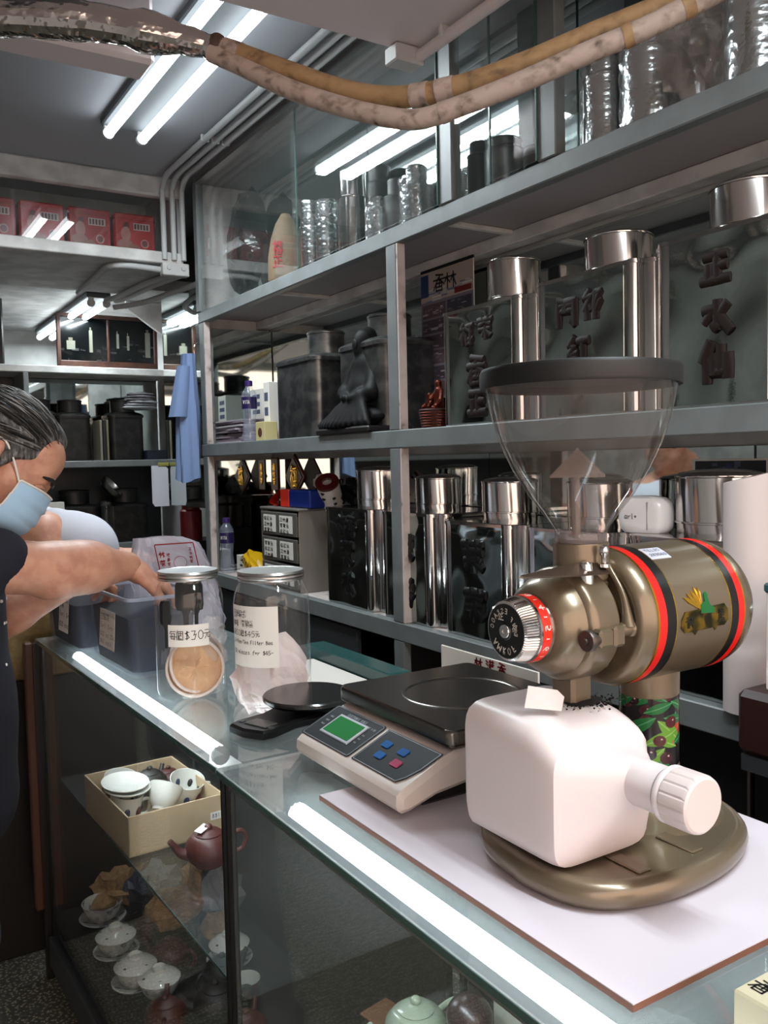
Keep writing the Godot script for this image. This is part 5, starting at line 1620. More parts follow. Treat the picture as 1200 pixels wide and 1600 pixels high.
func shelf_things() -> void:
	seated_statue("dark bronze seated robed statue in front of the old grey tins", Vector3(1.60, 1.494, -2.66), 0.93)
	# calendar
	var cal := thing("wall_calendar", "tall hanging picture calendar beside the first bright tin", "calendar", Vector3(1.78, 1.83, -2.42))
	cal.rotation = Vector3(0, 0, 0.0)
	part("backing", boxm(Vector3.ZERO, Vector3(0.004, 0.44, 0.30), 0.001), M.paper, cal)
	var cm := mat(Color.WHITE, 0.35)
	cm.albedo_texture = calendar_print()
	part("printed_sheet", print_quad(0.298, 0.436, Transform3D(FACE_LEFT, Vector3(-0.0026, 0, 0))), cm, cal)
	var cw := MB.new()
	ink(cw, "香林", flat(Transform3D(FACE_LEFT, Vector3(-0.0028, 0.20, -0.07))), Vector2.ZERO, Vector2(0.06, 0.055), 0.006, 1.1)
	part("lettering", cw, M.ink, cal)
	part("metal_strip", boxm(Vector3(0, 0.222, 0), Vector3(0.008, 0.012, 0.30), 0.002), M.black, cal)
	# copper figures in a basket
	var cop := mat(Color(0.36, 0.14, 0.075), 0.4, 0.75)
	var cg := thing("copper_figurine", "small copper figurine of two people on a round basket before the calendar", "figurine", Vector3(1.58, 1.494, -2.215))
	part("basket", MB.new().lathe(pv([0, 0, 0.042, 0, 0.044, 0.004, 0.052, 0.05, 0.055, 0.056, 0.050, 0.06, 0.046, 0.055, 0, 0.05]), 28), mat(Color(0.20, 0.085, 0.05), 0.5, 0.4), cg)
	for k in 6:
		var bandp := PackedVector3Array()
		for q in 29:
			bandp.push_back(Vector3(cos(TAU * q / 28.0), 0, sin(TAU * q / 28.0)) * (0.045 + k * 0.0014) + Vector3(0, 0.008 + k * 0.008, 0))
		part("basket_band", MB.new().tube(bandp, 0.0022, 6, false), cop, cg)
	var bz := Basis.IDENTITY
	part("figure", body([[Vector3(0, 0.06, 0.015), Vector3(0, 0.115, 0.018), 0.016, 0.014], [Vector3(0, 0.137, 0.016), Vector3(0.011, 0.013, 0.011), bz], [Vector3(0, 0.115, 0.03), Vector3(-0.012, 0.085, 0.042), 0.007, 0.006], [Vector3(-0.012, 0.085, 0.042), Vector3(-0.02, 0.07, 0.03), 0.006, 0.005], [Vector3(0, 0.115, 0.006), Vector3(-0.02, 0.09, -0.002), 0.007, 0.006], [Vector3(0, 0.062, 0.02), Vector3(-0.03, 0.062, 0.03), 0.012, 0.008]], 0.0035, 0.006), cop, cg)
	part("figure", body([[Vector3(0, 0.055, -0.03), Vector3(0, 0.085, -0.028), 0.016, 0.012], [Vector3(-0.003, 0.102, -0.028), Vector3(0.010, 0.012, 0.010), bz], [Vector3(0, 0.085, -0.018), Vector3(-0.02, 0.068, -0.012), 0.006, 0.005], [Vector3(0, 0.085, -0.04), Vector3(-0.02, 0.068, -0.045), 0.006, 0.005]], 0.0035, 0.006), cop, cg)
	# far cell of the middle shelf: bottle, papers, boxes
	bottle("water bottle with purple cap on the middle shelf beside stacked papers", Vector3(1.58, 1.494, -3.65), 0.27, 0.034)
	var rng := RandomNumberGenerator.new()
	rng.seed = 77
	for k in 13:
		var c := Color(0.72, 0.70, 0.72).lerp(Color(0.42, 0.36, 0.40), rng.randf())
		single("paper_sheaf", boxm(Vector3.ZERO, Vector3(0.20 + rng.randf() * 0.05, 0.0075, 0.26 + rng.randf() * 0.06), 0.001), mat(c, 0.8), "%s sheaf of papers in the untidy stack left of the water bottle" % ORD[k], "papers", Vector3(1.68 + rng.randfn(0, 0.008), 1.499 + k * 0.0082, -3.86 + rng.randfn(0, 0.012)), rng.randfn(0, 0.06), "papers stacked at the far end of the middle shelf")
	var bx := [["tall white carton behind the water bottle", Vector3(1.70, 1.494, -3.55), Vector3(0.10, 0.26, 0.10)], ["narrow white carton leaning by the old grey tin", Vector3(1.64, 1.494, -3.45), Vector3(0.14, 0.25, 0.05)], ["squat white carton standing on the paper stack", Vector3(1.72, 1.602, -3.78), Vector3(0.10, 0.14, 0.12)]]
	for b in bx:
		var t := thing("carton", b[0], "box", b[1], 0.06, "cartons at the far end of the middle shelf")
		part("box", boxm(Vector3(0, b[2].y / 2, 0), b[2], 0.002), M.paper, t)
		for k in 3:
			part("printed_patch", boxm(Vector3(-b[2].x / 2 - 0.0006, b[2].y * (0.25 + k * 0.25), 0), Vector3(0.001, b[2].y * 0.14, b[2].z * 0.6)), mat(Color(0.30, 0.32, 0.42), 0.6), t)
	var sb := thing("small_carton", "little cream carton with a brown emblem at the foot of the old grey tin", "box", Vector3(1.56, 1.494, -3.43))
	part("box", boxm(Vector3(0, 0.04, 0), Vector3(0.06, 0.08, 0.09), 0.002), mat(Color(0.75, 0.70, 0.50), 0.7), sb)
	part("emblem", MB.new().lathe(pv([0, 0, 0.02, 0, 0.02, 0.001, 0, 0.001]), 20, along(Vector3(-1, 0, 0), Vector3(-0.0302, 0.035, 0))), mat(Color(0.35, 0.18, 0.12), 0.6), sb)
	# plaques hung under the middle shelf
	for k in 1:
		var d := thing("diamond_plaque", "carved red diamond plaque with golden character hanging under the middle shelf", "plaque", Vector3(1.82, 1.34, -3.68))
		part("board", MB.new().prism(PackedVector2Array([Vector2(0, 0.10), Vector2(0.105, -0.01), Vector2(0, -0.10), Vector2(-0.105, -0.01)]), 0.012, 0.003, Transform3D(FACE_LEFT, Vector3.ZERO)), M.deep_red, d)
		part("border", MB.new().prism(PackedVector2Array([Vector2(0, 0.082), Vector2(0.085, -0.01), Vector2(0, -0.082), Vector2(-0.085, -0.01)]), 0.003, 0.001, Transform3D(FACE_LEFT, Vector3(-0.0118, 0, 0))), mat(Color(0.20, 0.04, 0.035), 0.4), d)
		part("character", relief("福", Vector2(0.06, 0.09), 0.006, Transform3D(FACE_LEFT, Vector3(-0.015, -0.005, 0)), 0.5), M.gold, d, "raised golden character")
		part("hanging_loop", MB.new().tube(p3([0, 0.098, 0, 0, 0.102, 0]), 0.002, 6), M.gold, d)
	for k in 1:
		var d := thing("hanging_strip", "dark red couplet strip with golden figures beside the diamond plaque", "plaque", Vector3(1.82, 1.345, -3.915))
		part("board", boxm(Vector3.ZERO, Vector3(0.010, 0.16, 0.075), 0.002), M.deep_red, d)
		for j in 3:
			part("character", relief(["香", "林", "茶"][j], Vector2(0.026, 0.03), 0.003, Transform3D(FACE_LEFT, Vector3(-0.0055, 0.035 - j * 0.036, 0)), 0.5), M.gold, d)
	# translucent drawers with labels
	var dr := thing("drawer_unit", "smoky plastic drawer unit with white labels at the counter's far end of shelf", "drawer unit", Vector3(1.53, 0.88, -3.255))
	var smoke := mat(Color(0.56, 0.53, 0.50, 0.78), 0.35)
	smoke.transparency = BaseMaterial3D.TRANSPARENCY_ALPHA
	part("shell_side", span(Vector3(0.0, 0, 0.165), Vector3(0.30, 0.325, 0.17), 0.001), smoke, dr)
	part("shell_side", span(Vector3(0.0, 0, -0.19), Vector3(0.30, 0.325, -0.185), 0.001), smoke, dr)
	part("shell_top", span(Vector3(-0.004, 0.325, -0.195), Vector3(0.305, 0.335, 0.175), 0.003), mat(Color(0.40, 0.38, 0.36), 0.4), dr)
	part("shell_back", span(Vector3(0.295, 0, -0.185), Vector3(0.30, 0.325, 0.165)), M.charcoal, dr)
	for k in 3:
		var y := 0.012 + k * 0.105
		var d := part("drawer", span(Vector3(-0.006, y, -0.18), Vector3(0.0, y + 0.095, 0.16), 0.003), mat(Color(0.34, 0.33, 0.31), 0.4), dr)
		part("drawer_box", span(Vector3(0.0, y, -0.175), Vector3(0.28, y + 0.08, 0.155)), smoke, dr)
		for j in 2:
			var lb := part("label_card", span(Vector3(-0.0078, y + 0.012, -0.15 + j * 0.155), Vector3(-0.0062, y + 0.082, -0.03 + j * 0.155), 0.0005), M.paper, d)
			var ib := MB.new()
			for l in 3:
				ink(ib, ["正林香", "茶葉元", "包紅仙"][(l + j + k) % 3], flat(Transform3D(FACE_LEFT, Vector3(-0.0082, y + 0.075 - l * 0.024, -0.142 + j * 0.155))), Vector2.ZERO, Vector2(0.022, 0.017), 0.0022, 1.3)
			part("handwriting", ib, M.ink, d)
	part("side_sticker", span(Vector3(0.03, 0.25, -0.1915), Vector3(0.08, 0.30, -0.1905)), M.paper, dr)
	# on top of the drawers
	var td := thing("tape_dispenser", "red and blue tape dispenser on top of the plastic drawers", "tape dispenser", Vector3(1.60, 1.215, -3.20))
	part("body", boxm(Vector3(0, 0.037, 0.05), Vector3(0.07, 0.074, 0.19), 0.006), mat(Color(0.06, 0.14, 0.42), 0.35), td)
	part("front", boxm(Vector3(0, 0.037, -0.085), Vector3(0.07, 0.074, 0.08), 0.004), mat(Color(0.78, 0.17, 0.09), 0.35), td)
	part("cutter", MB.new().prism(PackedVector2Array([Vector2(-0.125, 0.0), Vector2(-0.12, 0.02), Vector2(-0.2, 0.0), Vector2(-0.27, 0.012), Vector2(-0.25, 0.035), Vector2(-0.16, 0.07), Vector2(-0.125, 0.06)]), 0.04, 0.004, Transform3D(FACE_LEFT, Vector3(0.02, 0, 0))), mat(Color(0.70, 0.16, 0.10), 0.4), td)
	var rl := thing("paper_roll", "roll of white patterned paper leaning on top of the plastic drawers", "roll", Vector3(1.66, 1.27, -3.06))
	rl.rotation = Vector3(0.5, 0.2, 0.6)
	part("roll", MB.new().lathe(pv([0.02, -0.06, 0.045, -0.06, 0.045, 0.06, 0.02, 0.06, 0.02, -0.06]), 28), M.paper, rl)
	for k in 12:
		part("printed_mark", boxm(Vector3(cos(k * 0.9) * 0.0452, -0.045 + (k % 4) * 0.03, sin(k * 0.9) * 0.0452), Vector3(0.012, 0.008, 0.012), 0.001), M.ink, rl)
	part("red_end", MB.new().lathe(pv([0.02, 0.06, 0.047, 0.06, 0.047, 0.072, 0.02, 0.072]), 28), M.deep_red, rl)
	single("plastic_bag", crumple(Vector3(0.07, 0.05, 0.09), 91, 0.02), bumpy(mat(Color(0.08, 0.08, 0.09), 0.25), 0.02, 1.0, 8.0), "crumpled dark plastic bag on the drawers behind the paper roll", "plastic bag", Vector3(1.76, 1.268, -3.10))
	single("tissue", crumple(Vector3(0.05, 0.06, 0.07), 93, 0.02), M.paper, "crumpled white tissue under the diamond plaque on the drawers", "tissue", Vector3(1.76, 1.275, -3.26))
	# far end of the lower shelf
	bottle("water bottle with purple cap standing low at the far end of the shelf", Vector3(1.56, 0.88, -3.92), 0.26, 0.034)
	var sn := thing("snack_bag", "yellow crumpled snack bag lying at the far end of the lower shelf", "snack bag", Vector3(1.60, 0.935, -3.66))
	sn.rotation = Vector3(0.35, 0.0, -0.3)
	part("bag", crumple(Vector3(0.05, 0.045, 0.12), 95, 0.008), mat(Color(0.80, 0.62, 0.06), 0.3), sn)
	part("torn_end", crumple(Vector3(0.035, 0.04, 0.04), 96, 0.012), M.paper, sn)
	sn.get_child(1).position = Vector3(0, 0.02, 0.13)
	var sl := MB.new()
	ink(sl, "DOnut", flat(Transform3D(FACE_LEFT, Vector3(-0.056, 0.01, -0.07))), Vector2.ZERO, Vector2(0.022, 0.024), 0.004)
	part("lettering", sl, mat(Color(0.30, 0.10, 0.05), 0.5), sn)
	for k in 3:
		var t := thing("small_carton", ["small white carton left of the drawer unit", "second small white carton nearer the drawer unit", "little blue and white carton before the drawer unit"][k], "box", [Vector3(1.62, 0.88, -3.80), Vector3(1.66, 0.88, -3.62), Vector3(1.56, 0.88, -3.48)][k], 0.1 * k, "small cartons at the far end of the lower shelf")
		part("box", boxm(Vector3(0, 0.045 if k < 2 else 0.02, 0), Vector3(0.08, 0.09 if k < 2 else 0.04, 0.11), 0.002), M.paper if k < 2 else mat(Color(0.45, 0.55, 0.68), 0.6), t)
		for j in 3:
			part("printed_mark", boxm(Vector3(-0.0405, (0.02 + j * 0.025) * (1.0 if k < 2 else 0.4), -0.02 + j * 0.02), Vector3(0.001, 0.010, 0.03)), M.charcoal, t)
	single("amber_jar", MB.new().lathe(pv([0, 0, 0.07, 0, 0.075, 0.01, 0.075, 0.12, 0.06, 0.135, 0.06, 0.15, 0.066, 0.15, 0.066, 0.168, 0, 0.17]), 28), mat(Color(0.15, 0.055, 0.03), 0.25), "dark amber lidded jar behind the drawer unit under the plaque", "jar", Vector3(1.76, 1.06, -3.62))
	single("jar_stand", boxm(Vector3(0, 0.09, 0), Vector3(0.16, 0.18, 0.2), 0.004), M.wood_dark, "dark block under the amber jar at the far end of the lower shelf", "box", Vector3(1.76, 0.88, -3.62))
	# white home camera, paper roll and dark red box
	var cmr := thing("security_camera", "rounded white home security camera on the tin beside the hopper", "camera", Vector3(1.60, 1.2165, -1.405), 0.25)
	var cr := []
	for q in [[0.45, 0.0], [0.80, 0.002], [0.96, 0.012], [1.0, 0.028], [1.0, 0.052], [0.95, 0.070], [0.78, 0.082], [0.4, 0.087]]:
		cr.push_back(ring(rrect(0.075, 0.125, 0.03, 6), q[1], Vector2(q[0], q[0])))
	var whitep := mat(Color(0.85, 0.82, 0.81), 0.25)
	part("casing", MB.new().loft(cr, true, true), whitep, cmr)
	part("seam", MB.new().loft([ring(rrect(0.0755, 0.003, 0.001, 2), 0.01, Vector2.ONE, Vector2(0, 0.02)), ring(rrect(0.0755, 0.003, 0.001, 2), 0.074, Vector2.ONE, Vector2(0, 0.02))]), mat(Color(0.55, 0.52, 0.5), 0.4), cmr)
	var lo := MB.new()
	ink(lo, "arlo", flat(Transform3D(FACE_LEFT, Vector3(-0.0378, 0.048, -0.038))), Vector2.ZERO, Vector2(0.010, 0.013), 0.0016, 0.8)
	part("lettering", lo, M.charcoal, cmr)
	var spir := MB.new()
	var rr := []
	for q in [0.0, 0.2, 0.4, 0.455, 0.47]:
		var r := PackedVector3Array()
		for k in 48:
			var a := TAU * k / 48.0
			r.push_back(Vector3(cos(a) * 0.05, q + (0.012 * sin(a + 0.6) if q > 0.44 else 0.0), sin(a) * 0.05))
		rr.push_back(r)
	spir.loft(rr, false, false)
	var r2 := []
	for q in rr:
		var b := PackedVector3Array()
		for p in q:
			b.push_back(Vector3(p.x * 0.96, p.y, p.z * 0.96))
		r2.push_back(b)
	r2.reverse()
	spir.loft(r2, false, false)
	spir.loft([r2[0], rr[-1]], false, false)
	single("rolled_paper", spir, mat(Color(0.82, 0.77, 0.76), 0.8), "upright roll of white paper in front of the shelf at the right edge", "paper roll", Vector3(1.535, 0.881, -1.085))
	var ob := thing("dark_red_box", "dark reddish brown rounded box at the right edge below the paper roll", "box", Vector3(1.45, 0.845, -0.97))
	part("box", boxm(Vector3(0, 0.06, 0.04), Vector3(0.13, 0.12, 0.16), 0.012), mat(Color(0.17, 0.065, 0.055), 0.4), ob)
	part("support", span(Vector3(-0.06, -0.03, -0.03), Vector3(0.06, 0.0, 0.11)), M.charcoal, ob)
	var tc := thing("lidded_carton", "printed white carton with a teal lid standing on the dark red box", "box", Vector3(1.46, 0.9655, -0.915))
	part("box", boxm(Vector3(0, 0.09, 0), Vector3(0.085, 0.18, 0.11), 0.003), M.paper, tc)
	part("lid", boxm(Vector3(0, 0.188, 0), Vector3(0.092, 0.018, 0.117), 0.004), mat(Color(0.12, 0.30, 0.32), 0.4), tc)
	for k in 4:
		part("printed_patch", boxm(Vector3(-0.043, 0.03 + k * 0.038, -0.01), Vector3(0.001, 0.018, 0.05)), mat(Color(0.5, 0.48, 0.45), 0.7), tc)
	single("black_bag", crumple(Vector3(0.12, 0.16, 0.16), 99, 0.03), bumpy(mat(Color(0.02, 0.02, 0.022), 0.22), 0.02, 1.0, 6.0), "shiny black plastic bag in the open cupboard below the middle post", "plastic bag", Vector3(1.68, 0.235, -2.12))
	var ph := thing("photo_card", "group photograph standing behind the wide lidded tin", "photograph", Vector3(1.845, 1.31, -1.36))
	part("sheet", boxm(Vector3.ZERO, Vector3(0.004, 0.15, 0.22), 0.001), M.paper, ph)
	var im := Image.create(128, 96, false, Image.FORMAT_RGB8)
	im.fill(Color(0.05, 0.06, 0.10))
	for k in 60:
		im.fill_rect(Rect2i(rng.randi_range(0, 112), rng.randi_range(0, 60), rng.randi_range(3, 12), rng.randi_range(4, 20)), [Color(0.10, 0.14, 0.30), Color(0.25, 0.28, 0.36), Color(0.05, 0.05, 0.07), Color(0.5, 0.42, 0.16)][k % 4])
	var phm := mat(Color.WHITE, 0.3)
	phm.albedo_texture = ImageTexture.create_from_image(im)
	part("picture", print_quad(0.20, 0.14, Transform3D(FACE_LEFT, Vector3(-0.0025, 0, 0))), phm, ph)

func round_can(label: String, at: Vector3, r: float, h: float, nr: float, nh: float, m: Material, wrapped := false) -> Node3D:
	var t := thing("round_canister", label, "canister", at, 0.0, "round canisters in the glazed cupboard")
	part("body", MB.new().lathe(pv([0, 0, r, 0, r, 0.003, r * 0.985, 0.005, r * 0.985, h * 0.97, r, h * 0.975, r, h, r * 0.95, h + 0.002, nr, h + 0.004, 0, h + 0.004]), 32), m, t)
	part("lid", MB.new().lathe(pv([0, h, nr, h, nr, h + nh * 0.8, nr * 1.03, h + nh * 0.82, nr * 1.03, h + nh * 0.9, nr * 0.9, h + nh * 0.97, 0, h + nh]), 32), m, t)
	if wrapped:
		var mb := MB.new()
		var n := noise(14.0, 3, int(at.z * -100))
		var rings := []
		for i in 15:
			var ring_ := PackedVector3Array()
			var y := (h + nh * 0.4) * i / 14.0
			for k in 36:
				var a := TAU * k / 36.0
				var rad := r * 1.02 + 0.002 + absf(n.get_noise_3d(cos(a) * 0.5, y * 4.0, sin(a) * 0.5)) * 0.009
				ring_.push_back(Vector3(cos(a) * rad, y + 0.001, sin(a) * rad))
			rings.push_back(ring_)
		mb.loft(rings, false, false)
		mb.smooth = 22.0
		part("plastic_wrap", mb, glassy(Color(0.8, 0.8, 0.8), 0.07, 0.12), t, "crinkled clear plastic wrap")
	return t

func upper_cabinet_things() -> void:
	var y := 2.121
	var m: Material = M.tin_bag
	round_can("slim pale canister, leftmost of the row in the glazed cupboard", Vector3(1.585, y, -3.02), 0.042, 0.20, 0.036, 0.075, m)
	round_can("slim pale canister second from the left in the glazed cupboard", Vector3(1.585, y, -2.895), 0.043, 0.17, 0.040, 0.075, m)
	round_can("tallest shiny canister of the glazed cupboard under the tube reflections", Vector3(1.59, y, -2.71), 0.055, 0.20, 0.047, 0.10, M.tin)
	round_can("short white canister in front between the two taller ones, glazed cupboard", Vector3(1.545, y, -2.475), 0.036, 0.10, 0.022, 0.04, m, true)
	round_can("dark canister at the back behind the short white canister", Vector3(1.62, y, -2.58), 0.042, 0.22, 0.038, 0.06, M.tin_dark)
	round_can("brownish scratched canister with narrow neck in the glazed cupboard", Vector3(1.59, y, -2.43), 0.043, 0.13, 0.028, 0.06, M.tin_old)
	round_can("plastic wrapped canister beside the cupboard's first post", Vector3(1.585, y, -2.305), 0.050, 0.13, 0.034, 0.065, m, true)
	round_can("dark narrow canister just right of the cupboard's first post", Vector3(1.585, y, -1.99), 0.034, 0.13, 0.026, 0.04, M.tin_dark)
	round_can("dull squat canister before the cupboard's second post", Vector3(1.60, y, -1.90), 0.055, 0.12, 0.05, 0.03, M.tin_old)
	round_can("plain shiny canister, left of the two big ones right of the second post", Vector3(1.585, y, -1.51), 0.052, 0.165, 0.044, 0.09, m, true)
	round_can("bigger plastic wrapped canister right of the plain shiny one", Vector3(1.585, y, -1.375), 0.062, 0.175, 0.052, 0.08, m, true)
	round_can("tiny dark bottle at the foot of the cupboard's second post", Vector3(1.56, y, -1.63), 0.012, 0.025, 0.007, 0.014, M.tin_dark)
	round_can("large hazy canister behind the right hand cupboard glass", Vector3(1.585, y, -1.10), 0.066, 0.22, 0.06, 0.06, m, true)
	single("black_bag", crumple(Vector3(0.055, 0.225, 0.20), 33, 0.014), bumpy(mat(Color(0.025, 0.025, 0.03), 0.2), 0.02, 1.2, 5.0), "big shiny black plastic bag at the left end of the glazed cupboard", "plastic bag", Vector3(1.585, y + 0.245, -3.64))
	var cp := thing("paper_cone_pack", "conical tan paper pack with red marks beside the black bag", "package", Vector3(1.575, y, -3.22))
	part("wrapper", MB.new().lathe(pv([0, 0, 0.072, 0, 0.076, 0.01, 0.074, 0.10, 0.062, 0.17, 0.042, 0.23, 0.018, 0.27, 0.0, 0.275]), 24), mat(Color(0.38, 0.31, 0.23), 0.8), cp)
	var rm := MB.new()
	ink(rm, "福正", func(p: Vector2) -> Vector3:
		var b := PI * 0.5 + 0.95 - p.x / 0.075
		return Vector3(cos(b) * 0.0765, 0.15 - p.y, sin(b) * 0.0765), Vector2(-0.02, 0.0), Vector2(0.04, 0.05), 0.006, 1.1, true)
	part("lettering", rm, M.red_ink, cp)
	single("crumpled_wrap", crumple(Vector3(0.05, 0.10, 0.06), 35, 0.03), glassy(Color(0.75, 0.7, 0.68), 0.22, 0.08), "crumpled clear plastic bag hanging between the wrapped canister and right glass", "plastic bag", Vector3(1.585, y + 0.13, -1.255))

# ---------- the far end of the shop ----------
func back_area() -> void:
	# loft cupboard over the passage
	var lf := thing("loft_cupboard", "white glazed loft cupboard high across the far end, holding red boxes", "cupboard", Vector3(0, 2.354, -4.1))
	part("shelf_board", span(Vector3(-1.54, 0.0, 0), Vector3(1.46, 0.054, -0.84), 0.004), M.white, lf)
	part("back_panel", span(Vector3(-1.54, 0.054, -0.5), Vector3(1.46, 0.40, -0.52)), M.wall, lf)
	part("side_panel", span(Vector3(1.44, 0.054, -0.02), Vector3(1.46, 0.40, -0.5)), M.wall, lf)
	for g in [[0.0, 0.72, -0.045], [0.70, 1.43, -0.03]]:
		part("glass_door", span(Vector3(g[0], 0.056, g[2]), Vector3(g[1], 0.36, g[2] - 0.004)), M.pane, lf, "sliding glass door")
	part("door_rail", span(Vector3(-1.5, 0.345, -0.02), Vector3(1.44, 0.362, -0.055), 0.002), M.alu, lf)
	var red := [Color(0.62, 0.09, 0.10), Color(0.56, 0.08, 0.09)]
	for k in 6:
		var x := 1.29 - k * 0.214
		var pm := mat(Color.WHITE, 0.35)
		pm.albedo_texture = box_print(red[k % 2], 40 + k)
		var t := thing("red_gift_box", ["red printed tea box, rightmost in the glazed loft", "red printed tea box second from the right in the loft", "red printed tea box third from the right in the loft", "red printed tea box at the picture's left edge in the loft", "red printed tea box in the loft just beyond the left edge", "red printed tea box furthest left in the loft"][k], "box", Vector3(x, 2.408, -4.30), 0.04 * (k % 3 - 1), "red boxes in the glazed loft")
		part("box", boxm(Vector3(0, 0.108, -0.05), Vector3(0.20, 0.216, 0.10), 0.012), mat(red[k % 2], 0.4), t)
		part("printed_front", print_quad(0.186, 0.20, Transform3D(Basis.IDENTITY, Vector3(0, 0.108, 0.0006))), pm, t)
		part("lid_seam", boxm(Vector3(0, 0.185, -0.05), Vector3(0.2015, 0.002, 0.1015)), M.deep_red, t)
	# back shelving
	var s := thing("back_shelving", "white shelving with mirror against the far end behind the two men", "shelving", Vector3(0, 0, -5.5))
	part("ledge", span(Vector3(-1.5, 1.965, 0), Vector3(1.86, 2.008, -0.36), 0.004), M.white, s)
	part("shelf_board", span(Vector3(-1.5, 1.395, 0), Vector3(1.86, 1.437, -0.36), 0.004), M.frame, s)
	part("shelf_board", span(Vector3(-1.5, 0.88, 0), Vector3(1.86, 0.92, -0.36), 0.004), M.frame, s)
	part("mirror_panel", span(Vector3(0.98, 1.44, -0.345), Vector3(1.855, 1.96, -0.352)), M.mirror, s, "mirror panel")
	part("back_panel", span(Vector3(-1.5, 0.0, -0.353), Vector3(1.86, 1.965, -0.36)), M.dark, s)
	part("post", span(Vector3(0.955, 0.92, 0.0), Vector3(0.985, 1.965, -0.34), 0.003), M.frame, s)
	part("base_cupboard", span(Vector3(-1.5, 0.0, -0.02), Vector3(1.86, 0.88, -0.34), 0.004), M.wood_dark, s)
	# mirror on the side wall beyond the shelving
	var mp := thing("mirrored_cabinet", "white wall cabinet with a mirrored side past the end of the shelving", "cabinet", Vector3(1.62, 1.17, -4.51))
	part("body", span(Vector3(0.004, 0, 0.42), Vector3(0.245, 1.17, -0.44), 0.002), M.white, mp)
	part("mirror_panel", span(Vector3(0, 0, 0.42), Vector3(0.004, 1.17, -0.44)), M.mirror, mp, "mirror panel")
	fixture("alcove_light", "twin fluorescent tube fitting in the lower back room behind the loft", Vector3(1.31, 2.325, -5.86), 0.085, 1.5, TUBE_LIGHT * 0.8)
	single("white_gusset", MB.new().prism(PackedVector2Array([Vector2(1.525, 2.39), Vector2(1.525, 2.35), Vector2(1.86, 2.12), Vector2(1.86, 2.39)]), 0.03), M.white, "white triangular panel beside the mirrored cabinet under the conduits", "panel", Vector3(0, 0, -5.35))
	# framed photograph on the ledge
	var pc := thing("framed_photograph", "wide dark framed black and white photograph leaning on the high ledge", "picture", Vector3(1.49, 2.008, -5.63))
	pc.rotation.x = 0.03
	for q in [[0.0, 0.025, 0.31, 0.025], [0.0, 0.325, 0.31, 0.012], [-0.30, 0.17, 0.012, 0.165], [0.30, 0.17, 0.012, 0.165], [0.0, 0.17, 0.008, 0.14]]:
		part("frame_bar", boxm(Vector3(q[0], q[1], 0), Vector3(q[2] * 2, q[3] * 2, 0.025), 0.004), M.wood_brown, pc)
	var im := Image.create(256, 128, false, Image.FORMAT_RGB8)
	im.fill(Color(0.035, 0.04, 0.045))
	var rng := RandomNumberGenerator.new()
	rng.seed = 51
	for k in 46:
		im.fill_rect(Rect2i(rng.randi_range(0, 250), rng.randi_range(70, 120), rng.randi_range(4, 22), rng.randi_range(2, 8)), Color.WHITE * rng.randf_range(0.06, 0.22))
	for f in [[78, 40, 9, 60], [150, 46, 7, 40], [178, 50, 7, 40], [228, 38, 14, 70], [20, 70, 22, 24]]:
		im.fill_rect(Rect2i(f[0], f[1], f[2], f[3]), Color(0.42, 0.42, 0.38))
		im.fill_rect(Rect2i(f[0] + f[2] / 4, f[1] - 8, maxi(3, f[2] / 2), 8), Color(0.36, 0.34, 0.30))
	var pm2 := mat(Color.WHITE, 0.12)
	pm2.albedo_texture = ImageTexture.create_from_image(im)
	part("photograph", print_quad(0.60, 0.29, at_(0, 0.185, 0.002)), pm2, pc)
	single("speaker_box", boxm(Vector3(0, 0.2, 0), Vector3(0.2, 0.40, 0.2), 0.01), M.black, "black speaker box on the high ledge at the left edge", "speaker", Vector3(0.77, 2.008, -5.66))
	# dark tins on the back shelf
	var g := "dark old tins on the back shelving"
	old_tin("dark old tea tin on the back shelf directly behind the older man's head", Vector3(1.245, 1.437, -5.66), 0.105, 0.10, 0.30, 0.072, 0.08, M.tin_dark, g)
	old_tin("dark old tea tin on the back shelf under the heap of papers", Vector3(1.57, 1.437, -5.66), 0.11, 0.10, 0.305, 0.076, 0.08, M.tin_dark, g)
	old_tin("dark old tea tin on the back shelf at the left, mostly hidden by hair", Vector3(1.06, 1.437, -5.66), 0.09, 0.10, 0.31, 0.07, 0.07, M.tin_dark, g)
	for k in 2:
		old_tin(["large dark tin low on the back shelving behind the white vest", "large dark tin low on the back shelving below the hanging notes"][k], Vector3([1.25, 1.56][k], 0.92, -5.66), 0.13, 0.10, 0.25, 0.09, 0.09, M.tin_dark, g)
	for k in 3:
		single("account_book", boxm(Vector3(0, 0.125, 0), Vector3([0.014, 0.016, 0.012][k], 0.25, 0.18), 0.002), mat([Color(0.5, 0.47, 0.4), Color(0.06, 0.06, 0.07), Color(0.46, 0.42, 0.34)][k], 0.6), ["pale account book standing left between the two dark tins", "black account book standing in the middle between the dark tins", "tan account book standing right between the two dark tins"][k], "book", Vector3(1.40 + k * 0.02, 1.437, -5.62), 0.0, "account books between the dark tins")
	for k in 6:
		var c := Color(0.62, 0.62, 0.64).lerp(Color(0.40, 0.38, 0.40), k / 6.0)
		var pp := single("loose_paper", crumple(Vector3(0.12 - k * 0.006, 0.014, 0.10), 120 + k, 0.004), mat(c, 0.7), "crumpled sheet of the heap on the dark tin, %s of six" % ["lowest", "second lowest", "third lowest", "third highest", "second highest", "highest"][k], "papers", Vector3(1.66 + 0.01 * (k % 3), 1.768 + k * 0.017, -5.60 - 0.008 * (k % 2)), 0.5 * k, "papers heaped on the dark tin")
	single("navy_box", boxm(Vector3(0, 0.03, 0), Vector3(0.16, 0.06, 0.12), 0.004), mat(Color(0.04, 0.06, 0.13), 0.5), "small navy box on the back shelf right of the dark tins", "box", Vector3(1.755, 1.437, -5.57))
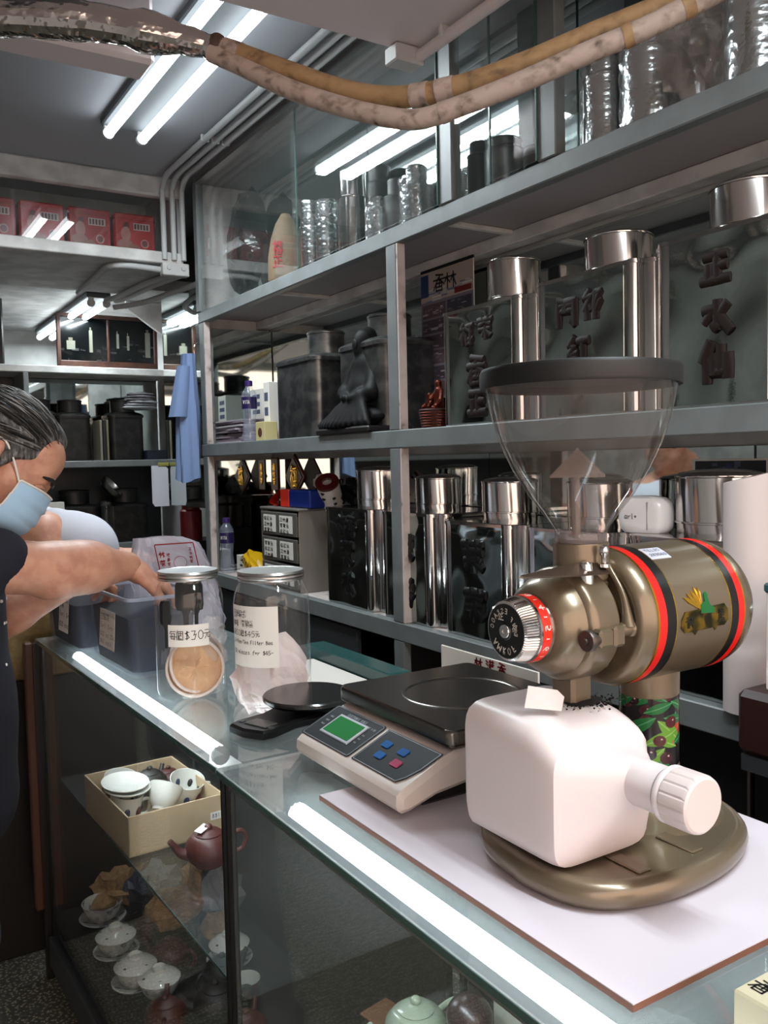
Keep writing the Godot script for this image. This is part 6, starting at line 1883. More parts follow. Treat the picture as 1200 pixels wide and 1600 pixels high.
	single("steel_scoop", MB.new().lathe(pv([0, 0, 0.05, 0.004, 0.075, 0.025, 0.085, 0.055, 0.083, 0.056, 0.073, 0.028, 0.05, 0.008, 0, 0.004]), 28, turned(Vector3(0.5, 0, -0.75))), M.steel, "tilted steel bowl lying on a dark tin low on the back shelving", "bowl", Vector3(1.43, 1.245, -5.58))
	var gl := thing("water_glass", "tall drinking glass with a pale foot low on the back shelving", "glass", Vector3(1.42, 0.941, -5.56))
	part("glass", MB.new().lathe(pv([0, 0.005, 0.03, 0.0, 0.034, 0.01, 0.036, 0.24]), 24), M.pane, gl)
	part("contents", MB.new().lathe(pv([0, 0.006, 0.028, 0.006, 0.032, 0.07, 0, 0.07]), 20), mat(Color(0.55, 0.55, 0.45), 0.7), gl)
	part("coaster", boxm(Vector3(0, -0.01, 0), Vector3(0.10, 0.02, 0.12), 0.002), M.wood_dark, gl)
	single("white_carton", boxm(Vector3(0, 0.08, 0), Vector3(0.10, 0.16, 0.08), 0.003), M.paper, "white printed carton low on the back shelving by the man's brow", "box", Vector3(1.11, 1.03, -5.555))
	single("carton_stand", boxm(Vector3(0, 0.055, 0), Vector3(0.2, 0.11, 0.1), 0.003), M.dark, "dark block under the white carton on the back shelving", "box", Vector3(1.09, 0.92, -5.56))
	# notes clipped to the shelf edge
	var nt := thing("hanging_notes", "sheaf of white notes clipped beside the mirrored cabinet", "papers", Vector3(1.568, 1.40, -4.93))
	for j in 4:
		part("sheet", boxm(Vector3(0.003 * j - 0.006, -0.11 - 0.006 * j, 0.002 + j * 0.0035), Vector3(0.085, 0.215, 0.0012)), mat(Color(0.88, 0.88, 0.92), 0.8), nt)
	part("clip", boxm(Vector3(0.02, 0.004, 0.008), Vector3(0.06, 0.02, 0.016), 0.003), mat(Color(0.62, 0.60, 0.30), 0.5), nt)
	# blue shirt hanging at the shelf end
	var sh := MB.new()
	var rows := 24
	var cols := 40
	var rings := []
	for i in rows + 1:
		var v := float(i) / rows
		var r := PackedVector3Array()
		for k in cols:
			var a := TAU * k / cols
			var w := lerpf(0.032, 0.056, smoothstep(0.0, 0.55, v))
			var d := 0.045 + 0.02 * v
			var fold := 1.0 + 0.13 * v * sin(a * 5.0 + 1.0 + v * 2.0) + 0.06 * sin(a * 9.0 + v * 5.0)
			r.push_back(Vector3(cos(a) * w * fold - 0.02 * v, -0.60 * v + 0.012 * sin(a * 2.0) * v, sin(a) * d * fold))
		rings.push_back(r)
	sh.loft(rings, true, true)
	var bs := thing("blue_shirt", "pale blue shirt hanging from the far end of the shelving", "shirt", Vector3(1.452, 1.925, -4.06))
	part("shirt_body", sh, M.blue_cloth, bs)
	var slv := MB.new()
	var sr := []
	for i in 9:
		var v := i / 8.0
		var r := PackedVector3Array()
		for k in 20:
			var a := TAU * k / 20.0
			r.push_back(Vector3(-0.035 - 0.035 * v + cos(a) * (0.03 + 0.012 * v) * (1 + 0.12 * sin(a * 4.0)), -0.06 - 0.24 * v, 0.03 + sin(a) * (0.025 + 0.01 * v)))
		sr.push_back(r)
	slv.loft(sr, true, true)
	part("sleeve", slv, M.blue_cloth, bs)
	part("hook", MB.new().tube(curve(p3([0.03, 0.0, 0, 0.03, 0.04, 0, 0.05, 0.055, 0, 0.066, 0.04, 0]), 10), 0.003, 8), M.chrome, bs)
	# shop carrier bag standing behind the open tub
	var bag := thing("carrier_bag", "translucent white plastic bag with red printed frame behind the open tub", "plastic bag", Vector3(0.755, 0.95, -2.275), 0.28)
	var film := mat(Color(0.80, 0.79, 0.84, 0.62), 0.3)
	film.transparency = BaseMaterial3D.TRANSPARENCY_ALPHA
	var br := []
	var nz := noise(9.0, 2, 66)
	for i in 13:
		var v := i / 12.0
		var r := PackedVector3Array()
		for k in 48:
			var a := TAU * k / 48.0
			var cx := cos(a)
			var sx := signf(cx) * pow(absf(cx), 0.5)
			var w := 0.150 - 0.050 * v * v
			var d := 0.05 * (1.0 - 0.75 * v)
			var p := Vector3(sx * w - 0.02 * v, 0.262 * v - 0.03 * v * maxf(0.0, cx), sin(a) * d)
			r.push_back(p + Vector3(0, 0, nz.get_noise_3d(p.x * 2.0, p.y * 2.0, a) * 0.018))
		br.push_back(r)
	var bm := MB.new().loft(br, true, false)
	bm.smooth = 28.0
	part("film", bm, film, bag)
	var fr := MB.new()
	var ft := flat(Transform3D(Basis.from_euler(Vector3(-0.14, 0, 0)), Vector3(-0.045, 0.246, 0.047)).scaled_local(Vector3.ONE * 0.85))
	for q in [[-0.055, 0.0, 0.085, 0.004], [0.085, 0.004, 0.098, 0.10], [0.098, 0.10, 0.0, 0.115], [0.0, 0.115, -0.045, 0.085], [-0.045, 0.085, -0.055, 0.0]]:
		var a := Vector2(q[0], q[1])
		var b := Vector2(q[2], q[3])
		var n := (b - a).normalized().orthogonal() * 0.002
		fr.quad(ft.call(a - n), ft.call(b - n), ft.call(b + n), ft.call(a + n))
	ink(fr, "林茶", ft, Vector2(-0.042, 0.022), Vector2(0.018, 0.018), 0.003, 1.5, true)
	ink(fr, "港香茶葉", ft, Vector2(-0.016, 0.03), Vector2(0.010, 0.010), 0.0018, 1.4, true)
	ink(fr, "正元林茶", ft, Vector2(0.066, 0.018), Vector2(0.010, 0.010), 0.0018, 1.3, true)
	for k in 14:
		var a := Vector2(0.03 + cos(TAU * k / 14.0) * 0.024, 0.062 + sin(TAU * k / 14.0) * 0.02)
		var b := Vector2(0.03 + cos(TAU * (k + 1) / 14.0) * 0.024, 0.062 + sin(TAU * (k + 1) / 14.0) * 0.02)
		var n := (b - a).normalized().orthogonal() * 0.0009
		fr.quad(ft.call(a - n), ft.call(b - n), ft.call(b + n), ft.call(a + n))
	part("lettering", fr, M.red_ink, bag)
	# cream box and lamp at the left edge behind the arms
	var cb := thing("wooden_crate", "worn cream painted crate with hinged lid at the left edge behind the arms", "crate", Vector3(0.32, 0.80, -2.75))
	part("box", boxm(Vector3(0, 0.16, 0), Vector3(0.42, 0.32, 0.26), 0.006), mottled(mat(Color.WHITE, 0.6), noise(0.03, 4, 71), ramp2(Color(0.60, 0.50, 0.32), Color(0.52, 0.42, 0.26)), 3.0), cb)
	for x in [-0.08, 0.02, 0.10]:
		part("clasp", boxm(Vector3(x, 0.25, 0.132), Vector3(0.022, 0.05, 0.006), 0.002), M.wood_dark, cb)
	part("lid_seam", boxm(Vector3(0, 0.27, 0.001), Vector3(0.422, 0.004, 0.262)), M.wood_dark, cb)
	part("stand", span(Vector3(-0.2, -0.80, -0.12), Vector3(0.2, 0.0, 0.12), 0.004), M.wood_dark, cb)
	single("red_canister", MB.new().lathe(pv([0, 0, 0.06, 0, 0.06, 0.16, 0.05, 0.17, 0.05, 0.2, 0, 0.2]), 24), mat(Color(0.42, 0.05, 0.05), 0.4), "red canister in the gloom past the end of the shelving", "canister", Vector3(1.67, 0.98, -4.72))
	single("canister_stand", boxm(Vector3(0, 0.49, 0), Vector3(0.26, 0.98, 0.26), 0.004), M.wood_dark, "dark low stand under the red canister at the far end", "stand", Vector3(1.70, 0.0, -4.72))

# ---------- inside the display cases ----------
func cup_profile(r: float, h: float) -> PackedVector2Array:
	return pv([0, 0.0, r * 0.45, 0, r * 0.46, 0.004, r * 0.5, 0.006, r * 0.72, h * 0.28, r * 0.88, h * 0.6, r, h, r * 0.965, h, r * 0.84, h * 0.6, r * 0.66, h * 0.3, r * 0.3, h * 0.14, 0, h * 0.12])

func gaiwan(label: String, at: Vector3, r: float, m: Material, lid := true, saucer := true) -> Node3D:
	var t := thing("lidded_tea_bowl", label, "tea bowl", at, 0.0, "porcelain tea bowls in the display case")
	var y := 0.0
	if saucer:
		part("saucer", MB.new().lathe(pv([0, 0.0, r * 0.5, 0, r * 0.55, 0.004, r * 1.12, 0.016, r * 1.15, 0.019, r * 1.1, 0.020, r * 0.5, 0.009, 0, 0.008]), 32), m, t)
		y = 0.008
	part("bowl", MB.new().lathe(cup_profile(r, r * 0.95), 36, at_(0, y, 0)), m, t)
	if lid:
		var ld := part("lid", MB.new().lathe(pv([0, 0.016, r * 0.4, 0.014, r * 0.8, 0.006, r * 0.98, 0.0, r * 1.01, 0.001, r * 0.82, 0.009, r * 0.44, 0.017, r * 0.30, 0.018, r * 0.30, 0.024, r * 0.34, 0.026, r * 0.30, 0.027, r * 0.24, 0.020, 0, 0.019]), 36, at_(0, y + r * 0.93, 0)), M.porcelain, t)
		for k in 4:
			var a := 1.3 * k + at.z * 9.0
			part("painted_mark", MB.new().ball(Vector3(cos(a) * r * 0.66, y + r * 0.93 + 0.0098, sin(a) * r * 0.66), Vector3(0.009, 0.0016, 0.005), 8, 6), M.clay_dark, ld)
	return t

func teapot(label: String, at: Vector3, r: float, m: Material, turn: float, kind := "teapot") -> Node3D:
	var t := thing(kind, label, "teapot", at, turn, "teapots in the display cases")
	part("body", MB.new().lathe(pv([0, 0, r * 0.62, 0, r * 0.66, 0.004, r * 0.9, r * 0.3, r, r * 0.62, r * 0.94, r * 0.95, r * 0.72, r * 1.2, r * 0.55, r * 1.27, r * 0.5, r * 1.27, 0, r * 1.26]), 36), m, t)
	var ld := part("lid", MB.new().lathe(pv([0, r * 1.25, r * 0.56, r * 1.25, r * 0.58, r * 1.3, r * 0.45, r * 1.4, r * 0.2, r * 1.47, 0, r * 1.48]), 32), m, t)
	part("knob", MB.new().ball(Vector3(0, r * 1.55, 0), Vector3(r * 0.17, r * 0.14, r * 0.17), 16, 8), m, ld)
	part("spout", MB.new().tube(curve(p3([r * 0.8, r * 0.5, 0, r * 1.2, r * 0.7, 0, r * 1.45, r * 1.05, 0, r * 1.6, r * 1.25, 0]), 12), [r * 0.26, r * 0.25, r * 0.24, r * 0.22, r * 0.20, r * 0.18, r * 0.16, r * 0.15, r * 0.14, r * 0.13, r * 0.12, r * 0.12, r * 0.12], 14), m, t)
	part("handle", MB.new().tube(curve(p3([-r * 0.8, r * 1.0, 0, -r * 1.35, r * 1.15, 0, -r * 1.6, r * 0.8, 0, -r * 1.35, r * 0.35, 0, -r * 0.85, r * 0.35, 0]), 18), r * 0.10, 10), m, t)
	return t

func case_things() -> void:
	# card tray with cups on the glass shelf
	var y := 0.572
	var tr := thing("card_tray", "open tan cardboard tray of cups and teapots on the glass shelf", "tray", Vector3(0.585, y, -1.985), 0.045)
	part("side", span(Vector3(-0.11, 0, -0.16), Vector3(-0.106, 0.088, 0.16), 0.001), M.card, tr)
	part("side", span(Vector3(0.106, 0, -0.16), Vector3(0.11, 0.088, 0.16), 0.001), M.card, tr)
	part("side", span(Vector3(-0.11, 0, 0.156), Vector3(0.11, 0.088, 0.16), 0.001), M.card, tr)
	part("side", span(Vector3(-0.11, 0, -0.16), Vector3(0.11, 0.088, -0.156), 0.001), M.card, tr)
	part("bottom", span(Vector3(-0.11, 0.0005, -0.16), Vector3(0.11, 0.004, 0.16)), M.card, tr)
	var stk := part("price_sticker", span(Vector3(0.075, 0.035, 0.1605), Vector3(0.10, 0.052, 0.1612)), M.paper, tr)
	var si := MB.new()
	ink(si, "881", flat(at_(0.078, 0.049, 0.1612)), Vector2.ZERO, Vector2(0.006, 0.010), 0.0012)
	part("lettering", si, M.ink, tr)
	var deep := y + 0.0046
	var cups := [[0.530, -2.085, 0.040, 0.25], [0.655, -1.985, 0.041, 0.35], [0.520, -1.985, 0.036, 0.1]]
	for k in 3:
		var t := thing("porcelain_cup", ["white cup with dark pattern at the left corner of the tray", "tall white cup with red and dark pattern at the tray's right side", "white cup lying under the saucers at the tray's front left"][k], "cup", Vector3(cups[k][0], deep + [0.014, 0.016, 0.002][k], cups[k][1]), 0.0, "porcelain cups in the tray")
		t.rotation = Vector3(cups[k][3], 0, -0.1)
		part("bowl", MB.new().lathe(cup_profile(cups[k][2], 0.075), 36), M.porcelain, t)
		for j in 7:
			part("painted_mark", MB.new().ball(Vector3(cos(j * 0.9), 0.0, sin(j * 0.9)) * cups[k][2] * 0.86 + Vector3(0, 0.04, 0), Vector3(0.007, 0.012, 0.007), 8, 6), [M.clay_dark, M.deep_red, mat(Color(0.12, 0.16, 0.3), 0.3)][j % 3], t)
		part("handle", MB.new().tube(curve(p3([cups[k][2] * 0.9, 0.055, 0, cups[k][2] * 1.4, 0.055, 0, cups[k][2] * 1.4, 0.025, 0, cups[k][2] * 0.75, 0.02, 0]), 12), 0.004, 8), M.porcelain, t)
	for k in 2:
		var sc := single("saucer", MB.new().lathe(pv([0, 0, 0.025, 0, 0.03, 0.004, 0.052, 0.014, 0.053, 0.017, 0.05, 0.0175, 0.028, 0.008, 0, 0.007]), 36), M.porcelain, ["white saucer lying on top at the front left of the tray", "white saucer just under the top one in the tray"][k], "saucer", Vector3(0.520 + k * 0.004, deep + 0.090 - k * 0.010, -1.975 + k * 0.003), 0.0, "stacked saucers in the tray")
		sc.rotation = Vector3(0.12, 0, -0.05)
	var tb := single("tea_bowl", MB.new().lathe(cup_profile(0.034, 0.05), 32, turned(Vector3(-0.5, 0, -0.5))), M.porcelain, "plain white tea bowl tipped over at the tray's front edge", "tea bowl", Vector3(0.582, deep + 0.040, -1.925))
	tb.scale = Vector3.ONE * 1.15
	teapot("dark brown teapot in the middle of the cardboard tray", Vector3(0.605, deep + 0.028, -2.065), 0.042, M.clay_dark, 0.8)
	teapot("reddish clay teapot at the back left of the cardboard tray", Vector3(0.595, deep + 0.02, -2.125), 0.030, M.clay, 0.4)
	teapot("reddish clay teapot at the back right of the cardboard tray", Vector3(0.660, deep + 0.022, -2.095), 0.034, M.clay, 2.4)
	teapot("red clay teapot with price slip beside the cardboard tray", Vector3(0.615, y + 0.001, -1.70), 0.050, M.clay, 3.0)
	single("price_slip", boxm(Vector3.ZERO, Vector3(0.028, 0.0012, 0.02)), M.paper, "white price slip lying on the red clay teapot", "slip", Vector3(0.602, y + 0.078, -1.70), 0.4).rotation.z = 0.25
	# on the bottom of the farther case
	y = 0.201
	gaiwan("blue and white tea bowl on a saucer, nearest the far end of the case", Vector3(0.535, y, -2.30), 0.052, M.porcelain_blue, false)
	gaiwan("lidded tea bowl with dark marks, second from the far end of the case", Vector3(0.522, y, -2.12), 0.048, M.porcelain_blue)
	gaiwan("lidded tea bowl third from the far end, near the front glass", Vector3(0.525, y, -1.965), 0.048, M.porcelain_blue)
	gaiwan("lidded tea bowl nearest the camera of the row by the front glass", Vector3(0.56, y, -1.90), 0.047, M.porcelain_blue, true, false)
	gaiwan("lidded tea bowl half hidden by the black case post", Vector3(0.74, y, -1.93), 0.048, M.porcelain_blue)
	teapot("small clay teapot behind the second lidded bowl on the case floor", Vector3(0.615, y, -2.15), 0.042, M.clay, 0.6)
	teapot("clay teapot in the middle of the case floor before the kraft parcel", Vector3(0.615, y, -2.0), 0.046, M.clay, 2.2)
	teapot("clay teapot at the very front of the farther case floor", Vector3(0.535, y, -1.78), 0.045, M.clay, 1.2)
	teapot("dark teapot on the case floor beside the red cup", Vector3(0.695, y, -1.86), 0.046, M.clay_dark, 0.3)
	teapot("dark teapot on the case floor in front of the red cup", Vector3(0.64, y, -1.76), 0.05, M.clay_dark, 2.8)
	teapot("reddish clay teapot low beside the black case post", Vector3(0.66, y, -1.64), 0.045, M.clay, 0.9)
	var rc := thing("red_cup", "small dark red cup with white inside on the case floor", "cup", Vector3(0.715, y, -1.77))
	part("outside", MB.new().lathe(pv([0, 0, 0.02, 0, 0.028, 0.02, 0.033, 0.055, 0.032, 0.055]), 28), M.deep_red, rc)
	part("inside", MB.new().lathe(pv([0.032, 0.0555, 0.027, 0.02, 0.0, 0.01]), 28), M.porcelain, rc)
	single("kraft_parcel", crumple(Vector3(0.075, 0.045, 0.05), 81, 0.01), M.kraft, "crumpled brown paper parcel in the middle of the case floor", "parcel", Vector3(0.665, y + 0.10, -2.09), 0.3)
	single("kraft_twist", crumple(Vector3(0.022, 0.06, 0.018), 82, 0.008), M.kraft, "upright twist of brown paper above the crumpled parcel", "paper", Vector3(0.715, y + 0.16, -2.10), 0.3)
	single("wrapped_pot", MB.new().lathe(pv([0, 0, 0.045, 0, 0.055, 0.03, 0.055, 0.055, 0, 0.058]), 28), M.tin_old, "dull round pot under the crumpled brown paper parcel", "pot", Vector3(0.665, y, -2.09))
	single("kraft_parcel", crumple(Vector3(0.055, 0.028, 0.04), 83, 0.008), M.kraft, "small brown paper packet right of the larger parcel", "parcel", Vector3(0.76, y + 0.03, -2.06), 0.9)
	single("kraft_parcel", crumple(Vector3(0.075, 0.04, 0.07), 84, 0.02), M.kraft, "torn brown paper wrapping at the far end of the case floor", "parcel", Vector3(0.60, y + 0.05, -2.36), 0.2)
	single("bubble_wrap", crumple(Vector3(0.07, 0.045, 0.06), 85, 0.015), bumpy(mat(Color(0.42, 0.44, 0.46), 0.3), 0.06, 1.0, 10.0), "grey bubble wrapped bundle at the back of the case floor", "bundle", Vector3(0.70, y + 0.05, -2.33), 0.4)
	single("blue_bundle", crumple(Vector3(0.035, 0.05, 0.035), 86, 0.012), mat(Color(0.10, 0.13, 0.22), 0.5), "small dark blue patterned bundle beside the bubble wrap", "bundle", Vector3(0.63, y + 0.045, -2.30), 0.2)
	single("white_bag", crumple(Vector3(0.045, 0.06, 0.05), 87, 0.018), mat(Color(0.5, 0.5, 0.52), 0.5), "whitish plastic bag at the back beside the black case post", "plastic bag", Vector3(0.81, y + 0.06, -2.16), 0.2)
	# nearer case
	y = 0.601
	y = 0.491
	var cel := mat(Color(0.58, 0.64, 0.56), 0.2)
	teapot("pale green glazed teapot on the shelf of the nearer case", Vector3(0.715, y, -1.085), 0.050, cel, PI * 0.97, "celadon_teapot")
	var sq := thing("square_bottle", "pale green square bottle topped by a dark patterned ball, nearer case", "bottle", Vector3(0.735, y, -0.975))
	part("body", boxm(Vector3(0, 0.042, 0), Vector3(0.075, 0.084, 0.075), 0.008), cel, sq)
	part("ball", MB.new().ball(Vector3(0, 0.104, 0), Vector3(0.034, 0.032, 0.034), 24, 14), mottled(mat(Color.WHITE, 0.3), noise(0.08, 3, 92), [[0.0, Color(0.05, 0.05, 0.06)], [0.6, Color(0.08, 0.07, 0.08)], [0.7, Color(0.35, 0.28, 0.26)], [1.0, Color(0.4, 0.2, 0.2)]], 14.0), sq, "dark patterned ball stopper")
	single("pale_board", boxm(Vector3(0, 0.09, 0), Vector3(0.01, 0.18, 0.06), 0.001), mat(Color(0.55, 0.56, 0.52), 0.6), "narrow pale upright board behind the square bottle", "board", Vector3(0.80, y, -0.965))
	single("wooden_tray", boxm(Vector3(0, 0.003, 0), Vector3(0.06, 0.006, 0.09), 0.002), mat(Color(0.40, 0.26, 0.15), 0.5), "small wooden tray lying left of the green teapot", "tray", Vector3(0.72, y, -1.165), 0.2)

# ---------- the two men ----------
func frame_of(fwd: Vector3, up: Vector3, o: Vector3) -> Transform3D:
	var z := fwd.normalized()
	var x := up.cross(z).normalized()
	return Transform3D(Basis(x, z.cross(x), z), o)

func head_prims() -> Array:
	var i := Basis.IDENTITY
	var p := [
		[Vector3(0, 0.03, -0.015), Vector3(0.075, 0.083, 0.097), i], [Vector3(0, -0.03, 0.03), Vector3(0.060, 0.085, 0.064), i],
		[Vector3(0, 0.047, 0.05), Vector3(0.060, 0.050, 0.046), i],
		[Vector3(-0.034, 0.020, 0.080), Vector3(0.034, 0.020, 0.080), 0.012, 0.012],
		[Vector3(0, 0.008, 0.088), Vector3(0, -0.034, 0.104), 0.009, 0.012], [Vector3(-0.012, -0.038, 0.092), Vector3(0.012, -0.038, 0.092), 0.009, 0.009],
		[Vector3(0, -0.105, 0.062), Vector3(0, -0.10, 0.055), 0.022, 0.024], [Vector3(0, -0.07, 0.08), Vector3(0, -0.066, 0.075), 0.02, 0.02],
		[Vector3(0, -0.05, -0.035), Vector3(0, -0.17, -0.075), 0.054, 0.060],
	]
	for s in [-1.0, 1.0]:
		p.push_back([Vector3(s * 0.042, -0.022, 0.068), Vector3(s * 0.05, -0.02, 0.04), 0.02, 0.024])
		p.push_back([Vector3(s * 0.055, -0.06, 0.0), Vector3(s * 0.02, -0.105, 0.055), 0.022, 0.02])
	return p

func grown(prims: Array, s: float) -> Array:
	var out := []
	for p in prims:
		if p.size() == 4:
			out.push_back([p[0] * s, p[1] * s, p[2] * s, p[3] * s])
		else:
			out.push_back([p[0] * s, p[1] * s, p[2]])
	return out

func ear(s: float) -> Array:
	var r := Basis.from_euler(Vector3(0, s * 0.35, 0))
	return [Vector3(s * 0.078, -0.012, -0.012), Vector3(0.010, 0.032, 0.020), r]

func moved(prims: Array, t: Transform3D) -> Array:
	var out := []
	for p in prims:
		if p.size() == 4:
			out.push_back([t * (p[0] as Vector3), t * (p[1] as Vector3), p[2], p[3]])
		else:
			out.push_back([t * (p[0] as Vector3), p[1], t.basis * (p[2] as Basis)])
	return out

# a hand: wrist at the origin, fingers along +z, back of the hand +y, thumb towards side * x
func hand_prims(side: float, curl: float) -> Array:
	var p := []
	p.push_back([Vector3(0, 0, -0.02), Vector3(0, 0, 0.02), 0.026, 0.026])
	for k in 4:
		var x := side * (0.030 - k * 0.019)
		var base := Vector3(x * 0.95, 0.004 - absf(k - 1.2) * 0.002, 0.082 - absf(k - 1.0) * 0.006)
		p.push_back([Vector3(x * 0.55, 0, 0.02), base, 0.018, 0.0125])
		var l: float = [0.042, 0.047, 0.043, 0.034][k]
		var a := curl * 0.55
		var q := base
		for j in 3:
			var d := Vector3(side * (0.08 - k * 0.05), -sin(a), cos(a)).normalized()
			var n := q + d * l
			p.push_back([q, n, 0.0098 - j * 0.0009, 0.0092 - j * 0.0010])
			q = n
			l *= 0.66
			a += curl
	p.push_back([Vector3(side * 0.018, -0.004, 0.012), Vector3(side * 0.046, -0.014, 0.045), 0.018, 0.0135])
	p.push_back([Vector3(side * 0.046, -0.014, 0.045), Vector3(side * 0.050, -0.030, 0.074), 0.0125, 0.011])
	p.push_back([Vector3(side * 0.050, -0.030, 0.074), Vector3(side * 0.040, -0.042, 0.096), 0.011, 0.0088])
	return p

func people() -> void:
	# ----- the older man in a face mask, reaching into the tub
	var hr0 := frame_of(Vector3(0.69, -0.68, 0.22), Vector3(0.7, 0.7, 0.0), Vector3(0.282, 1.418, -1.93))
	var ht := Transform3D(hr0.basis.scaled_local(Vector3.ONE * 1.1), hr0.origin)
	var m1 := thing("person", "older man in blue face mask and navy shirt bending over the plastic tub", "person", Vector3(0.10, 0.0, -2.0))
	var inv := Transform3D(Basis.IDENTITY, -m1.position)
	var sh_r := Vector3(0.20, 1.225, -1.775)
	var el_r := Vector3(0.365, 1.195, -1.83)
	var wr_r := Vector3(0.525, 1.182, -1.905)
	var sh_l := Vector3(0.20, 1.225, -2.13)
	var el_l := Vector3(0.255, 1.05, -2.09)
	var wr_l := Vector3(0.432, 1.135, -2.04)
	var sk := moved(grown(head_prims() + [ear(1.0), ear(-1.0)], 1.1), hr0)
	sk += [[ht * Vector3(0, -0.15, -0.06), Vector3(0.19, 1.25, -1.955), 0.058, 0.07]]
	sk += [[sh_r, el_r, 0.055, 0.052], [el_r, el_r + Vector3(0.07, -0.004, -0.03), 0.054, 0.053], [el_r + Vector3(0.05, 0, -0.02), wr_r, 0.051, 0.032], [el_r + Vector3(-0.015, -0.022, 0.01), el_r + Vector3(0.01, -0.015, 0.0), 0.03, 0.034]]
	sk += [[sh_l, el_l, 0.045, 0.042], [el_l, el_l.lerp(wr_l, 0.35), 0.044, 0.043], [el_l.lerp(wr_l, 0.3), wr_l, 0.043, 0.028]]
	var hr := frame_of(Vector3(0.80, -0.56, -0.15), Vector3(0.55, 0.8, 0.0), wr_r + Vector3(0.012, -0.006, -0.002))
	hr.basis = hr.basis.scaled(Vector3.ONE * 1.0)
	var hl := frame_of(Vector3(0.75, -0.05, -0.45), Vector3(0.0, 0.95, 0.3), wr_l + Vector3(0.010, 0.002, -0.006))
	var sbody := body(moved(sk, inv), 0.0062, 0.022)
	var hands := body(moved(moved(hand_prims(-1.0, 0.62), hr), inv), 0.0032, 0.007)
	var hands2 := body(moved(moved(hand_prims(1.0, 0.85), hl), inv), 0.004, 0.007)
	sbody.v.append_array(hands.v)
	sbody.uv.append_array(hands.uv)
	sbody.v.append_array(hands2.v)
	sbody.uv.append_array(hands2.uv)
	part("body", sbody, M.skin, m1)
	# hair: the skull swollen a little, kept above and behind the hairline
	var hp := [[Vector3(0, 0.036, -0.018), Vector3(0.083, 0.088, 0.105), Basis.IDENTITY], [Vector3(0, -0.01, -0.055), Vector3(0.070, 0.075, 0.062), Basis.IDENTITY], [Vector3(0.015, 0.095, 0.015), Vector3(0.056, 0.030, 0.055), Basis.IDENTITY]]
	for s in [-1.0, 1.0]:
		hp.push_back([Vector3(s * 0.074, 0.02, 0.018), Vector3(s * 0.077, -0.015, 0.014), 0.010, 0.006])
	var hm := body(hp, 0.0045, 0.012, func(q: Vector3) -> float:
		var n := 0.004 * sin(q.x * 160.0) + 0.003 * sin(q.x * 90.0 + q.y * 120.0)
		return maxf(q.dot(Vector3(0, -0.50, 0.866)) - 0.032 + absf(q.x) * 0.10 + n, -0.085 - q.y))
	var hairm := mat(Color.WHITE, 0.55)
	hairm.albedo_texture = ntex(noise(0.02, 4, 101), [[0.0, Color(0.06, 0.055, 0.05)], [0.42, Color(0.16, 0.15, 0.14)], [0.58, Color(0.30, 0.29, 0.28)], [0.75, Color(0.46, 0.45, 0.44)], [1.0, Color(0.5, 0.49, 0.48)]], 256)
	hairm.uv1_triplanar = true
	hairm.uv1_scale = Vector3(22, 5, 4)
	part("hair", hm.xf(inv * ht), hairm, m1, "short greying hair")
	var rng := RandomNumberGenerator.new()
	rng.seed = 8
	var shades := [Color(0.10, 0.095, 0.09), Color(0.24, 0.23, 0.22), Color(0.46, 0.45, 0.44)]
	var ec := Vector3(0, 0.038, -0.018)
	var er := Vector3(0.0845, 0.090, 0.1065)
	for sset in 3:
		var strands := MB.new()
		strands.smooth = 80.0
		for k in [620, 520, 300][sset]:
			var u := Vector3(rng.randfn(), rng.randfn(), rng.randfn()).normalized()
			var q := ec + u * er
			if q.dot(Vector3(0, -0.50, 0.866)) > 0.022 - absf(q.x) * 0.1 or q.y < -0.045:
				continue
			var path := PackedVector3Array()
			var lift := rng.randf_range(-0.001, 0.0035)
			var dirn := Vector3(0.25 * signf(q.x + 0.03) + rng.randfn(0, 0.12), -0.35, -0.9) if q.y < 0.06 else Vector3(0.35 * (q.x + 0.03) / 0.08 + rng.randfn(0, 0.12), 0.0, -1.0)
			for j in 7:
				path.push_back(q)
				var d := q - ec
				var nrm := Vector3(d.x / (er.x * er.x), d.y / (er.y * er.y), d.z / (er.z * er.z)).normalized()
				var st := (dirn - nrm * dirn.dot(nrm)).normalized() * 0.011
				q += st
				d = q - ec
				q = ec + d / (d / er).length() + nrm * lift * sin(j / 6.0 * PI)
			strands.tube(path, [0.0003, 0.0009, 0.0011, 0.0011, 0.0010, 0.0008, 0.0003], 4, false)
		part("hair_strand", strands.xf(inv * ht), mat(shades[sset], 0.5), m1).set_meta("kind", "stuff")
	# eyes, brows
	for s in [-1.0, 1.0]:
		part("eye", MB.new().ball(Vector3(s * 0.032, 0.001, 0.0835), Vector3(0.012, 0.0085, 0.0085), 16, 10).xf(inv * ht), mat(Color(0.55, 0.48, 0.44), 0.25), m1)
		part("iris", MB.new().ball(Vector3(s * 0.033, -0.003, 0.0905), Vector3(0.005, 0.0042, 0.0025), 12, 8).xf(inv * ht), M.black, m1)
		part("eyelid", MB.new().tube(curve(p3([s * 0.017, -0.001, 0.088, s * 0.026, 0.005, 0.0935, s * 0.037, 0.005, 0.091, s * 0.048, -0.003, 0.081]), 10), 0.0042, 8).xf(inv * ht), M.skin, m1)
		part("eyebrow", MB.new().tube(curve(p3([s * 0.014, 0.022, 0.101, s * 0.032, 0.028, 0.098, s * 0.054, 0.020, 0.082]), 10), [0.002, 0.003, 0.0036, 0.004, 0.004, 0.004, 0.004, 0.0036, 0.003, 0.0024, 0.0015], 7).xf(inv * ht), mat(Color(0.09, 0.08, 0.075), 0.7), m1)
	# mask
	var mk := MB.new()
	var rows := 22
	var cols := 30
	var grid := []
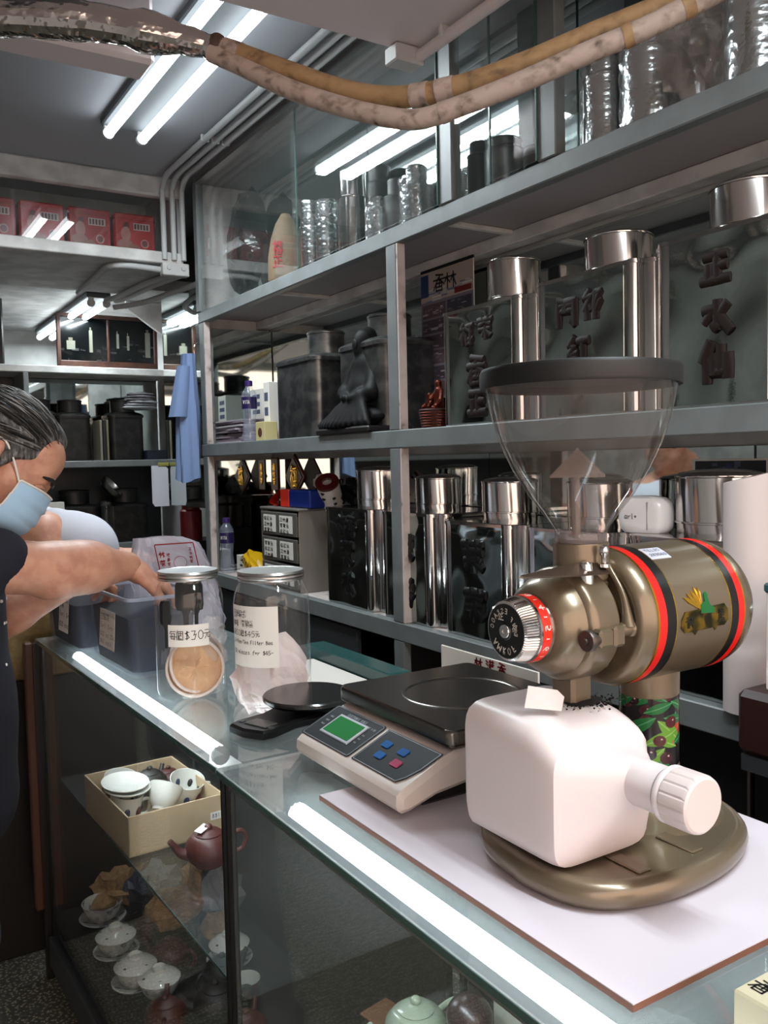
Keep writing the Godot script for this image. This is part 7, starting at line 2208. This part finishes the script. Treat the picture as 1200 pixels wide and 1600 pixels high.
	for i in rows + 1:
		var v := float(i) / rows
		var r := PackedVector3Array()
		for k in cols + 1:
			var a := lerpf(-1.28, 1.28, float(k) / cols)
			var cy := lerpf(-0.006, -0.122, v) + 0.010 * cos(a) * (1.0 - v) - 0.012 * (1.0 - cos(a)) * (1.0 - v)
			var front := 0.111 + 0.014 * sin(v * PI * 0.9) - 0.034 * smoothstep(0.55, 1.0, v)
			var side := 0.076 - 0.010 * smoothstep(0.5, 1.0, v)
			var pleat := 0.0050 * (fposmod(v * 4.0, 1.0) - 0.5) * cos(a) * (1.0 if v > 0.16 and v < 0.92 else 0.0)
			var w := pow(maxf(cos(a), 0.0), 0.8)
			r.push_back(Vector3(sin(a) * side, cy, 0.030 + (front - 0.030) * w + pleat - (0.006 * exp(-pow(a * 4.0, 2.0)) * (1.0 - v) * -1.0)))
		grid.push_back(r)
	mk.loft(grid, false, false, false)
	var inner := []
	for r in grid:
		var b := PackedVector3Array()
		for q in r:
			b.push_back(Vector3(q.x * 0.985, q.y, q.z - 0.002))
		inner.push_back(b)
	inner.reverse()
	mk.loft(inner, false, false, false)
	mk.smooth = 50.0
	var maskm := mat(Color(0.62, 0.75, 0.85), 0.85)
	var mkp := part("face_mask", mk.xf(inv * ht), maskm, m1, "pale blue pleated face mask")
	var edge := MB.new()
	for q in [0, rows]:
		edge.tube(grid[q], 0.0022, 6)
	for q in [0, cols]:
		var e := PackedVector3Array()
		for r in grid:
			e.push_back(r[q])
		edge.tube(e, 0.0018, 6)
	part("mask_edge", edge.xf(inv * ht), M.paper, mkp)
	for s in [-1.0, 1.0]:
		var strap := MB.new().tube(curve(p3([s * 0.073, -0.016, 0.060, s * 0.080, 0.012, 0.020, s * 0.083, 0.024, -0.012, s * 0.086, 0.0, -0.030, s * 0.080, -0.040, -0.014, s * 0.076, -0.075, 0.02, s * 0.066, -0.115, 0.056]), 28), 0.0019, 6)
		part("ear_loop", strap.xf(inv * ht), M.paper, mkp)
	# clothes
	var navy := mottled(mat(Color.WHITE, 0.85), noise(0.02, 3, 111), ramp2(Color(0.035, 0.045, 0.10), Color(0.05, 0.06, 0.125)), 5.0)
	var cl := [
		[Vector3(0.17, 1.20, -1.84), Vector3(0.17, 1.20, -2.07), 0.095, 0.095], [Vector3(0.15, 1.12, -1.96), Vector3(0.145, 0.90, -1.98), 0.135, 0.145],
		[Vector3(0.15, 0.92, -1.93), Vector3(0.15, 0.74, -1.94), 0.135, 0.140], [Vector3(0.15, 0.92, -2.04), Vector3(0.15, 0.74, -2.03), 0.135, 0.140],
		[sh_r + Vector3(-0.03, 0.0, 0.0), sh_r.lerp(el_r, 0.30) + Vector3(0, 0.012, 0), 0.070, 0.060], [sh_l + Vector3(-0.02, 0, 0), sh_l.lerp(el_l, 0.55), 0.070, 0.060],
		[Vector3(0.18, 1.25, -1.955), Vector3(0.215, 1.285, -1.95), 0.085, 0.072],
	]
	part("shirt", body(moved(cl, inv), 0.010, 0.05), navy, m1, "navy shirt with small white dots")
	var dots := MB.new()
	for k in 60:
		var yy := 0.74 + 0.46 * rng.randf()
		var zz := -1.98 + rng.randf_range(-0.06, 0.12)
		dots.ball(Vector3(0.285 + 0.003 * rng.randf() - absf(zz + 1.96) * 0.25, yy, zz), Vector3.ONE * 0.0035, 6, 4)
	part("printed_dot", dots.xf(inv), M.paper, m1).set_meta("kind", "stuff")
	var tm := mat(Color(0.16, 0.17, 0.20), 0.85)
	part("trousers", body(moved([
		[Vector3(0.15, 0.82, -1.93), Vector3(0.15, 0.78, -1.93), 0.095, 0.095], [Vector3(0.15, 0.82, -2.04), Vector3(0.15, 0.78, -2.04), 0.095, 0.095],
		[Vector3(0.15, 0.76, -1.91), Vector3(0.16, 0.46, -1.89), 0.088, 0.068], [Vector3(0.16, 0.46, -1.89), Vector3(0.10, 0.09, -1.89), 0.066, 0.056],
		[Vector3(0.15, 0.76, -2.06), Vector3(0.15, 0.46, -2.10), 0.088, 0.068], [Vector3(0.15, 0.46, -2.10), Vector3(0.08, 0.09, -2.11), 0.066, 0.056]], inv), 0.012, 0.04), tm, m1)
	for z in [-1.885, -2.115]:
		part("shoe", body(moved([[Vector3(0.06, 0.045, z), Vector3(0.25, 0.036, z + 0.008), 0.042, 0.034], [Vector3(0.08, 0.07, z), Vector3(0.10, 0.10, z), 0.042, 0.04]], inv), 0.009, 0.02, func(q: Vector3) -> float: return 0.002 - q.y), M.black, m1)
	# ----- the second man in a white vest behind him
	var m2 := thing("person", "man in a white sleeveless vest leaning forward behind the masked man", "person", Vector3(0.45, 0.0, -2.95))
	var iv := Transform3D(Basis.IDENTITY, -m2.position)
	var h2 := frame_of(Vector3(0.75, -0.62, 0.1), Vector3(0.6, 0.8, 0.0), Vector3(0.44, 1.425, -2.76))
	var s2 := moved(head_prims() + [ear(1.0), ear(-1.0)], h2)
	s2 += [
		[h2 * Vector3(0, -0.15, -0.06), Vector3(0.46, 1.23, -2.82), 0.056, 0.075],
		[Vector3(0.50, 1.20, -2.68), Vector3(0.50, 1.20, -2.96), 0.075, 0.075],
		[Vector3(0.49, 1.20, -2.66), Vector3(0.56, 1.02, -2.53), 0.056, 0.045], [Vector3(0.56, 1.02, -2.53), Vector3(0.70, 1.12, -2.44), 0.042, 0.030],
		[Vector3(0.50, 1.21, -3.0), Vector3(0.62, 1.06, -3.0), 0.055, 0.045], [Vector3(0.62, 1.06, -3.0), Vector3(0.72, 1.12, -2.80), 0.042, 0.030],
	]
	var b2 := body(moved(s2, iv), 0.0085, 0.03)
	for q in [[Vector3(0.70, 1.12, -2.44), Vector3(0.9, 0.1, 0.5), -1.0], [Vector3(0.72, 1.12, -2.80), Vector3(0.8, 0.0, 0.5), 1.0]]:
		var hh := body(moved(moved(hand_prims(q[2], 0.7), frame_of(q[1], Vector3(0.1, 0.9, 0.2), q[0])), iv), 0.0045, 0.008)
		b2.v.append_array(hh.v)
		b2.uv.append_array(hh.uv)
	part("body", b2, M.skin, m2)
	part("hair", body([[Vector3(0, 0.036, -0.018), Vector3(0.082, 0.088, 0.104), Basis.IDENTITY]], 0.007, 0.012, func(q: Vector3) -> float: return maxf(q.dot(Vector3(0, -0.50, 0.866)) - 0.035, -0.07 - q.y)).xf(iv * h2), mat(Color(0.10, 0.095, 0.09), 0.6), m2)
	var vest := mat(Color(0.74, 0.74, 0.78), 0.85)
	part("vest", body(moved([
		[Vector3(0.60, 1.15, -2.68), Vector3(0.60, 1.15, -2.90), 0.115, 0.115], [Vector3(0.60, 1.10, -2.80), Vector3(0.58, 0.90, -2.86), 0.135, 0.14],
		[Vector3(0.58, 0.9, -2.80), Vector3(0.56, 0.80, -2.84), 0.14, 0.145], [Vector3(0.545, 1.20, -2.70), Vector3(0.535, 1.245, -2.71), 0.042, 0.034], [Vector3(0.545, 1.20, -2.92), Vector3(0.535, 1.245, -2.91), 0.042, 0.034]], iv), 0.010, 0.05), vest, m2, "white sleeveless vest")
	part("trousers", body(moved([
		[Vector3(0.55, 0.84, -2.78), Vector3(0.52, 0.46, -2.78), 0.10, 0.07], [Vector3(0.52, 0.46, -2.78), Vector3(0.46, 0.09, -2.78), 0.066, 0.056],
		[Vector3(0.55, 0.84, -2.93), Vector3(0.53, 0.46, -2.95), 0.10, 0.07], [Vector3(0.53, 0.46, -2.95), Vector3(0.48, 0.09, -2.95), 0.066, 0.056]], iv), 0.014, 0.04), tm, m2)
	for z in [-2.78, -2.95]:
		part("shoe", body(moved([[Vector3(0.43, 0.045, z), Vector3(0.62, 0.036, z), 0.042, 0.034], [Vector3(0.46, 0.07, z), Vector3(0.47, 0.10, z), 0.042, 0.04]], iv), 0.010, 0.02, func(q: Vector3) -> float: return 0.002 - q.y), M.black, m2)
